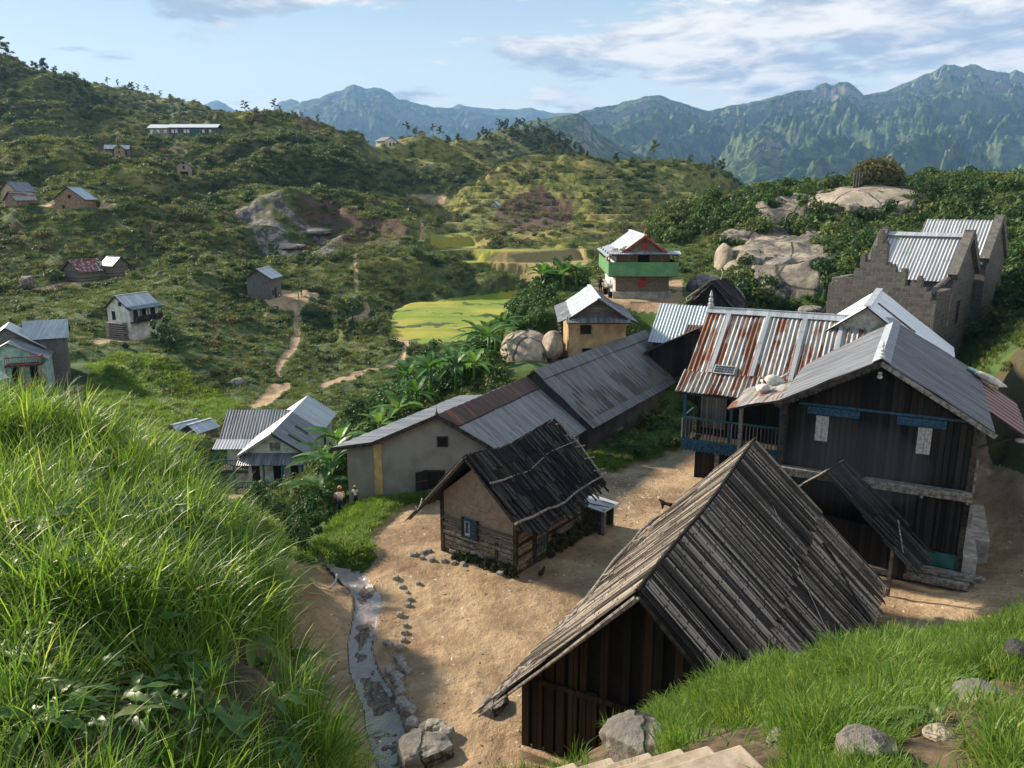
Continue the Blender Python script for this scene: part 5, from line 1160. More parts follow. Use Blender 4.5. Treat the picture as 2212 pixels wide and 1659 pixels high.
def grey_pair():
    p = PD(150, 806, 97); root = thing('block_farmhouse', 'tall grey masonry house with two bright metal roofs at right angles, lower left', 'house', (p.x, p.y, p.z-.2), local(0)); PADS.append((p.x-2, p.y+3, p.z-.2, 5))
    a = radians(-27); c, s = cos(a), sin(a)
    def T(x, y, z): return (x*c+y*s, -x*s+y*c, z)
    mb = MB()
    def blk(x0, x1, y0, y1, h, zr, ax):
        P = [T(x0, y0, -3), T(x1, y0, -3), T(x1, y1, -3), T(x0, y1, -3), T(x0, y0, h), T(x1, y0, h), T(x1, y1, h), T(x0, y1, h)]
        mb.add(P, [(3, 2, 1, 0), (4, 5, 6, 7), (0, 1, 5, 4), (1, 2, 6, 5), (2, 3, 7, 6), (3, 0, 4, 7)], M['block'])
        if ax == 'x': ym = (y0+y1)/2; mb.add([T(x0, y0, h), T(x0, y1, h), T(x0, ym, zr), T(x1, y0, h), T(x1, y1, h), T(x1, ym, zr)], [(0, 2, 1), (3, 4, 5), (0, 3, 5, 2), (1, 2, 5, 4)], M['block'])
        else: xm = (x0+x1)/2; mb.add([T(x0, y0, h), T(x1, y0, h), T(xm, y0, zr), T(x0, y1, h), T(x1, y1, h), T(xm, y1, zr)], [(0, 1, 2), (3, 5, 4), (0, 2, 5, 3), (1, 4, 5, 2)], M['block'])
    blk(-3.8, 0, 0, 4.6, 5.0, 6.6, 'x'); blk(-9.5, -2.6, -.8, 4, 3.8, 6.4, 'y'); mb.build('wall', root)
    mb = MB(); V_ = lambda *q: Vector(T(*q))
    def rf(o, e, s_, m): corr(mb, o, e, s_, M[m], None, 0, 3)
    rf(V_(-4.5, 2.3, 6.8), V_(5.0, 0, 0), V_(0, -2.8, -2.0), 'metal_lightx'); rf(V_(-4.5, 2.3, 6.8), V_(5.0, 0, 0), V_(0, 2.8, -2.0), 'metal_lightx')
    rf(V_(-6.05, -1.2, 6.6), V_(0, 5.4, 0), V_(4.0, 0, -2.9), 'metal_light'); rf(V_(-6.05, -1.2, 6.6), V_(0, 5.4, 0), V_(-4.0, 0, -2.9), 'metal_light'); mb.build('roof', root)
grey_pair()
def teal_house():
    p = PD(78, 852, 90); yaw = -22; root = thing('teal_house', 'weathered teal and white house with a three level timber balcony, above the tall grass', 'house', (p.x, p.y, p.z-.2), local(yaw)); PADS.append((p.x-1, p.y+3, p.z-.2, 5))
    mb = MB(); mb.prism([(-6.2, -4), (1.2, -4), (1.2, 4.2), (-2.4, 6.2), (-6.2, 4.2)], 1.4, 7, M['plaster_teal']); mb.build('wall', root)
    mb = MB(); corr(mb, (-2.4, .9, 6.35), (0, 6.4, 0), (4.0, 0, -2.2), M['metal_grey'], None, 0, 3); corr(mb, (-2.4, .9, 6.35), (0, 6.4, 0), (-4.2, 0, -2.3), M['metal_grey'], None, 0, 3); mb.build('roof', root)
    mb = MB(); mb.bb(-2.6, .9, -.4, 1.39, -3, 1.2, M['brick']); mb.bb(-2.7, 1.0, -.5, 1.38, 1.22, 1.4, M['beam_dark']); mb.bb(-2.7, 1.0, -.5, 1.38, 3.7, 3.85, M['beam_dark']); b = mb.build('balcony', root)
    for z in (1.4, 3.85):
        m2 = MB(); railing(m2, (-2.6, -.45, z+.1), (.95, -.45, z+.1), .85, 'wood_rail', 'red_paint', .22, .14); railing(m2, (.95, -.45, z+.1), (.95, 1.3, z+.1), .85, 'wood_rail', 'red_paint', .22, .14); m2.build('railing', b)
    for x in (-2.55, -.8, .9): m2 = MB(); m2.bb(x-.08, x+.08, -.5, -.36, 1.4, 3.7, M['mud_dark']); m2.build('post', b)
    for x in (-2.0, -.1): m2 = MB(); m2.bb(x-.4, x+.4, 1.33, 1.395, 1.5, 3.4, M['dark_hole']); m2.build('door', root)
    m2 = MB(); m2.bb(-4.6, -3.9, 1.34, 1.396, 3.2, 4.0, M['teal_paint']); m2.build('window', root)
teal_house()
r = gable_house('corner_house', 'pale metal roof rising behind the grass at the left picture edge', (-62, 895), 66, 1, 8, 4.2, 4.0, 2.6, 1.5, 'plaster_white', 'metal_light')
for i, (cx, cy, lb, mt, wl) in enumerate(((392, 962, 'tiny shed with a blue-grey sheet roof just above the tall grass', 'metal_blue', 'wood_grey'), (430, 962, 'tiny brick shed with a whitish slanting roof just above the tall grass', 'metal_light', 'brick'))):
    gable_house('small_shed', lb, (cx, cy), 74-i, 1, (36, 28)[i], 2.2, 2.4, 1.3, .6, wl, mt, cat='shed', ov=.2, ovf=.2)
def pair_house():
    yaw = -1; zb = -24.6; o = (-15.75, 60.5)
    q = PD(595, 1000, 60); o = (q.x, 60.0)
    root = thing('gabled_house', 'white house with teal verandah and two grey roofs at right angles', 'house', (o[0], o[1], zb), local(yaw)); PADS.append((o[0], 66, zb+.1, 7))
    W = 4.4; L = 11.2
    mb = MB(); mb.prism([(-W/2, -3), (W/2, -3), (W/2, 5.0), (0, 6.4), (-W/2, 5.0)], 0, L, M['plaster_white']); mb.bb(-5.6, -W/2-.005, 5, 9.5, -3, 4.6, M['plaster_white']); mb.build('wall', root)
    zr = 6.65; mb = MB()
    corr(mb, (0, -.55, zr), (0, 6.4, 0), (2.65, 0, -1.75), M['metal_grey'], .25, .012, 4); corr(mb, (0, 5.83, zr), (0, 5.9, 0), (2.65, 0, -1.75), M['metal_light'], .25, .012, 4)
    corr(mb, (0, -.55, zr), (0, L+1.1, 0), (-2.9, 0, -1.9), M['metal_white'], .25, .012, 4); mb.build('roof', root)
    mb = MB(); corr(mb, (-6.0, 7.2, 6.5), (6.2, 0, 0), (0, -2.6, -1.9), M['metal_greyx'], .25, .012, 4); corr(mb, (-6.0, 7.2, 6.5), (6.2, 0, 0), (0, 2.6, -1.9), M['metal_greyx'], .25, .012, 3); corr(mb, (-6.2, 4.62, 4.6), (5.2, 0, 0), (0, -1.3, -.5), M['metal_lightx'], .25, .012, 3); mb.build('wing_roof', root)
    for yy in (1.0, 3.4): m2 = MB(); m2.beam((.9, yy, zr-.54), (2.0, yy, zr-1.27), .3, .03, M['batten'], up=(.55, 0, .83)); m2.build('plank', root)
    mb = MB(); corr(mb, (-2.7, -.05, 4.85), (5.3, 0, 0), (0, -1.25, -.62), M['metal_greyx'], .18, .02, 3); mb.build('pent_roof', root)
    mb = MB(); mb.beam((0, -.58, zr-.08), (2.7, -.58, zr-1.86), .05, .16, M['beam_dark']); mb.beam((0, -.58, zr-.08), (-2.95, -.58, zr-2.0), .05, .16, M['pale_paint']); mb.build('bargeboard', root)
    mb = MB(); mb.lathe([(.04, 0), (.05, .25), (.02, .3), (.01, .55)], M['beam_dark'], (0, -.55, zr), 6); mb.build('finial', root)
    m2 = MB(); m2.bb(-.35, .45, -.05, -.003, 5.05, 5.7, M['beam_grey']); m2.build('shutter', root)
    mb = MB(); mb.bb(-3.0, 2.5, -1.35, 0, 1.7, 1.85, M['beam_dark']); b = mb.build('verandah', root)
    mb = MB(); railing(mb, (-2.95, -1.3, 1.9), (2.45, -1.3, 1.9), .95, 'wood_rail', 'teal_paint', .2, .12); mb.build('railing', b)
    for x in (-2.9, -.6, .9, 2.45): m2 = MB(); m2.bb(x-.07, x+.07, -1.33, -1.19, -1 if abs(x) > 2 else 1.85, 4.3, M['teal_paint']); m2.build('post', b)
    mb = MB(); railing(mb, (-5.8, 3.3, 2.2), (-3.0, 3.3, 2.2), .95, 'wood_rail', 'teal_paint', .2, .12); mb.bb(-5.9, -2.9, 3.2, 5, 2.0, 2.15, M['beam_dark']); mb.bb(-5.9, -5.76, 3.25, 3.39, -2, 4.1, M['teal_paint']); mb.build('side_verandah', root)
    for x in (-1.6, .1, 1.5): m2 = MB(); m2.bb(x-.3, x+.3, -.05, -.003, 1.9, 3.8, M['wood_dark']); m2.build('door', root)
    for y in (1.5, 4.5, 8): m2 = MB(); m2.bb(W/2+.003, W/2+.05, y-.3, y+.3, 2.6, 3.9, M['wood_dark']); m2.build('window', root)
    # little leaning roof below its corner
    q = PD(650, 1070, 55); e = thing('wood_pile_shelter', 'small dark split-wood shelter under the verandah of the white gabled house', 'shelter', (q.x, q.y, q.z-.6), local(20))
    m2 = MB(); battens(m2, (0, 0, 1.9), (0, 2.2, 0), (-1.3, 0, -1.2), M['batten_dark'], .12, 2, 51); battens(m2, (0, 0, 1.9), (0, 2.2, 0), (1.3, 0, -1.2), M['batten_dark'], .12, 2, 52); m2.build('roof', e)
    m2 = MB(); m2.prism([(-.9, -1), (.9, -1), (.9, .9), (0, 1.7), (-.9, .9)], .2, 2, M['wood_dark']); m2.build('wall', e)
pair_house()
for (x, y, z, r) in PADS: flatten(x, y, z, r)
dirt_all = yard | paths | court | terrace_yard | pitch
MK = dict(dirt=soft(dirt_all, 1), wet=soft(stream, 1), rice=soft((rice | ricefar) & ~bund, 1), dry=soft(dryf | pitch, 1), brown=soft(brown, 3),
          slab=soft(slab, 2), lush=np.clip((220-Y)/120, 0, 1), bank=soft(near_bank, 3), pitch=soft(pitch, 1), warm=warm, rock=rockm, far=np.clip((Y-60)/60, 0, 1)*(1-soft(rice | dryf | pitch | court | paths, 2)))
def ground_mat():
    t = NT('ground'); co = t.co()
    n1 = t.noise(.03, 8, .62); n2 = t.noise(.35, 6, .65); n3 = t.noise(3, 6, .7); n4 = t.noise(.09, 5, .6)
    n5 = t.noise(22, 4, .7)
    gr = t.mix(t.step(n2, .4, .6), (.030, .044, .011), (.095, .115, .026))
    wr = t.mix(t.step(n2, .4, .6), (.08, .095, .018), (.22, .215, .042))
    gr = t.mix(t.math('MULTIPLY', t.step(n1, .5, .66), .7), gr, (.17, .155, .05))
    wr = t.mix(t.step(n1, .5, .66), wr, (.30, .24, .075))
    gr = t.mix(t.attr('warm'), gr, wr)
    gr = t.mix(t.math('MULTIPLY', t.step(n4, .56, .68), .8), gr, (.11, .08, .042))
    lush = t.mix(t.step(n2, .35, .65), (.020, .048, .010), (.065, .125, .020))
    c = t.mix(t.math('MULTIPLY', t.attr('lush'), t.step(n4, .35, .5)), gr, lush)
    c = t.mix(t.step(t.attr('brown'), .3, .7), c, t.mix(n2, (.045, .026, .018), (.13, .075, .045)))
    sl = t.mix(t.step(t.noise(.5, 6, .7, t.mapp((1, .25, 1), (0, 0, .7))), .42, .6), (.06, .055, .052), (.28, .25, .22))
    c = t.mix(t.math('MULTIPLY', t.step(t.attr('slab'), .3, .7), t.step(n2, .42, .5)), c, sl)
    rk = t.mix(t.step(t.noise(.22, 8, .68), .38, .62), (.11, .10, .088), (.40, .335, .26)); rk = t.mix(t.math('MULTIPLY', t.step(t.noise(1.6, 7, .72, t.mapp((1, 1, .3))), .46, .62), .75), rk, (.06, .058, .052))
    rk = t.mix(t.math('SUBTRACT', 1, t.step(t.vor(.16, t.mapp((1, 1, 1.5)), 'DISTANCE_TO_EDGE'), .006, .03)), rk, (.03, .03, .025))
    c = t.mix(t.step(t.math('ADD', t.attr('rock'), t.math('MULTIPLY', t.math('SUBTRACT', n2, .5), .7)), .42, .55), c, rk)
    c = t.mix(t.step(t.attr('rice'), .4, .6), c, t.mix(t.step(t.noise(.06, 3), .42, .58), t.mix(t.noise(1.5, 5, .7), (.10, .17, .014), (.24, .31, .026)), t.mix(t.noise(1.5, 5, .7), (.22, .23, .03), (.42, .38, .05))))
    c = t.mix(t.step(t.attr('dry'), .4, .6), c, t.mix(n2, (.16, .13, .045), (.38, .28, .12)))
    c = t.mix(t.step(t.attr('pitch'), .4, .6), c, t.mix(n2, (.36, .24, .12), (.48, .33, .18)))
    bank = t.mix(n3, (.03, .028, .014), (.12, .095, .04))
    c = t.mix(t.step(t.attr('bank'), .3, .7), c, bank)
    d = t.mix(t.step(t.noise(.35, 7, .65), .38, .6), (.23, .15, .085), (.46, .33, .20))
    d = t.mix(t.math('MULTIPLY', t.step(t.noise(.55, 4, .6, None, .8), .53, .66), .5), d, (.17, .115, .07))
    d = t.mix(t.step(n3, .45, .7), d, (.31, .215, .13))
    d = t.mix(t.math('MULTIPLY', t.step(n5, .6, .72), .6), d, (.5, .42, .32))
    d = t.mix(t.math('MULTIPLY', t.step(t.noise(9, 6, .7), .6, .7), .65), d, (.15, .095, .06))
    c = t.mix(t.step(t.math('ADD', t.attr('dirt'), t.math('MULTIPLY', t.math('SUBTRACT', n3, .5), .9)), .4, .6), c, d)
    w = t.mix(t.step(t.noise(7, 5, .7), .4, .6), (.07, .05, .04), (.2, .16, .135))
    wm = t.step(t.math('ADD', t.attr('wet'), t.math('MULTIPLY', t.math('SUBTRACT', n3, .5), .8)), .4, .55)
    c = t.mix(wm, c, w)
    h = t.math('ADD', t.math('MULTIPLY', n3, .5), t.math('MULTIPLY', n5, .16))
    h = t.math('ADD', h, t.math('MULTIPLY', t.noise(8, 5, .7), .35)); h = t.math('ADD', h, t.math('MULTIPLY', t.math('ADD', t.noise(.9, 6, .7), n2), t.math('MULTIPLY', t.attr('far'), 2.4)))
    bm = t.bump(h, .30, .9)
    pud = t.math('MULTIPLY', wm, t.step(t.noise(4, 5, .65), .56, .46))
    rg = t.math('SUBTRACT', .93, t.math('MULTIPLY', pud, .80))
    t.done(c, rg, 0, .4)
    return t.m
M['ground'] = ground_mat()
cls = np.zeros((NV, NU), int)
cls[yard | near_bank & False] = 1; cls[rockm > .5] = 8; cls[paths] = 2; cls[court | terrace_yard] = 3; cls[rice | ricefar] = 4; cls[dryf] = 5; cls[pitch] = 6; cls[stream] = 7
V = np.stack([X, Y, Z], -1).reshape(-1, 3)
idx = np.arange(NU*NV).reshape(NV, NU)
Q = np.stack([idx[:-1, :-1], idx[:-1, 1:], idx[1:, 1:], idx[1:, :-1]], -1).reshape(-1, 4)
fc = cls[:-1, :-1].reshape(-1)
CLN = ['hillside', 'dirt_yard', 'footpath', 'swept_ground', 'rice_field', 'dry_field', 'playing_field', 'stream', 'rock_outcrop']
for k, nm in enumerate(CLN):
    q = Q[fc == k]
    if len(q) == 0: continue
    u, inv = np.unique(q, return_inverse=True)
    o = npmesh(nm, V[u], inv.reshape(-1, 4), [M['ground']], attrs={a: b.reshape(-1)[u] for a, b in MK.items()})
    tag(o, kind='structure')
# shallow water standing in the gutter
wt = NT('water'); nn = wt.noise(4, 6, .7); wt.bump(nn, .10, 1.0); M['water'] = wt.done(wt.mix(nn, (.17, .15, .145), (.33, .30, .29)), .07, 0, 1.0)
sq = soft(stream, 2) > .45
Zs = Z.copy()
for _ in range(30): Zs[1:-1, 1:-1] = (Zs[:-2, 1:-1]+Zs[2:, 1:-1]+Zs[1:-1, :-2]+Zs[1:-1, 2:])/4
fw = sq[:-1, :-1].reshape(-1); q = Q[fw]; u, inv = np.unique(q, return_inverse=True)
Vw = V.copy(); Vw[:, 2] = (Zs-.012).reshape(-1); tag(npmesh('water', Vw[u], inv.reshape(-1, 4), [M['water']]), kind='structure')
# ground behind and under the camera, out of the frame
# ============================================================ mountains
def mount_mat():
    t = NT('mountain')
    n1 = t.noise(.004, 8, .65); n2 = t.noise(.03, 7, .65)
    c = t.mix(t.step(n2, .42, .6), (.026, .050, .022), (.10, .135, .045))
    c = t.mix(t.math('MULTIPLY', t.step(n1, .55, .7), .6), c, (.12, .11, .06))
    g = t.n('ShaderNodeNewGeometry'); sx = t.n('ShaderNodeSeparateXYZ'); t.l(g.outputs['Normal'], sx.inputs[0])
    rk = t.math('MULTIPLY', t.step(t.math('ADD', sx.outputs[2], t.math('MULTIPLY', t.math('SUBTRACT', n2, .5), .5)), .60, .50), t.step(t.attr('hgt'), .45, .75))
    c = t.mix(rk, c, t.mix(n2, (.10, .085, .075), (.34, .28, .23)))
    t.bump(n2, 14, .8)
    return t.done(c, .95, 0, .1)
M['mountain'] = mount_mat()
def mountain(name, sky, dr, df, zf, nv=260, nu=760, u0=-.9, u1=.9, amp=.26, spur=(.43, -.9), sl=230., prof=1.25, back=1.25, seed=0, jag=.004, lift=0):
    S = [tuple(map(float, q.split())) for q in sky.split(';') if q.strip()]
    px = np.array([s[0] for s in S]); py = np.array([s[1] for s in S])
    u = np.linspace(u0, u1, nu)
    # picture x of each column at the skyline
    xs = CX+u*F*1.0/CP  # first guess at the horizon
    for _ in range(4):
        yy = np.interp(xs, px, py); r2 = (CY-yy)/F*SP+CP; xs = CX+u*r2*F
    yy = np.interp(xs, px, py)
    k = np.array([.25, .5, .25]); 
    yc = (CY-yy)/F; tr = (yc*CP-SP)/(yc*SP+CP)          # elevation tangent
    tr = tr+jag*(fbm(u*45, u*0+seed, 4, seed)*.6)*np.clip((xs-px[0])/40, 0, 1)
    D = dr*(1+.10*fbm(u*3, u*0+9.1, 3, seed+4))
    zr = tr*D
    s = np.linspace(0, back, nv)[:, None]
    Yv = df+(D-df)[None]*s; Xv = u[None]*Yv
    H = (zr-zf)[None]
    sf = np.clip(s, 0, 1)
    Zv = zf+H*sf**prof
    bk = np.clip(s-1, 0, 1); Zv = Zv-H*bk*1.6
    a = Xv*spur[1]*-1+Yv*spur[0]; b = Xv*spur[0]+Yv*spur[1]
    wx = fbm(Xv/900, Yv/900, 3, seed+7)*1.3
    R = ridged(b/sl+wx, a/(sl*3.4)+wx*.5, 6, seed+2, .55)
    R2 = ridged(b/(sl*.28)+wx*3, a/(sl*.9), 5, seed+12, .55)
    env = np.clip(s*6, 0, 1)*np.clip((1.0-s)*5, 0.0, 1)**.7
    Zv = Zv+H*amp*env*(R-.62)*1.2+H*amp*.2*np.clip(s*6, 0, 1)*np.clip((1.04-s)*6, .0, 1)*(R2-.62)
    Zv = Zv+(fbm(Xv/40, Yv/40, 3, seed+20)*7)*(Yv/3000)*np.clip((1.0-s)*8, .15, 1)
    # keep the front of the slope under the crest line as seen from the valley
    lim = (tr*1.0)[None]*Yv-np.clip((1-s)*.06, 0, .02)*Yv*.3
    Zv = np.where(s < 1, np.minimum(Zv, lim), Zv)
    Vt = np.stack([Xv, Yv, Zv], -1).reshape(-1, 3)
    id_ = np.arange(nu*nv).reshape(nv, nu)
    Qd = np.stack([id_[:-1, :-1], id_[:-1, 1:], id_[1:, 1:], id_[1:, :-1]], -1).reshape(-1, 4)
    o = npmesh(name, Vt, Qd, [M['mountain']], attrs={'hgt': ((Zv-zf)/max(1, float(H.max()))).reshape(-1)})
    return tag(o, kind='structure')
mountain('mountain', '-200 620;900 600;1200 255;1255 240;1290 232;1330 225;1370 214;1400 207;1425 205;1450 215;1480 225;1530 238;1570 228;1610 222;1650 212;1700 200;1730 196;1755 193;1765 183;1785 178;1795 184;1812 176;1835 178;1850 190;1866 206;1890 200;1930 190;1970 172;1990 162;2010 158;2025 150;2040 138;2060 140;2080 144;2095 137;2108 136;2120 145;2150 152;2180 158;2195 150;2212 158;2300 150;2600 190',
         4600, 1250, -130, nv=460, nu=900, u0=-.1, u1=.9, amp=.32, sl=330., seed=3, prof=1.0)
mountain('mountain', '300 620;950 420;1040 322;1090 285;1130 264;1180 252;1225 246;1245 243;1262 252;1290 285;1330 312;1380 335;1440 362;1560 402;1700 470;2600 600',
         2300, 1050, -110, nv=260, nu=600, u0=-.3, u1=.6, amp=.28, sl=190., seed=11, prof=1.0)
mountain('mountain', '1300 640;1480 460;1560 330;1640 268;1662 272;1700 296;1740 318;1790 342;1850 400;1920 470;2600 600',
         3000, 1250, -120, nv=260, nu=600, u0=.1, u1=.8, amp=.3, sl=220., seed=14, prof=1.0)
mountain('mountain', '-300 700;380 520;470 330;520 272;550 258;572 248;600 240;625 232;650 222;675 215;690 212;700 205;722 196;740 193;750 185;765 181;778 186;790 193;806 190;825 192;845 202;858 212;880 214;900 222;930 228;955 230;985 234;1010 238;1050 246;1080 250;1100 252;1130 262;1200 290;1300 330;1500 480;2600 800',
         6500, 2600, -150, nv=320, nu=700, u0=-.6, u1=.4, amp=.26, sl=480., seed=21, prof=1.1)
mountain('mountain', '-300 700;300 420;580 262;592 232;604 220;616 217;628 213;640 216;655 228;700 250;900 500;2600 800',
         7400, 6000, 0, nv=80, nu=500, u0=-.6, u1=.2, amp=.2, sl=500., seed=24)
mountain('mountain', '-600 300;200 290;395 236;420 229;440 222;455 215;468 212;480 218;495 228;505 235;520 238;540 244;580 250;640 300;900 500;2600 800',
         8400, 5500, -200, nv=120, nu=500, u0=-.9, u1=.3, amp=.22, sl=800., seed=27)
mountain('mountain', '700 500;900 260;975 232;985 226;993 223;1005 229;1020 232;1060 231;1080 235;1120 235;1150 233;1170 237;1200 243;1300 246;1500 260;2600 300',
         8300, 5500, -200, nv=120, nu=500, u0=-.3, u1=.8, amp=.22, sl=800., seed=29)
# ============================================================ near banks (soil under the grass)
def tps_bank(name, pts, zpts, u0, u1, d0, d1, nu, nv, mat, lam=1e-4):
    C = [tuple(PD(*map(float, q.split()))) for q in pts.replace('\n', '').split(';') if q.strip()]+zpts
    C = np.array(C); P = np.stack([C[:, 0]/C[:, 1], np.log(C[:, 1])*.8], 1); w = tps_fit(P, C[:, 2]/C[:, 1], lam)
    u = np.linspace(u0, u1, nu); v = np.linspace(log(d0), log(d1), nv); gu, gv = np.meshgrid(u, v)
    t = tps_eval(P, w, np.stack([gu.ravel(), gv.ravel()*.8], 1)).reshape(nv, nu)
    y = np.exp(gv); x = gu*y; z = t*y
    z = z+fbm(x/.9, y/.9, 4, 51)*.16+fbm(x/.2, y/.2, 3, 53)*.03
    z = np.maximum(z, -17)
    Vt = np.stack([x, y, z], -1).reshape(-1, 3); id_ = np.arange(nu*nv).reshape(nv, nu)
    Qd = np.stack([id_[:-1, :-1], id_[:-1, 1:], id_[1:, 1:], id_[1:, :-1]], -1).reshape(-1, 4)
    o = npmesh(name, Vt, Qd, [mat]); tag(o, kind='structure')
    return x, y, z
simple('soil', (.035, .024, .016), (.12, .08, .05), 4, bump=.05, det=9)
LB = tps_bank('grass_bank', '''-400 900 9;-150 920 9;0 940 8.8;150 975 8.4;300 1040 7.9;385 1110 7.4;450 1200 7.1;530 1300 6.6;600 1400 6;655 1500 5.3;695 1600 4.7;745 1720 4.1;
-400 1140 5.6;0 1160 5.5;200 1210 5.3;380 1310 4.9;0 1310 4.2;200 1410 3.8;450 1410 4.2;600 1500 4.1;0 1600 3;300 1640 3.1;550 1650 3.5;700 1660 3.8;-400 1400 4;
300 2000 2.1;-300 2000 2.1;800 2100 2.6;200 1310 4.5;320 1150 6.3;150 1070 6.8''',
    [tuple(PD(px, py, d)) for px, py, d in ((-300, 1300, 12), (0, 1310, 12), (300, 1400, 11.5), (500, 1560, 10), (640, 1800, 8.5), (780, 2100, 7), (0, 1600, 15), (400, 1650, 14), (700, 1850, 12), (-400, 1560, 15))],
    -1.15, .02, 1.7, 15.5, 260, 220, M['soil'])
RB = tps_bank('grass_bank', '''1090 1725 9.3;1200 1680 8.8;1330 1595 8.5;1470 1535 8.5;1570 1485 8.6;1700 1458 9;1900 1420 9.4;2100 1385 9.8;2212 1368 10.2;2450 1345 10.5;
1200 1740 6.7;1400 1680 5.9;1600 1610 5.8;1900 1510 6;2200 1465 6.6;1700 1645 4.6;1950 1650 4.3;2150 1650 4.2;2450 1600 5;1300 1760 4.6;1000 1800 6;2300 1450 7;1550 1680 4.6;1250 1900 3.6;1700 2000 3;2200 2000 3''',
    [tuple(PD(px, py, d)) for px, py, d in ((1100, 1850, 11), (1300, 1750, 11), (1500, 1660, 11.5), (1800, 1620, 12), (2100, 1600, 12.5), (2400, 1560, 13), (1300, 1950, 13.5), (1700, 1850, 14), (2200, 1800, 15))],
    -.02, 1.1, 2.6, 15.0, 240, 200, M['soil'])
# ============================================================ vegetation prototypes (kept out of the scene; only their instances show)
def proto(name, V, Fq, mat, attrs=None):
    o = npmesh(name, V, Fq, [mat], smooth=False, attrs=attrs); COL.objects.unlink(o); return o
def blades(n, h, w, bend, seed, spread=.12, seg=5):
    rs = np.random.RandomState(seed); V, Fq = [], []
    for i in range(n):
        a = rs.rand()*6.283; r = spread*rs.rand()**.5; bx, by = r*cos(a), r*sin(a); dr = a+rs.randn()*.7; H = h*rs.uniform(.55, 1.15); B = bend*rs.uniform(.3, 1.5); W_ = w*rs.uniform(.7, 1.3)
        dx, dy = cos(dr), sin(dr); px_, py_ = -dy, dx; off = len(V); th = rs.uniform(.05, .35); x = y = 0; z = 0; st = H/seg
        for s in range(seg+1):
            k = s/seg; ww = W_*(1-k**1.6)*.5+.0004
            V.append((bx+dx*x-px_*ww, by+dy*x-py_*ww, z)); V.append((bx+dx*x+px_*ww, by+dy*x+py_*ww, z))
            th += B/seg*(.4+1.2*k); x += sin(th)*st; z += cos(th)*st
            if s: Fq.append((off+2*s-2, off+2*s-1, off+2*s+1, off+2*s))
    return np.array(V), np.array(Fq)
fol_mat('leaf_bush', [(.0, (.026, .050, .014)), (.5, (.058, .098, .024)), (.85, (.12, .16, .038)), (1, (.19, .20, .055))], .25)
fol_mat('leaf_dry', [(.0, (.05, .055, .018)), (.5, (.10, .10, .032)), (1, (.21, .18, .065))], .25)
fol_mat('leaf_glossy', [(.0, (.014, .040, .010)), (.5, (.030, .085, .016)), (1, (.085, .16, .030))], .22, .55, spec=.22)
fol_mat('leaf_banana', [(.0, (.030, .085, .015)), (.5, (.055, .15, .020)), (1, (.14, .25, .035))], .35, .45, spec=.35)
fol_mat('grass_long', [(.0, (.028, .080, .009)), (.45, (.075, .17, .016)), (.8, (.19, .31, .030)), (1, (.40, .42, .10))], .5, .42, spec=.4)
fol_mat('grass_short', [(.0, (.05, .11, .013)), (.5, (.10, .20, .022)), (.85, (.20, .29, .040)), (1, (.30, .29, .10))], .4, .5, spec=.3)
fol_mat('leaf_dock', [(.0, (.09, .045, .035)), (.12, (.035, .09, .016)), (.6, (.07, .15, .026)), (1, (.17, .20, .05))], .35, .45, spec=.4)
fol_mat('grass_hill', [(.0, (.040, .075, .014)), (.5, (.085, .125, .024)), (.85, (.16, .18, .040)), (1, (.24, .22, .08))], .3, .6)
hillg = [proto('hill_blades', *blades(60, .34, .05, 1.2, s, .55, 2), M['grass_hill']) for s in (61, 62, 63)]
scrub = [proto('scrub_leaves', *leafcloud(110, .19, 1.2, .6, s, 6), M['leaf_bush']) for s in (71, 72, 73)]
bushes = [proto('bush_leaves', *leafcloud(300, .13, 1.1, .85, s, 7), M['leaf_bush']) for s in (1, 2, 3)]
dryb = [proto('dry_leaves', *leafcloud(200, .12, 1.1, .7, s, 6), M['leaf_dry']) for s in (11, 12)]
glossy = [proto('glossy_leaves', *leafcloud(420, .10, 1.0, 1.0, s, 9), M['leaf_glossy']) for s in (21, 22)]
longg = [proto('long_blades', *blades(26, .52, .0105, 1.7, s, .12, 6), M['grass_long']) for s in (31, 32, 33, 34)]
shortg = [proto('short_blades', *blades(46, .14, .0062, 1.4, s, .11, 4), M['grass_short']) for s in (41, 42, 43)]
turf = [proto('turf_blades', *blades(70, .16, .018, 1.1, s, .30, 3), M['grass_short']) for s in (51, 52)]
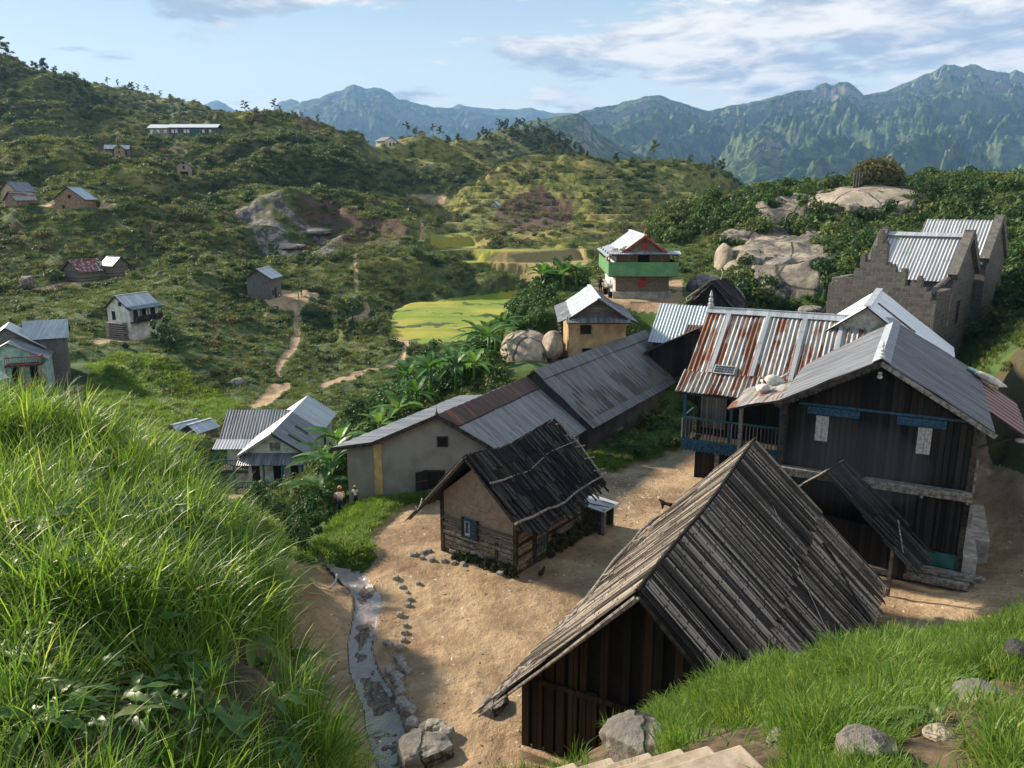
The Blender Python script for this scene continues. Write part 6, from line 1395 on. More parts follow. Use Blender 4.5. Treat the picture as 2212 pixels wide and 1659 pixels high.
def scatter(name, P, scale, protos, label_kind='stuff', rot=None, tilt=.15, seed=0):
    """P: n x 3 points; instances of the prototypes stand on them (one object)"""
    n = len(P); rs = np.random.RandomState(seed+5)
    me = bpy.data.meshes.new(name); me.vertices.add(n); me.vertices.foreach_set('co', np.asarray(P, np.float32).ravel())
    a = me.attributes.new('sc', 'FLOAT', 'POINT'); a.data.foreach_set('value', np.asarray(scale, np.float32)*np.ones(n, np.float32))
    R = np.stack([rs.randn(n)*tilt, rs.randn(n)*tilt, rs.rand(n)*6.283], 1) if rot is None else rot
    a = me.attributes.new('ro', 'FLOAT_VECTOR', 'POINT'); a.data.foreach_set('vector', np.asarray(R, np.float32).ravel())
    o = link(bpy.data.objects.new(name, me)); tag(o, kind='stuff')
    c = bpy.data.collections.new(name+'_kinds')
    for p in protos: c.objects.link(p)
    g = bpy.data.node_groups.new(name, 'GeometryNodeTree')
    g.interface.new_socket('Geometry', in_out='INPUT', socket_type='NodeSocketGeometry'); g.interface.new_socket('Geometry', in_out='OUTPUT', socket_type='NodeSocketGeometry')
    N = g.nodes.new; i_ = N('NodeGroupInput'); o_ = N('NodeGroupOutput'); ip = N('GeometryNodeInstanceOnPoints'); ci = N('GeometryNodeCollectionInfo')
    ci.inputs[0].default_value = c; ci.inputs['Separate Children'].default_value = True; ci.inputs['Reset Children'].default_value = True
    def na(nm, ty):
        k = N('GeometryNodeInputNamedAttribute'); k.data_type = ty; k.inputs[0].default_value = nm
        return [s for s in k.outputs if s.enabled and s.name == 'Attribute'][0]
    L_ = g.links.new
    L_(i_.outputs[0], ip.inputs['Points']); L_(ci.outputs[0], ip.inputs['Instance']); ip.inputs['Pick Instance'].default_value = True
    L_(na('sc', 'FLOAT'), ip.inputs['Scale']); e2r = N('FunctionNodeEulerToRotation'); L_(na('ro', 'FLOAT_VECTOR'), e2r.inputs[0]); L_(e2r.outputs[0], ip.inputs['Rotation'])
    L_(ip.outputs[0], o_.inputs[0])
    m = o.modifiers.new('scatter', 'NODES'); m.node_group = g
    return o
# ---- hillside shrubs
rs = np.random.RandomState(77)
blocked = soft(yard | stream | rice | ricefar | dryf | pitch | court | terrace_yard | slab, 3) > .05
blocked |= soft(paths, 1) > .03
blocked |= (rockm > .45) | region('1490 600;1550 595;1600 640;1590 680;1500 640', 50, 85) | region('1080 700;1210 700;1230 800;1090 820', 45, 80) | region('1360 700;1420 700;1420 770;1350 770', 45, 80)
blocked |= np.hypot(X+8.6, Y-37.2) < 2.6
blocked |= (np.abs(PX-738) < 26) & (PY > 1035) & (Y > 30) & (Y < 38.5)
for (x, y, z, r) in PADS: blocked |= (np.hypot(X-x, Y-y) < r*.95)
vis = (np.abs(X/Y) < .82)
cl = fbm(X/26, Y/26, 4, 61)+.25*fbm(X/7, Y/7, 2, 63)
dens = (np.clip((cl-.04)*6, 0.02, 1)*(1-.85*crest)+darkwood*.9)*(1-.88*valley)*(~blocked)*vis*(Y > 42)*(Y < 640)
openg = soft(region('960 480;1100 400;1200 440;1150 530;1000 520', 200, 340) | region('1300 470;1560 430;1570 520;1300 520', 200, 340) | brown | region('640 540;1060 520;1060 545;900 560', 160, 260) | region('790 330;940 300;1000 350;900 400;800 370', 330, 420), 4)
dens = dens*(1-.85*openg)*(1-.75*np.clip(hillT, 0, 1)*np.clip((fbm(X/55, Y/55, 3, 101)+.12)*6, 0, 1))
leftgrass = soft(region('190 770;330 760;520 880;420 960;230 930;190 830', 70, 112) | region('0 650;150 640;330 690;250 730;0 720', 100, 150), 3); dens *= (1-.93*leftgrass)
dens = dens*(Y**2)*(Y/120.)**-.75
def pick(dens, n, seed):
    r_ = np.random.RandomState(seed); p = (dens/dens.sum()).ravel(); k = r_.choice(p.size, n, p=p); j, i = np.divmod(k, NU)
    fu = np.clip(i+r_.rand(n)-.5, 0, NU-1.01); fv = np.clip(j+r_.rand(n)-.5, 0, NV-1.01)
    u = U0+(U1-U0)*fu/(NU-1); v = V0+(V1-V0)*fv/(NV-1); y = np.exp(v); x = u*y; return np.stack([x, y, gz(x, y)], 1)
# keep the way to the village houses and the near ridge free
P = pick(dens, 19000, 1); s = rs.gamma(4, .21, len(P))*np.clip(P[:, 1]/150, .6, 1.5); s = np.clip(s, .3, 3.2); P[:, 2] -= .15*s
scatter('hillside_shrubs', P, s, bushes, seed=1)
d2 = (1-.8*valley)*np.clip((fbm(X/30, Y/30, 3, 71)+.05)*4, 0, 1)*(~blocked)*vis*(Y > 60)*(Y < 640)*(Y**2)*(Y/120.)**-.8
P = pick(d2, 9000, 2); s = np.clip(rs.gamma(4, .2, len(P))*np.clip(P[:, 1]/150, .6, 1.6), .25, 2.2); P[:, 2] -= .15*s
scatter('dry_shrubs', P, s, dryb, seed=2)
# ---- boulder hill and the ridge of garden plants : lush
lush = soft(region('1400 500;1480 440;1560 440;1640 420;1800 400;2250 380;2400 420;2400 700;2200 760;2050 640;1780 690;1600 680;1560 560;1560 500;1430 540', 55, 135), 3)*(~blocked)
P = pick(lush*(Y**2)*vis, 3000, 3); s = np.clip(rs.gamma(6, .2, len(P)), .5, 2.4); scatter('boulder_hill_shrubs', P, s, bushes+[glossy[0]], seed=3)
gard = soft(region('720 960;760 900;860 850;930 790;1040 720;1090 740;1060 800;960 860;860 930;760 1000;745 1080;730 1140;660 1190;600 1195;590 1150;690 1095', 36, 92) | region('1060 680;1100 620;1180 610;1260 590;1290 610;1200 660;1120 700', 60, 100), 2)*(~blocked)
P = pick(gard*(Y**2)*(Y > 35), 1100, 4); s = np.clip(rs.gamma(6, .16, len(P)), .5, 1.7); scatter('garden_shrubs', P, s, glossy, seed=4)
P = pick((~blocked)*vis*(Y > 42)*(Y < 420)*(Y**2)*(Y/120.)**-1.2*(1-.5*openg)*(1-.75*np.clip(hillT+valley, 0, 1)), 42000, 12); P[:, 2] -= .03
scatter('hillside_grass', P, rs.uniform(.7, 1.5, len(P))*np.clip(P[:, 1]/110, .8, 2.2), hillg, seed=12)
P = pick((~blocked)*vis*(Y > 50)*(Y < 560)*(Y**2)*(Y/120.)**-1.0*np.clip((fbm(X/14, Y/14, 4, 111)+.15)*4, .05, 1)*(1-.7*openg)*(1-.8*np.clip(hillT+valley, 0, 1)), 13000, 13); P[:, 2] -= .05
scatter('hillside_scrub', P, rs.uniform(.4, 1.1, len(P))*np.clip(P[:, 1]/130, .7, 1.8), scrub, seed=13)
P = pick(region('1090 640;1200 630;1240 720;1180 735;1070 715', 48, 95)*(Y**2)*1., 130, 14); scatter('garden_brush', P, rs.uniform(.6, 1.3, len(P)), glossy, seed=14)
# ---- turf on the near slopes and the strips round the yard
tf = soft(grassp, 2) > .2
tfm = tf | ((Y < 42) & (Y > 17) & ~blocked & (PX < 900) & (PX > 380)) | region('190 770;330 760;520 880;420 960;230 930;190 830', 70, 112)
P = pick(tfm*(Y**2)*np.where(Y > 60, .25, 1.)*vis, 9000, 5); scatter('turf', P, np.where(P[:, 1] > 60, 2.2, 1.0)*rs.uniform(.7, 1.5, len(P)), turf, seed=5)
# ---- grass on the two near banks
def bankpts(G, n, seed, keep=None, crest=None):
    x, y, z = G; r_ = np.random.RandomState(seed); w = y**1.6
    if keep is not None: w = w*keep
    p = (w/w.sum()).ravel(); k = r_.choice(p.size, n, p=p); nu = x.shape[1]; j, i = np.divmod(k, nu); j = np.clip(j, 0, x.shape[0]-2); i = np.clip(i, 0, nu-2)
    a, b = r_.rand(n), r_.rand(n)
    f = lambda A: (A[j, i]*(1-a)+A[j, i+1]*a)*(1-b)+(A[j+1, i]*(1-a)+A[j+1, i+1]*a)*b
    return np.stack([f(x), f(y), f(z)], 1)
x, y, z = LB; bx, by = proj_np(x, y, z)
bare = np.exp(-(((bx-545)/85)**2+((by-1490)/105)**2)**1.5)+np.exp(-(((bx-290)/125)**2+((by-1620)/85)**2)**1.5)
keep = (y < 10.5)*(y > 2.0)*(1-.97*np.clip(bare*1.8, 0, 1))*np.clip(1.2-(bx-560)/420*(by > 1450), .25, 1)*np.where(soft((by > 1370) & (bx > 120), 6) > .5, .5, 1)
P = bankpts(LB, 8600, 6, keep); n = len(P)
lean = np.stack([rs.randn(n)*.22, rs.randn(n)*.22+.30, rs.rand(n)*6.28], 1)
nd = 900; Pd = bankpts(LB, nd, 16, keep); dead = proto('dead_stalks', *blades(9, .62, .007, 1.2, 77, .12, 5), M['leaf_dry'])
scatter('dead_grass', Pd, rs.uniform(.6, 1.1, nd), [dead], rot=np.stack([rs.randn(nd)*.3, rs.randn(nd)*.3+.3, rs.rand(nd)*6.28], 1), seed=9)
gapn = fbm(P[:, 0]/.55, P[:, 1]/.55, 3, 88); P = P[gapn > -.16]; lean = lean[gapn > -.16]; n = len(P); shf = np.where(proj_np(P[:, 0], P[:, 1], P[:, 2])[1] > 1420, .72, 1.0)
scatter('bank_grass', P, shf*rs.uniform(.55, 1.15, n)*1.2, longg, rot=lean, seed=6)
x, y, z = RB; bx, by = proj_np(x, y, z)
bare2 = ((np.abs(bx-1330) < 110) & (by > 1600)) | ((bx > 1140) & (bx < 1720) & (by > 1640)) | ((bx > 1940) & (bx < 2150) & (by > 1540) & (by < 1700)) | ((bx > 2030) & (by > 1470) & (by < 1570)) | ((bx > 1480) & (bx < 1700) & (by > 1570) & (by < 1640))
keep = (y < 11.5)*(y > 3.3)*np.where(soft(bare2, 3) > .4, .03, 1)
P = bankpts(RB, 10500, 7, keep); g_ = fbm(P[:, 0]/.5, P[:, 1]/.5, 3, 89); P = P[g_ > -.25]; scatter('bank_turf', P, rs.uniform(.6, 1.6, len(P))*(1+1.1*(fbm(P[:, 0]/.6, P[:, 1]/.6, 2, 3))), shortg, seed=7)
# ============================================================ rocks
def px2m(d, py=700): return d/F*1.0
def boulder(px, py, d, w, h, label, mat='rock_grey', seed=0, dep=None, rz=0, sub=4, rough=.16, flat=0, name='boulder', group=None, cat='boulder', tilt=0):
    """centre, half width and half height in picture units"""
    k = (PD(px, py, d).length)/F; c = PD(px, py, d)
    mb = MB(); rx = w*k; rzz = h*k; ry = dep or (rx+rzz)*.5
    mb.rock((0, 0, 0), (rx, ry, rzz), M[mat], seed, sub, rough, rz, flat); o = mb.build(name, None, True)
    o.location = (c.x, c.y, c.z); o.rotation_euler = (0, tilt, 0); return tag(o, label, cat, group)
boulder(1850, 484, 116, 180, 70, 'broad pale rock dome crowned by the overgrown tomb', 'rock_pale', 1, 14, sub=5, rough=.07)
boulder(1690, 600, 79, 40, 48, 'blocky grey boulder leaning on the middle of the long outcrop', 'rock_grey', 9, 2.5, sub=5, flat=.8, tilt=-.3)
boulder(1565, 565, 86, 20, 38, 'tall narrow pale rock standing left of the stacked stones', 'rock_pale', 3, 2)
boulder(1612, 552, 88, 32, 20, 'flat pale rock lying on top of the stacked stones', 'rock_pale', 4, 2)
boulder(1592, 580, 84, 26, 18, 'middle round stone of the stack left of the long outcrop', 'rock_pale', 5, 2)
boulder(1600, 602, 80, 26, 18, 'lowest egg-shaped stone of the stack above the split-wood hut', 'rock_pale', 6, 2)
boulder(1522, 622, 76, 36, 30, 'round grey boulder just right of the green balcony house', 'rock_grey', 7, 2.2)
boulder(1572, 655, 68, 34, 34, 'grey boulder directly behind the small split-wood hut', 'rock_grey', 8, 1.8)
boulder(1708, 640, 74, 48, 42, 'sloping grey rock at the foot of the long outcrop', 'rock_grey', 11, 2.5, flat=.9, tilt=-.3)
boulder(1752, 672, 66, 24, 12, 'small grey rock in the brush above the rusty roof', 'rock_grey', 12, 1)
boulder(1136, 770, 60, 60, 56, 'large smooth tan boulder left of the ochre house', 'rock_pale', 14, 4, sub=5, rough=.08)
boulder(1195, 745, 58, 24, 30, 'pale rock wedged between the smooth boulder and the ochre house', 'rock_pale', 15, 1.5)
boulder(1172, 706, 72, 14, 10, 'small round rock by the sitting people above the smooth boulder', 'rock_grey', 16)
boulder(1192, 710, 70, 12, 9, 'small pale rock at the left foot of the ochre house roof', 'rock_pale', 17)
boulder(1375, 752, 63, 30, 12, 'low pale bedrock between the ochre house and the blue-grey roof', 'rock_pale', 18, 2)
boulder(440, 655, 146, 34, 24, 'big dark rounded boulder left of the block house', 'rock_dark', 19, 3)
boulder(488, 640, 150, 14, 18, 'dark boulder close to the wall left of the block house', 'rock_dark', 20, 1.5)
boulder(350, 620, 160, 24, 32, 'dark tall boulder under the ledge of the red-roofed barn', 'rock_dark', 21, 3)
boulder(60, 610, 152, 13, 13, 'pointed grey rock left of the red-roofed barn', 'rock_grey', 22, 1.5, rough=.4, flat=.9)
boulder(505, 752, 124, 18, 12, 'flat-topped grey rock in the green gully', 'rock_grey', 23)
boulder(515, 832, 104, 19, 15, 'rounded grey boulder above the red earth cut', 'rock_grey', 24)
boulder(475, 835, 104, 9, 5, 'small pale stone beside the rounded boulder in the gully', 'rock_pale', 25)
boulder(560, 500, 222, 48, 12, 'dark sloping rock sheet in the valley left of the brown mound', 'rock_dark', 26, 8)
boulder(660, 500, 222, 60, 9, 'pale rock sheet at the foot of the wooded slope', 'rock_grey', 27, 9)
boulder(620, 532, 208, 40, 7, 'light flat rock near the path in the valley bottom', 'rock_pale', 28, 6)
def ground_rock(px, py, w, h, label, mat='stone_small', seed=0, zb=-14.5, flat=.8, group=None, name='stone', cat='stone', sub=3, rough=.3, up=.6):
    c = PZ(px, py, zb); k = c.length/F; mb = MB(); mb.rock((0, 0, 0), (w*k, (w+h)*.5*k, h*k), M[mat], seed, sub, rough, seed*.7, flat)
    o = mb.build(name); c.z = float(gz(c.x, c.y)); o.location = (c.x, c.y, c.z+h*k*up*.5); return tag(o, label, cat, group)
ground_rock(918, 1622, 62, 32, 'large flat-topped rock at the lower end of the stone row', 'rock_grey', 41, name='rock', cat='rock', sub=4)
ground_rock(1065, 1528, 42, 14, 'flat grey rock half sunk in the yard left of the big hut', 'rock_grey', 42, name='rock', cat='rock')
row = '920 165;960 220;1005 262;1022 305;1010 352;945 432;985 497;985 552;970 605;860 642;950 665;945 770;860 880;915 905;965 865;1012 905;945 1012;950 1060;960 1130;990 1175;1032 1190;1045 1290;1150 1330;1215 1350;1262 1372;1080 1385;1312 1402;840 620;1090 205;930 960'
rr = random.Random(12)
for i, q in enumerate(row.split(';')):
    a, b = map(float, q.split()); X_, Y_ = (700+a/3.16)*.864, (1395+b/3.16)*.864
    s = 6+12*max(0, (Y_-1300)/300)+rr.uniform(-1, 4)
    ground_rock(X_, Y_, s, s*rr.uniform(.6, 1.1), 'grey stone set in the rough row edging the muddy gutter', 'stone_small', i+60, group='stones edging the gutter', zb=-14.55)
for i, q in enumerate('180 1250;240 1262;222 1200;345 1272;425 1292;500 1310;790 1400;110 1222;180 1212'.split(';')):
    a, b = map(float, q.split()); ground_rock((1000+a/3.16)*.864, (1000+b/3.16)*.864, 9+rr.uniform(-2, 3), 6, 'grey stone lying at the foot of the mud hut', 'stone_small', i+110, group='stones at the foot of the mud hut')
# loose chips and pebbles on the yard
def chips(name, n, mat, seed, smin, smax, poly, long_=1.0):
    r_ = np.random.RandomState(seed); m = yard & inpoly(poly, PX, PY) if poly else yard; P = pick(m*(Y**2.), n, seed)
    V_, F_ = [], []
    for k in range(n):
        a = r_.rand()*6.28; s = r_.uniform(smin, smax); l = s*(1+long_*r_.rand()); h = s*.5; c = P[k]
        for dx, dy, dz in ((-l, -s, 0), (l, -s*.7, 0), (l*.8, s, 0), (-l*.7, s*.8, 0), (-l*.5, -s*.4, h), (l*.6, -s*.3, h*.8), (l*.4, s*.5, h), (-l*.4, s*.4, h*.9)):
            V_.append((c[0]+dx*cos(a)-dy*sin(a), c[1]+dx*sin(a)+dy*cos(a), c[2]+dz-.005))
        b = k*8
        F_ += [(b+4, b+5, b+6, b+7), (b, b+1, b+5, b+4), (b+1, b+2, b+6, b+5), (b+2, b+3, b+7, b+6), (b+3, b, b+4, b+7)]
    o = npmesh(name, np.array(V_), np.array(F_), [mat], smooth=False); return tag(o, kind='stuff')
t_ = NT('chip'); M['chip'] = t_.done(t_.ramp(t_.isl(), [(0, (.07, .05, .035)), (.45, (.26, .20, .14)), (.8, (.42, .36, .28)), (1, (.6, .56, .48))]), .9)
chips('yard_pebbles', 5200, M['chip'], 5, .012, .05, None, .8)
chips('wood_chips', 260, M['chip'], 6, .02, .05, '1290 1010;1440 1030;1420 1130;1310 1140', 3)
chips('gutter_debris', 10, M['chip'], 7, .03, .07, None, 3)
m2 = MB(); m2.tube([(0, 0, 0), (.12, .5, .05), (.05, 1.1, .02)], .05, M['pale_paint'], 8); o = m2.build('pipe'); q = PZ(712, 1268, -14.6); o.location = (q.x, q.y, float(gz(q.x, q.y))+.1); tag(o, 'short white pipe lying beside the muddy gutter', 'pipe')
# ============================================================ steps
def banksurf(G, px, py):
    x, y, z = G; bx, by = proj_np(x, y, z); m = np.hypot(bx-px, by-py)+(y > 10.5)*50; k = np.unravel_index(np.argmin(m), m.shape); return Vector((x[k], y[k], z[k]))
def near_rock(px, py, w, h, label, mat, seed, dep, flat=0, up=.35):
    s = banksurf(RB, px, py); k = s.length/F; mb = MB(); mb.rock((0, 0, 0), (w*k, dep, h*k), M[mat], seed, 5, .2, seed*.6, flat); o = mb.build('rock', None, True); o.location = s+Vector((0, 0, h*k*up)); tag(o, label, 'rock')
near_rock(1385, 1632, 96, 44, 'large flat-faced grey rock at the lower picture edge beside the steps', 'rock_grey', 30, .34, .8, .55)
near_rock(1868, 1645, 66, 44, 'angular pale rock in the turf at the lower right', 'rock_grey', 31, .2, .72)
near_rock(1690, 1610, 30, 22, 'small rock under the leaves between the steps and the angular pale rock', 'rock_grey', 32, .1)
near_rock(2120, 1505, 44, 14, 'half buried pale stone in the trodden patch at the right', 'rock_grey', 33, .2)
near_rock(2195, 1440, 34, 34, 'dark rock at the right picture edge in the turf', 'rock_dark', 34, .2)
near_rock(2030, 1590, 26, 14, 'small pale stone in the trodden earth right of the angular rock', 'rock_pale', 35, .1)
def steps():
    simple('step_stone', (.26, .21, .15), (.44, .36, .27), 5, bump=.012, det=9)
    cs = ((1600, 1606), (1530, 1608), (1470, 1614), (1402, 1623), (1320, 1634), (1240, 1645))
    for k, (px, py) in enumerate(cs):
        c = PD(px, py, 4.55+.30*k); a = radians(22); d = Vector((-cos(a), -sin(a), 0)); f = Vector((sin(a), -cos(a), 0))
        mb = MB(); R = Matrix.Rotation(a, 3, 'Z'); mid = d*1.3+f*.24
        mb.box(mid+Vector((0, 0, -.04)), (2.6, .48, .08), M['step_stone'], R); mb.box(mid+f*.02+Vector((0, 0, -.32)), (2.56, .44, .48), M['step_stone'], R)
        o = mb.build('stair_step'); o.location = c; bv = o.modifiers.new('b', 'BEVEL'); bv.width = .018; bv.segments = 2
        tag(o, ('nearest and highest', 'second', 'third', 'fourth', 'fifth', 'farthest and lowest')[k]+' worn tan stone step of the stair at the lower picture edge', 'step', 'worn tan stone steps')
steps()
# ============================================================ tomb on the dome
def tomb():
    c = PD(1893, 424, 116); e = thing('tomb', 'square stone tomb overgrown with dense brown-green bushes on the pale rock dome', 'tomb', (c.x, c.y, c.z), 0)
    mb = MB(); mb.box((0, 0, .4), (9.0, 5, 1.9), M['rubble']); mb.build('wall', e)
    V_, F_ = leafcloud(5200, .30, 4.6, 3.6, 91, 26, .5, .3, .7); V_[:, 1] *= .6; o = npmesh('shrub', V_, F_, [M['leaf_dry']], False, e)
    V_, F_ = leafcloud(5200, .26, 4.8, 3.4, 92, 26, .5, .3, .3); V_[:, 1] *= .62; o = npmesh('shrub', V_, F_, [M['leaf_bush']], False, e)
    rr = random.Random(1)
    for i in range(7):
        m2 = MB(); x = -4.3+.42*i; m2.box((0, 0, .6), (.2, .2, 1.3+rr.random()*.8), M['rock_dark']); o = m2.build('standing_stone', e); o.location = (x, -2.2+.1*i, 1.6+.1*i)
tomb()
# ============================================================ trees, banana plants, single shrubs
simple('bark', (.05, .04, .03), (.16, .13, .10), 6, bump=.02)
def tree_parts(name, h, cr, mat, seed, spread=1.0, trunk=.16, flat=False, leaf=.22, n=900, bare=.4):
    rr = random.Random(seed); e = bpy.data.objects.new(name, None); COL.objects.link(e)
    mb = MB(); lean = rr.uniform(-.1, .1)*h
    mb.tube([(lean*t*t, .04*h*sin(t*4), h*t*.9) for t in (0, .25, .5, .75, 1)], [trunk, trunk*.8, trunk*.6, trunk*.4, trunk*.15], M['bark'], 6)
    V_, F_ = [], []; tot = 0
    for k in range(9):
        t = bare+(1-bare)*k/9; a = rr.uniform(0, 6.28); r = cr*spread*rr.uniform(.3, .95)*(1-.4*(t-bare)); z = h*t
        tip = (lean*t+r*cos(a), r*sin(a), z+h*.10); mb.tube([(lean*t*t, 0, z*.9), (lean*t+r*.5*cos(a), r*.5*sin(a), z+h*.02), tip], [trunk*.4, trunk*.25, trunk*.1], M['bark'], 5)
        v, f = leafcloud(n//9, leaf, .9*cr*rr.uniform(.4, .65), cr*(.28 if flat else .5), seed*10+k, 4)
        v = v+np.array(tip)-np.array([0, 0, cr*.2]); V_.append(v); F_.append(f+tot); tot += len(v)
    mb.build('trunk', e, True); npmesh('crown', np.concatenate(V_), np.concatenate(F_), [mat], False, e)
    return e
T1 = tree_parts('tree', 10, 3.0, M['leaf_bush'], 1, 1, .22, True, .30, 1000, .5)
T2 = tree_parts('tree', 7, 3.2, M['leaf_bush'], 2, .9, .2, False, .30, 1400, .3)
T3 = tree_parts('tree', 8, 2.0, M['leaf_dry'], 3, .8, .16, False, .24, 800, .4)
T4 = tree_parts('tree', 5, 2.4, M['leaf_glossy'], 4, .9, .14, False, .16, 1800, .15)
used = set()
def plant(src, px, py, d, s, label, cat='tree', group=None, rz=None, zoff=0, onground=True, rr=random.Random(3)):
    if src.name in used: o = copy_tree(src)
    else: o = src; used.add(src.name)
    p = PD(px, py, d)
    if onground: p.z = float(gz(p.x, p.y))-.15
    o.location = (p.x, p.y, p.z+zoff); o.rotation_euler = (0, 0, rr.uniform(0, 6.28) if rz is None else rz); o.scale = (s, s, s)
    return tag(o, label, cat, group)
plant(T1, 8, 165, 400, 1.35, 'tall thin tree at the upper left corner on the skyline')
plant(T1, 22, 172, 402, 1.0, 'shorter thin tree right beside the tall one in the upper left corner')
plant(T2, 100, 190, 408, .95, 'round dark tree standing highest on the left skyline')
plant(T2, 82, 186, 408, .7, 'small round tree just left of the round dark skyline tree')
plant(T3, 45, 176, 404, .55, 'low bushy tree left of the round trees on the left skyline')
plant(T2, 122, 200, 410, .6, 'small tree just right of the round dark skyline tree')
for i, (x, y) in enumerate(((185, 200), (258, 212), (285, 215), (320, 222), (350, 232), (372, 238), (235, 207), (300, 219))):
    plant((T1, T3, T2)[i % 3], x, y, 562, .6+.12*(i % 3), 'small tree in the row on the second skyline of the left hill', group='trees on the second left skyline')
for i, (x, y, s) in enumerate(((520, 292, .9), (535, 298, 1.2), (560, 300, .8), (575, 300, .6), (596, 296, 1.1), (610, 300, .9), (640, 302, 1.0), (655, 303, .8), (690, 314, 1.1), (708, 322, .9))):
    plant((T2, T1, T3)[i % 3], x, y, 390, s*.62, 'tree in the line along the crest right of the school', group='trees on the crest right of the school')
for i, (x, y, s) in enumerate(((880, 296, 1), (895, 292, .8), (935, 288, .9), (950, 288, 1), (968, 296, .9), (780, 326, .7), (795, 324, .6), (988, 310, .8))):
    plant((T1, T2, T1)[i % 3], x, y, 408, s*.7, 'tree around the white house knoll before the blue mountain', group='trees on the white house knoll')
for i in range(26):
    x = 1035+i*8.6; y = 318-32*sin((i+2)/26*pi)+(i % 3)*7
    plant((T2, T1, T2, T3)[i % 4], x, y, 562-(i % 5)*3, .75+.1*(i % 4), 'tree of the wooded hilltop in front of the blue ridges', group='trees of the wooded hilltop')
for i, (x, y, s, k, lb) in enumerate(((1195, 352, 1.1, 2, 'pale feathery tree on the round terraced hill, leftmost on its crest'), (1228, 352, .7, 2, 'low pale tree beside the feathery one on the round hill'), (1255, 352, .8, 1, 'dark bushy tree at the top of the round terraced hill'), (1330, 352, .75, 1, 'round leafless-looking tree on the crest right of the hilltop'), (1412, 368, 1.15, 0, 'tall thin tree alone on the right shoulder of the round hill'), (1488, 392, .6, 0, 'small umbrella-shaped tree low on the right crest of the round hill'), (1535, 412, 1.0, 2, 'leaning pale tree at the right foot of the round hill'), (1552, 420, .9, 1, 'bushy tree last in line at the right foot of the round hill'), (1265, 465, .5, 1, 'small yellow-green tree in the middle of the dark hillside'))):
    plant((T1, T2, T3)[k], x, y, 348, s*.8, lb)
for i, (x, y, d, s, lb) in enumerate(((355, 770, 112, .95, 'glossy green tree alone on the grassy slope below the white balcony farmhouse'), (468, 415, 255, 1.2, 'pale sunlit bush-like tree on the dark slope below the tiny mud house'), (750, 690, 136, 1.0, 'sunlit tree at the edge of the rice field by the tan threshing patch'), (590, 545, 186, .8, 'small round tree behind the block house'))):
    plant(T4, x, y, d, s, lb)
for i, (x, y, d, s, lb) in enumerate(((560, 1130, 30, .55, 'dark glossy shrub in front of the white gabled house verandah'), (655, 1110, 34, .42, 'glossy shrub between the gabled house and the woman on the path'), (700, 1090, 38, .45, 'leafy shrub left of the long grey rendered house'), (640, 1160, 31, .33, 'low leafy shrub beside the path left of the woman'), (840, 870, 62, .8, 'leafy shrub under the banana plants behind the grey rendered house'), (780, 930, 55, .7, 'glossy shrub at the left end of the grey rendered house roof'), (930, 790, 66, .8, 'leafy shrub left of the banana plants'), (1180, 622, 84, .6, 'dark leafy tree below the terrace of the green balcony house'), (1135, 655, 82, .6, 'leafy tree left of the dark tree below the terrace'), (1215, 625, 78, .6, 'broad-leaved shrub left of the terrace edge'), (2190, 650, 58, .8, 'bright yellow-green shrub at the right picture edge'), (1740, 470, 106, .8, 'bright bush growing on the left shoulder of the rock dome'), (1860, 590, 78, .7, 'broad green bush just left of the stepped stone gable'), (1990, 480, 104, .9, 'bright leafy bush right under the rock dome'))):
    plant(T4, x, y, d, s, lb, 'shrub' if s < .75 else 'tree')
def banana(seed, h=2.0, n=9):
    rr = random.Random(seed); e = bpy.data.objects.new('banana_plant', None); COL.objects.link(e)
    mb = MB(); mb.tube([(0, 0, -.2), (.03, 0, h*.5), (.05, .02, h)], [.13, .11, .07], M['leaf_banana'], 8); mb.build('stem', e, True)
    mb = MB()
    for k in range(n):
        a = k*2.4+rr.uniform(-.3, .3); L_ = rr.uniform(1.5, 2.3); W_ = rr.uniform(.22, .32); up = rr.uniform(.5, 1.35); m = 10; vs = []
        for i in range(m+1):
            t = i/m; r = L_*(t*cos(up)*1.0+.25*t*t); z = h*.92+L_*(t*sin(up)-t*t*(.75-.3*up)); w = W_*sin(pi*min(1, t*.92+.06))**.6*(1 if t > .12 else .2)
            for s_ in (-1, 0, 1):
                vs.append((r*cos(a)-s_*w*sin(a), r*sin(a)+s_*w*cos(a), z+(.09*w/W_ if s_ else 0)+rr.uniform(-.02, .02)*abs(s_)))
        mb.add(vs, [(3*i+q, 3*i+q+1, 3*i+q+4, 3*i+q+3) for i in range(m) for q in (0, 1)], M['leaf_banana'])
    mb.build('leaves', e, False); return e
BN = [banana(1), banana(2, 1.5, 8), banana(3, 2.5, 10)]
bn = '1000 800 60;1030 790 60;1055 800 57;975 815 60;1010 830 56;950 840 58;985 850 55;1040 770 63;1070 790 59;900 880 54;860 900 53;930 870 55;820 930 50;760 1000 47;735 1040 46;720 1075 43;1005 770 64;1085 770 62;1185 640 80;1215 635 76;1245 620 76;1170 665 78;690 1110 41;880 850 58;1025 850 54'
for i, q in enumerate(bn.split(';')):
    x, y, d = map(float, q.split()); plant(BN[i % 3], x, y, d, .9+.12*(i % 4), 'banana plant with arching split leaves in the garden slope behind the grey rendered house' if i < 18 or i > 21 else 'banana plant below the terrace of the green balcony house', 'banana plant', 'banana plants behind the grey rendered house' if i < 18 or i > 21 else 'banana plants below the terrace')
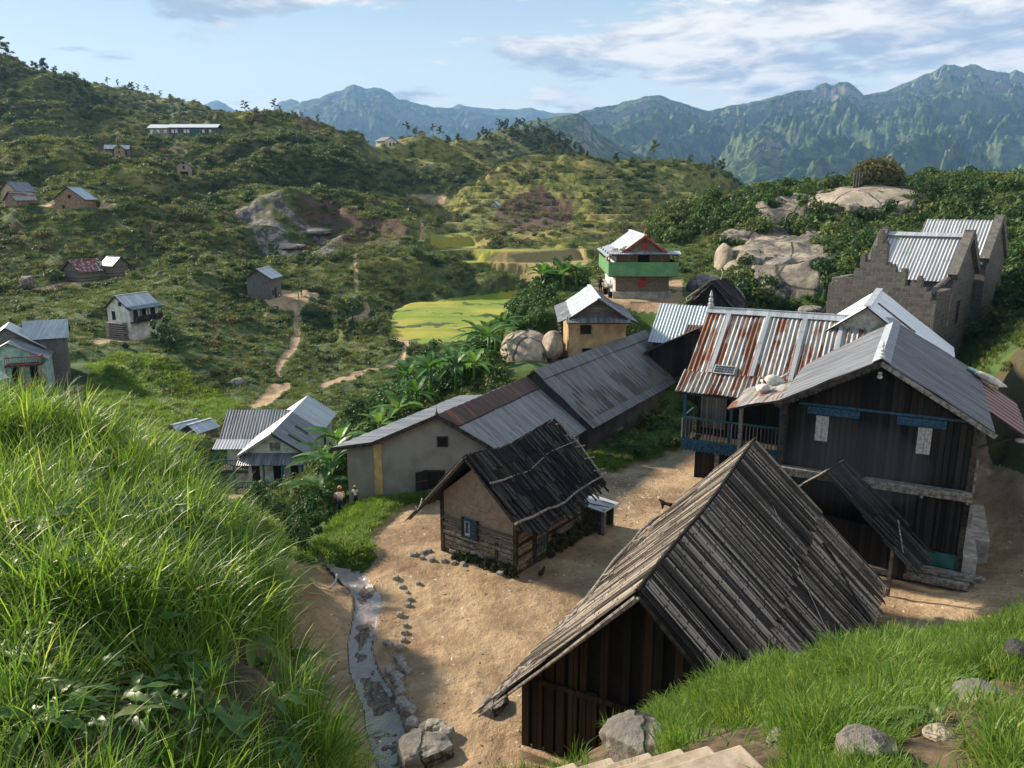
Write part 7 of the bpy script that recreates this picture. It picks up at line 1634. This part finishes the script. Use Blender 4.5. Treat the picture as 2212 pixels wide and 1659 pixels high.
# broad-leaved weeds in the long grass
def dock(seed, n=7, L0=.26):
    rr = random.Random(seed); mb = MB()
    for k in range(n):
        a = rr.uniform(0, 6.28); L_ = L0*rr.uniform(.6, 1.2); W_ = L_*rr.uniform(.10, .15); up = rr.uniform(.5, 1.3); m = 9; vs = []
        for i in range(m+1):
            t = i/m; r = L_*(t*cos(up)+.35*t*t); z = L_*(t*sin(up)*1.2-t*t*.75); w = W_*sin(pi*min(1, max(0, t-.15)/.85*.95+.02))**.7 if t > .15 else .004
            for s_ in (-1, 0, 1): vs.append((r*cos(a)-s_*w*sin(a), r*sin(a)+s_*w*cos(a), z+(w*.35 if s_ else 0)+(.35*w*sin(i*2.1+k)*s_)))
        mb.add(vs, [(3*i+q, 3*i+q+1, 3*i+q+4, 3*i+q+3) for i in range(m) for q in (0, 1)], M['leaf_dock'])
    o = mb.build('broadleaf_weed', None, True); return o
DK = [dock(1), dock(2, 6, .33), dock(3, 9, .2)]
dk = '260 980;330 1030;180 1120;100 1240;250 1200;330 1280;390 1200;430 1290;60 1340;150 1420;120 1500;230 1480;40 1480;330 1420;420 1380;480 1350;560 1420;600 1480;640 1520;680 1560;620 1600;560 1640;480 1600;430 1560;520 1560;700 1600;380 1610;200 1620;90 1600;30 1570;650 1440;590 1370;500 1450;610 1560;670 1620;580 1550;540 1600;460 1640;710 1640;640 1640;400 1480;300 1350;460 1230;140 1320'
rq = random.Random(8)
dk += ''.join(';%d %d' % (rq.uniform(60, 740), rq.uniform(1400, 1650)) for _ in range(36))
for i, q in enumerate(dk.split(';')):
    px_, py_ = map(float, q.split()); s = banksurf(LB, px_, py_); src = DK[i % 3]; o = src if i < 3 else src.copy()
    if i >= 3: COL.objects.link(o)
    o.location = s+Vector((0, -.10, .20 if py_ > 1400 else .34)); o.rotation_euler = (rr.uniform(-.2, .4), rr.uniform(-.2, .2), rr.uniform(0, 6.28)); k = rr.uniform(.85, 1.3)*(1.15 if py_ < 1300 else .62); o.scale = (k, k, k)
    tag(o, 'broad wavy-leaved weed growing in the long grass of the left bank', 'weed', 'broad-leaved weeds in the left bank')
for i, q in enumerate('1700 1570;1780 1560;2060 1480;2160 1440;2020 1560;1760 1600;1950 1570;1480 1580;2130 1590'.split(';')):
    px_, py_ = map(float, q.split()); s = banksurf(RB, px_, py_); o = DK[i % 3].copy(); COL.objects.link(o); o.location = s+Vector((0, 0, .03)); o.rotation_euler = (rr.uniform(-.2, .3), 0, rr.uniform(0, 6.28)); k = rr.uniform(.5, .8); o.scale = (k, k, k)
    tag(o, 'small curled broad-leaved weed in the short turf of the right bank', 'weed', 'broad-leaved weeds in the right bank')
# ============================================================ people and the hen
simple('skin_dark', (.07, .038, .024), (.10, .055, .035), 6, rough=.6)
for nm, c in dict(c_black=(.012, .012, .014), c_navy=(.015, .02, .05), c_white=(.55, .52, .48), c_red=(.25, .02, .03), c_maroon=(.09, .012, .012), c_pink=(.45, .12, .16), c_straw=(.36, .20, .10), c_grey=(.25, .24, .22), c_brown=(.12, .07, .04)).items(): simple(nm, c, tuple(k*1.35 for k in c), 9)
def skinned(name, V_, E_, R_, mat, parent=None, sub=2, root=0):
    me = bpy.data.meshes.new(name); me.from_pydata(V_, E_, []); me.materials.append(mat)
    ob = link(bpy.data.objects.new(name, me), parent); ob.modifiers.new('skin', 'SKIN')
    if not me.skin_vertices: me.attributes  # layer is made with the modifier below
    lay = me.skin_vertices[0] if me.skin_vertices else None
    if lay is None:
        import bmesh
        bm = bmesh.new(); bm.from_mesh(me); sk = bm.verts.layers.skin.verify()
        for i, v in enumerate(bm.verts): v[sk].radius = (R_[i], R_[i]); v[sk].use_root = (i == root)
        bm.to_mesh(me); bm.free()
    else:
        for i, d in enumerate(lay.data): d.radius = (R_[i], R_[i]); d.use_root = (i == root)
    s = ob.modifiers.new('sub', 'SUBSURF'); s.levels = s.render_levels = sub
    return ob
def person(label, px, py, d, h=1.6, face=0.0, pose='stand', top='c_white', bottom='c_navy', hat=None, z=None, group=None, skirt=True, carry=None, fingers=False):
    p = PD(px, py, d)
    if z is None: z = float(gz(p.x, p.y))
    root = thing('person', label, 'person', (p.x, p.y, z), face, group); k = h/1.7
    sit = pose in ('sit', 'crouch'); hp = .94 if not sit else (.42 if pose == 'sit' else .30)
    V_, E_, R_ = [], [], []
    def v(x, y, z_, r, par=None):
        V_.append((x*k, y*k, z_*k)); R_.append(r*k); i = len(V_)-1
        if par is not None: E_.append((par, i))
        return i
    pel = v(0, 0, hp, .125); wa = v(0, -.01 if not sit else .03, hp+.18, .105, pel); ch = v(0, 0 if not sit else .08, hp+.38, .135, wa); nk = v(0, .02 if not sit else .12, hp+.53, .052, ch); hd = v(0, .04 if not sit else .14, hp+.63, .085, nk); ht = v(0, .03 if not sit else .13, hp+.73, .075, hd); v(0, .115 if not sit else .215, hp+.64, .02, hd)
    for s in (-1, 1):
        hx = v(s*.09, 0, hp-.05, .085, pel)
        if pose == 'walk': kn = v(s*.10, .12*s+.04, hp-.47, .055, hx); an = v(s*.10, .16*s-.06, hp-.86, .035, kn); v(s*.10, .16*s+.06, hp-.91, .03, an)
        elif sit: kn = v(s*.14, .40, hp+(.02 if pose == 'sit' else .20), .06, hx); an = v(s*.13, .42 if pose == 'sit' else .22, .07, .038, kn); v(s*.13, .52 if pose == 'sit' else .34, .03, .03, an)
        else: kn = v(s*.10, .02, hp-.46, .055, hx); an = v(s*.10, -.01, hp-.86, .035, kn); v(s*.10, .12, hp-.91, .03, an)
        sh = v(s*.17, 0 if not sit else .08, hp+.45, .052, ch)
        if carry and s == 1 or pose == 'reach' and s == 1: el = v(s*.26, .12, hp+.22, .038, sh); wr = v(s*.20, .34, hp+.28, .025, el)
        elif sit: el = v(s*.24, .2, hp+.22, .038, sh); wr = v(s*.16, .38, hp+.2, .025, el)
        else: el = v(s*.24, -.02, hp+.18, .038, sh); wr = v(s*.25, .06, hp-.06, .025, el)
        w0 = V_[wr]; pm = v(w0[0]/k, w0[1]/k+.02, w0[2]/k-.06, .028, wr)
        if fingers:
            for f in range(4): a_1 = v(w0[0]/k+(f-1.5)*.018, w0[1]/k+.03, w0[2]/k-.10-.01*(1.5-abs(f-1.5)), .009, pm); v(w0[0]/k+(f-1.5)*.019, w0[1]/k+.045, w0[2]/k-.135-.01*(1.5-abs(f-1.5)), .008, a_1)
            v(w0[0]/k-s*.035, w0[1]/k+.045, w0[2]/k-.07, .010, pm)
        else: v(w0[0]/k, w0[1]/k+.035, w0[2]/k-.12, .018, pm)
    skinned('body', V_, E_, R_, M['skin_dark'], root)
    # clothes
    yo = 0 if not sit else .05
    T_ = [(0, yo*0, hp-.08), (0, -.01+yo*.6, hp+.18), (0, yo*1.4, hp+.38), (0, .01+yo*1.6, hp+.50)]; tr = [.145, .13, .16, .08]; te = [(0, 1), (1, 2), (2, 3)]
    for s in (-1, 1): T_ += [(s*.18, yo*1.4, hp+.45), (s*.245, yo*1.4, hp+.26)]; tr += [.068, .056]; te += [(2, len(T_)-2), (len(T_)-2, len(T_)-1)]
    skinned('shirt', [tuple(c*k for c in q) for q in T_], te, [q*k for q in tr], M[top], root)
    if sit: m2 = MB(); m2.lathe([(.16*k, hp*k-.1*k), (.24*k, .12*k), (.28*k, .0)], M[bottom], (0, .18*k, 0), 12); m2.build('skirt', root, True)
    elif skirt: m2 = MB(); m2.lathe([(.135*k, (hp+.06)*k), (.17*k, (hp-.08)*k), (.20*k, (hp-.42)*k), (.19*k, (hp-.42)*k), (.12*k, (hp-.1)*k)], M[bottom], (0, 0, 0), 14); m2.build('skirt', root, True)
    else:
        q = [(0, 0, hp+.02), (-.09, 0, hp-.06), (V_[0][0], 0, 0)]; TV = [(0, 0, hp+.03), (-.095, 0, hp-.08), (-.10, .02, hp-.44), (.095, 0, hp-.08), (.10, .02, hp-.44)]
        skinned('trousers', [tuple(c*k for c in q) for q in TV], [(0, 1), (1, 2), (0, 3), (3, 4)], [.13*k, .10*k, .075*k, .10*k, .075*k], M[bottom], root)
    m2 = MB(); hy = .02 if not sit else .12; m2.rock((0, hy*k, (hp+.70)*k), (.098*k, .105*k, .095*k), M['c_black'], 3, 2, .06); m2.build('hair', root, True)
    if hat: m2 = MB(); m2.lathe([(.115*k, 0), (.12*k, .06*k), (.09*k, .13*k), (.01, .15*k)], M[hat], (0, hy*k, (hp+.70)*k), 12); m2.build('hat', root, True)
    return root
w1 = person('woman walking away on the path with a white and pink bundle on her back', 737, 1117, 38, 1.62, radians(15), 'walk', 'c_grey', 'c_navy', 'c_straw', carry=True, fingers=True)
m2 = MB(); m2.rock((-.03, -.16, 1.22), (.2, .15, .2), M['c_white'], 4, 3, .2); m2.rock((-.2, -.16, 1.22), (.13, .12, .15), M['c_pink'], 5, 3, .2); o = m2.build('bundle', None, True); o.location = w1.location; o.rotation_euler = w1.rotation_euler; tag(o, 'white and pink bundle slung on the back of the walking woman', 'bundle')
person('child in a pale top and straw hat standing at the corner of the grey house', 769, 1103, 37, 1.05, 0, 'stand', 'c_white', 'c_black', 'c_straw', fingers=True)
person('person in dark red half hidden behind the corner of the grey house', 764, 1080, 39.6, 1.6, 0, 'stand', 'c_maroon', 'c_maroon', z=PD(769, 1103, 37).z)
zt = -8.6
person('man in black standing on the terrace left of the green balcony house', 1297, 607, 73, 1.62, radians(-30), 'reach', 'c_black', 'c_black', skirt=False)
person('left one of two people standing at the edge of the block house yard', 646, 656, 150, 1.6, 2, 'stand', 'c_brown', 'c_white')
person('right one of two people standing at the edge of the block house yard', 652, 654, 151, 1.68, 2.5, 'stand', 'c_black', 'c_grey')
person('child in red near the door of the block house', 604, 644, 150, 1.0, 1, 'stand', 'c_red', 'c_white')
person('person in dark red crouching at the edge of the lower left yard', 165, 858, 90, 1.5, 2, 'crouch', 'c_red', 'c_black')
person('person in brown standing low behind the tall grass of the lower left yard', 131, 872, 88, 1.4, 2, 'stand', 'c_brown', 'c_brown')
for i, (x, y, c, lb) in enumerate(((1113, 697, 'c_maroon', 'person in dark red sitting leftmost above the smooth boulder'), (1126, 693, 'c_black', 'person in black sitting upright in the group above the smooth boulder'), (1132, 700, 'c_grey', 'person in pale cloth sitting mid-group above the smooth boulder'), (1149, 700, 'c_black', 'dark haired person sitting rightmost above the smooth boulder'))):
    person(lb, x, y, 72, 1.5, 2.5+i, 'sit', c, c, z=PD(x, y+16, 72).z)
person('left one of two people sitting beside the tan mud house', 96, 452, 197, 1.6, 1, 'sit', 'c_brown', 'c_brown'); person('right one of two people sitting beside the tan mud house', 111, 453, 197, 1.6, 1, 'sit', 'c_grey', 'c_white')
person('left one of two people walking on the valley path', 913, 498, 222, 1.7, 1, 'walk', 'c_white', 'c_white'); person('right one of two people walking on the valley path', 918, 498, 222, 1.7, 1, 'walk', 'c_white', 'c_white')
for i, (x, lb) in enumerate(((880, 'leftmost tiny player on the far orange playing field'), (910, 'middle tiny player on the far orange playing field'), (942, 'rightmost tiny player on the far orange playing field'))): person(lb, x, 437, 384, 1.7, i, 'walk', 'c_brown', 'c_black', skirt=False)
def hen():
    q = PZ(1169, 1252, -14.5); z = float(gz(q.x, q.y)); e = thing('hen', 'black hen standing on the dirt by the mud hut door corner', 'hen', (q.x, q.y, z), radians(150))
    skinned('body', [(0, 0, .20), (0, .10, .22), (0, .17, .32), (0, .20, .38), (0, -.12, .23), (0, -.22, .33), (0, -.27, .40), (0, .24, .375)], [(0, 1), (1, 2), (2, 3), (0, 4), (4, 5), (5, 6), (3, 7)], [.10, .08, .04, .035, .07, .045, .02, .012], M['c_black'], e)
    for s in (-1, 1): m2 = MB(); m2.tube([(s*.04, 0, .13), (s*.045, -.01, .07), (s*.045, .0, 0)], .010, M['ochre_band'], 5); m2.tube([(s*.045, .05, .005), (s*.045, -.02, .005)], .008, M['ochre_band'], 4); m2.build('leg', e)
    m2 = MB(); m2.box((0, .20, .43), (.012, .06, .035), M['c_red']); m2.build('comb', e)
    q = PZ(1422, 1090, -14.5); q = PZ(1440, 1104, -14.5); e2 = thing('dog', 'small dark animal just visible beyond the edge of the big hut roof', 'dog', (q.x, q.y, float(gz(q.x, q.y))), radians(60))
    skinned('body', [(0, 0, .33), (0, .22, .35), (0, .32, .46), (0, .42, .48), (0, -.2, .34), (0, -.38, .42), (-.07, .2, .16), (-.07, .2, .02), (.07, .2, .16), (.07, .2, .02), (-.07, -.22, .2), (-.07, -.2, .02), (.07, -.22, .2), (.07, -.2, .02)], [(0, 1), (1, 2), (2, 3), (0, 4), (4, 5), (1, 6), (6, 7), (1, 8), (8, 9), (4, 10), (10, 11), (4, 12), (12, 13)], [.09, .10, .06, .04, .09, .02, .035, .02, .035, .02, .045, .02, .045, .02], M['c_black'], e2)
hen()
# ============================================================ smoke from the kitchen between the huts
def smoke():
    t = bpy.data.materials.new('smoke'); t.use_nodes = True; n = t.node_tree; n.nodes.clear(); o = n.nodes.new('ShaderNodeOutputMaterial'); v = n.nodes.new('ShaderNodeVolumePrincipled')
    v.inputs['Color'].default_value = (.55, .75, .95, 1); v.inputs['Anisotropy'].default_value = .2; v.inputs['Density'].default_value = .014
    n.links.new(v.outputs[0], o.inputs['Volume']); mb = MB(); mb.rock((0, 0, 0), (2.6, 1.0, 1.7), t, 5, 3, .25); ob = mb.build('smoke', None, True); q = PD(1850, 1010, 28.2); ob.location = q; ob.rotation_euler = (0, 0, radians(-27)); tag(ob, kind='stuff')
smoke()
# ============================================================ air
def haze():
    t = bpy.data.materials.new('haze'); t.use_nodes = True; n = t.node_tree; n.nodes.clear()
    o = n.nodes.new('ShaderNodeOutputMaterial'); v = n.nodes.new('ShaderNodeVolumePrincipled')
    v.inputs['Color'].default_value = (.27, .52, .95, 1); v.inputs['Density'].default_value = HAZE_D; v.inputs['Anisotropy'].default_value = .0
    n.links.new(v.outputs[0], o.inputs['Volume'])
    mb = MB(); mb.bb(-6500, 6500, -60, 9300, -620, 1150, t)
    o = mb.build('haze'); o.data.materials.clear(); o.data.materials.append(t); tag(o, kind='stuff')
HAZE_D = 1.0e-4
haze()
# ============================================================ sky, sun, camera
SUN_AZ = radians(-60)      # measured from +Y toward +X ; negative = to the left
SUN_EL = radians(27)
def world():
    w = bpy.data.worlds.new('World'); scene.world = w; w.use_nodes = True; n = w.node_tree; n.nodes.clear()
    out = n.nodes.new('ShaderNodeOutputWorld'); bg = n.nodes.new('ShaderNodeBackground')
    sky = n.nodes.new('ShaderNodeTexSky'); sky.sky_type = 'NISHITA'; sky.sun_disc = False
    sky.sun_elevation = SUN_EL; sky.sun_rotation = SUN_AZ; sky.altitude = 1200; sky.air_density = 1.0; sky.dust_density = .8; sky.ozone_density = 1.5
    bg.inputs[1].default_value = .085
    tc = n.nodes.new('ShaderNodeTexCoord'); sep = n.nodes.new('ShaderNodeSeparateXYZ'); n.links.new(tc.outputs['Generated'], sep.inputs[0])
    def mth(op, a, b=0., c=None, cl=False):
        m = n.nodes.new('ShaderNodeMath'); m.operation = op; m.use_clamp = cl
        for i, v in enumerate((a, b, c)):
            if v is None: continue
            if isinstance(v, bpy.types.NodeSocket): n.links.new(v, m.inputs[i])
            else: m.inputs[i].default_value = v
        return m.outputs[0]
    def mapr(f, a, b):
        m = n.nodes.new('ShaderNodeMapRange'); m.interpolation_type = 'SMOOTHSTEP'; n.links.new(f, m.inputs[0]); m.inputs[1].default_value = a; m.inputs[2].default_value = b; return m.outputs[0]
    def mx(f, a, b):
        m = n.nodes.new('ShaderNodeMix'); m.data_type = 'RGBA'
        for i, v in ((0, f), (6, a), (7, b)):
            if isinstance(v, bpy.types.NodeSocket): n.links.new(v, m.inputs[i])
            elif i: m.inputs[i].default_value = (*v, 1)
            else: m.inputs[i].default_value = v
        return m.outputs[2]
    # project direction on a cloud layer
    zc = mth('MAXIMUM', sep.outputs[2], .02)
    def layer(hgt, sx, sy, det, ox):
        cx = mth('DIVIDE', sep.outputs[0], mth('ADD', zc, hgt)); cy = mth('DIVIDE', sep.outputs[1], mth('ADD', zc, hgt))
        cb = n.nodes.new('ShaderNodeCombineXYZ'); n.links.new(mth('MULTIPLY', cx, sx), cb.inputs[0]); n.links.new(mth('MULTIPLY', cy, sy), cb.inputs[1]); cb.inputs[2].default_value = ox
        ns = n.nodes.new('ShaderNodeTexNoise'); n.links.new(cb.outputs[0], ns.inputs['Vector']); ns.inputs['Scale'].default_value = 1; ns.inputs['Detail'].default_value = det; ns.inputs['Roughness'].default_value = .58
        ns.inputs['Distortion'].default_value = .3
        return ns.outputs['Fac']
    el = sep.outputs[2]; az = sep.outputs[0]
    a = layer(.06, 1.1, 1.0, 9, CLOUD_O)
    b = layer(.06, 3.2, 2.6, 8, 7.7)
    right = mapr(az, -.05, .42)                       # more cloud to the right, as a weather front there
    cover = mth('ADD', mth('MULTIPLY', right, .19), mth('MULTIPLY', a, 1.0))
    cover = mth('ADD', cover, mth('MULTIPLY', mth('SUBTRACT', b, .5), .32))
    m = mapr(cover, .53, .64)
    lit = mapr(mth('ADD', mth('MULTIPLY', b, .6), mth('MULTIPLY', layer(.06, 1.3, 1.2, 7, 3.3), .6)), .5, .72)
    ccol = mx(lit, (2.2, 2.4, 2.8), (6.4, 5.7, 4.9))
    grad = mx(mapr(el, -.02, .36), (7.4, 6.8, 4.9), (.6, 1.95, 3.1))
    base = mx(.8, sky.outputs[0], grad)
    col = mx(mth('MULTIPLY', m, .93), base, ccol)
    n.links.new(col, bg.inputs[0]); n.links.new(bg.outputs[0], out.inputs[0])
CLOUD_O = 2.1
world()
L = bpy.data.lights.new('sun', 'SUN'); L.energy = 4.8; L.angle = radians(3); L.color = (1, .85, .65)
lo = bpy.data.objects.new('sun', L); link(lo)
sd = Vector((sin(SUN_AZ)*cos(SUN_EL), cos(SUN_AZ)*cos(SUN_EL), sin(SUN_EL)))
lo.rotation_euler = sd.to_track_quat('Z', 'Y').to_euler(); lo.location = sd*50
cam = bpy.data.cameras.new('camera'); co_ = bpy.data.objects.new('camera', cam); link(co_)
cam.sensor_width = 36; cam.lens = 36*F/2212; cam.clip_start = .1; cam.clip_end = 60000
co_.rotation_euler = (pi/2-PIT, 0, 0); scene.camera = co_
scene.view_settings.view_transform = 'Standard'; scene.view_settings.look = 'None'; scene.view_settings.exposure = 1.35; scene.view_settings.gamma = 1
scene.render.engine = 'CYCLES'
scene.cycles.max_bounces = 5; scene.cycles.diffuse_bounces = 3; scene.cycles.glossy_bounces = 2; scene.cycles.transmission_bounces = 3; scene.cycles.volume_bounces = 0
scene.cycles.transparent_max_bounces = 6
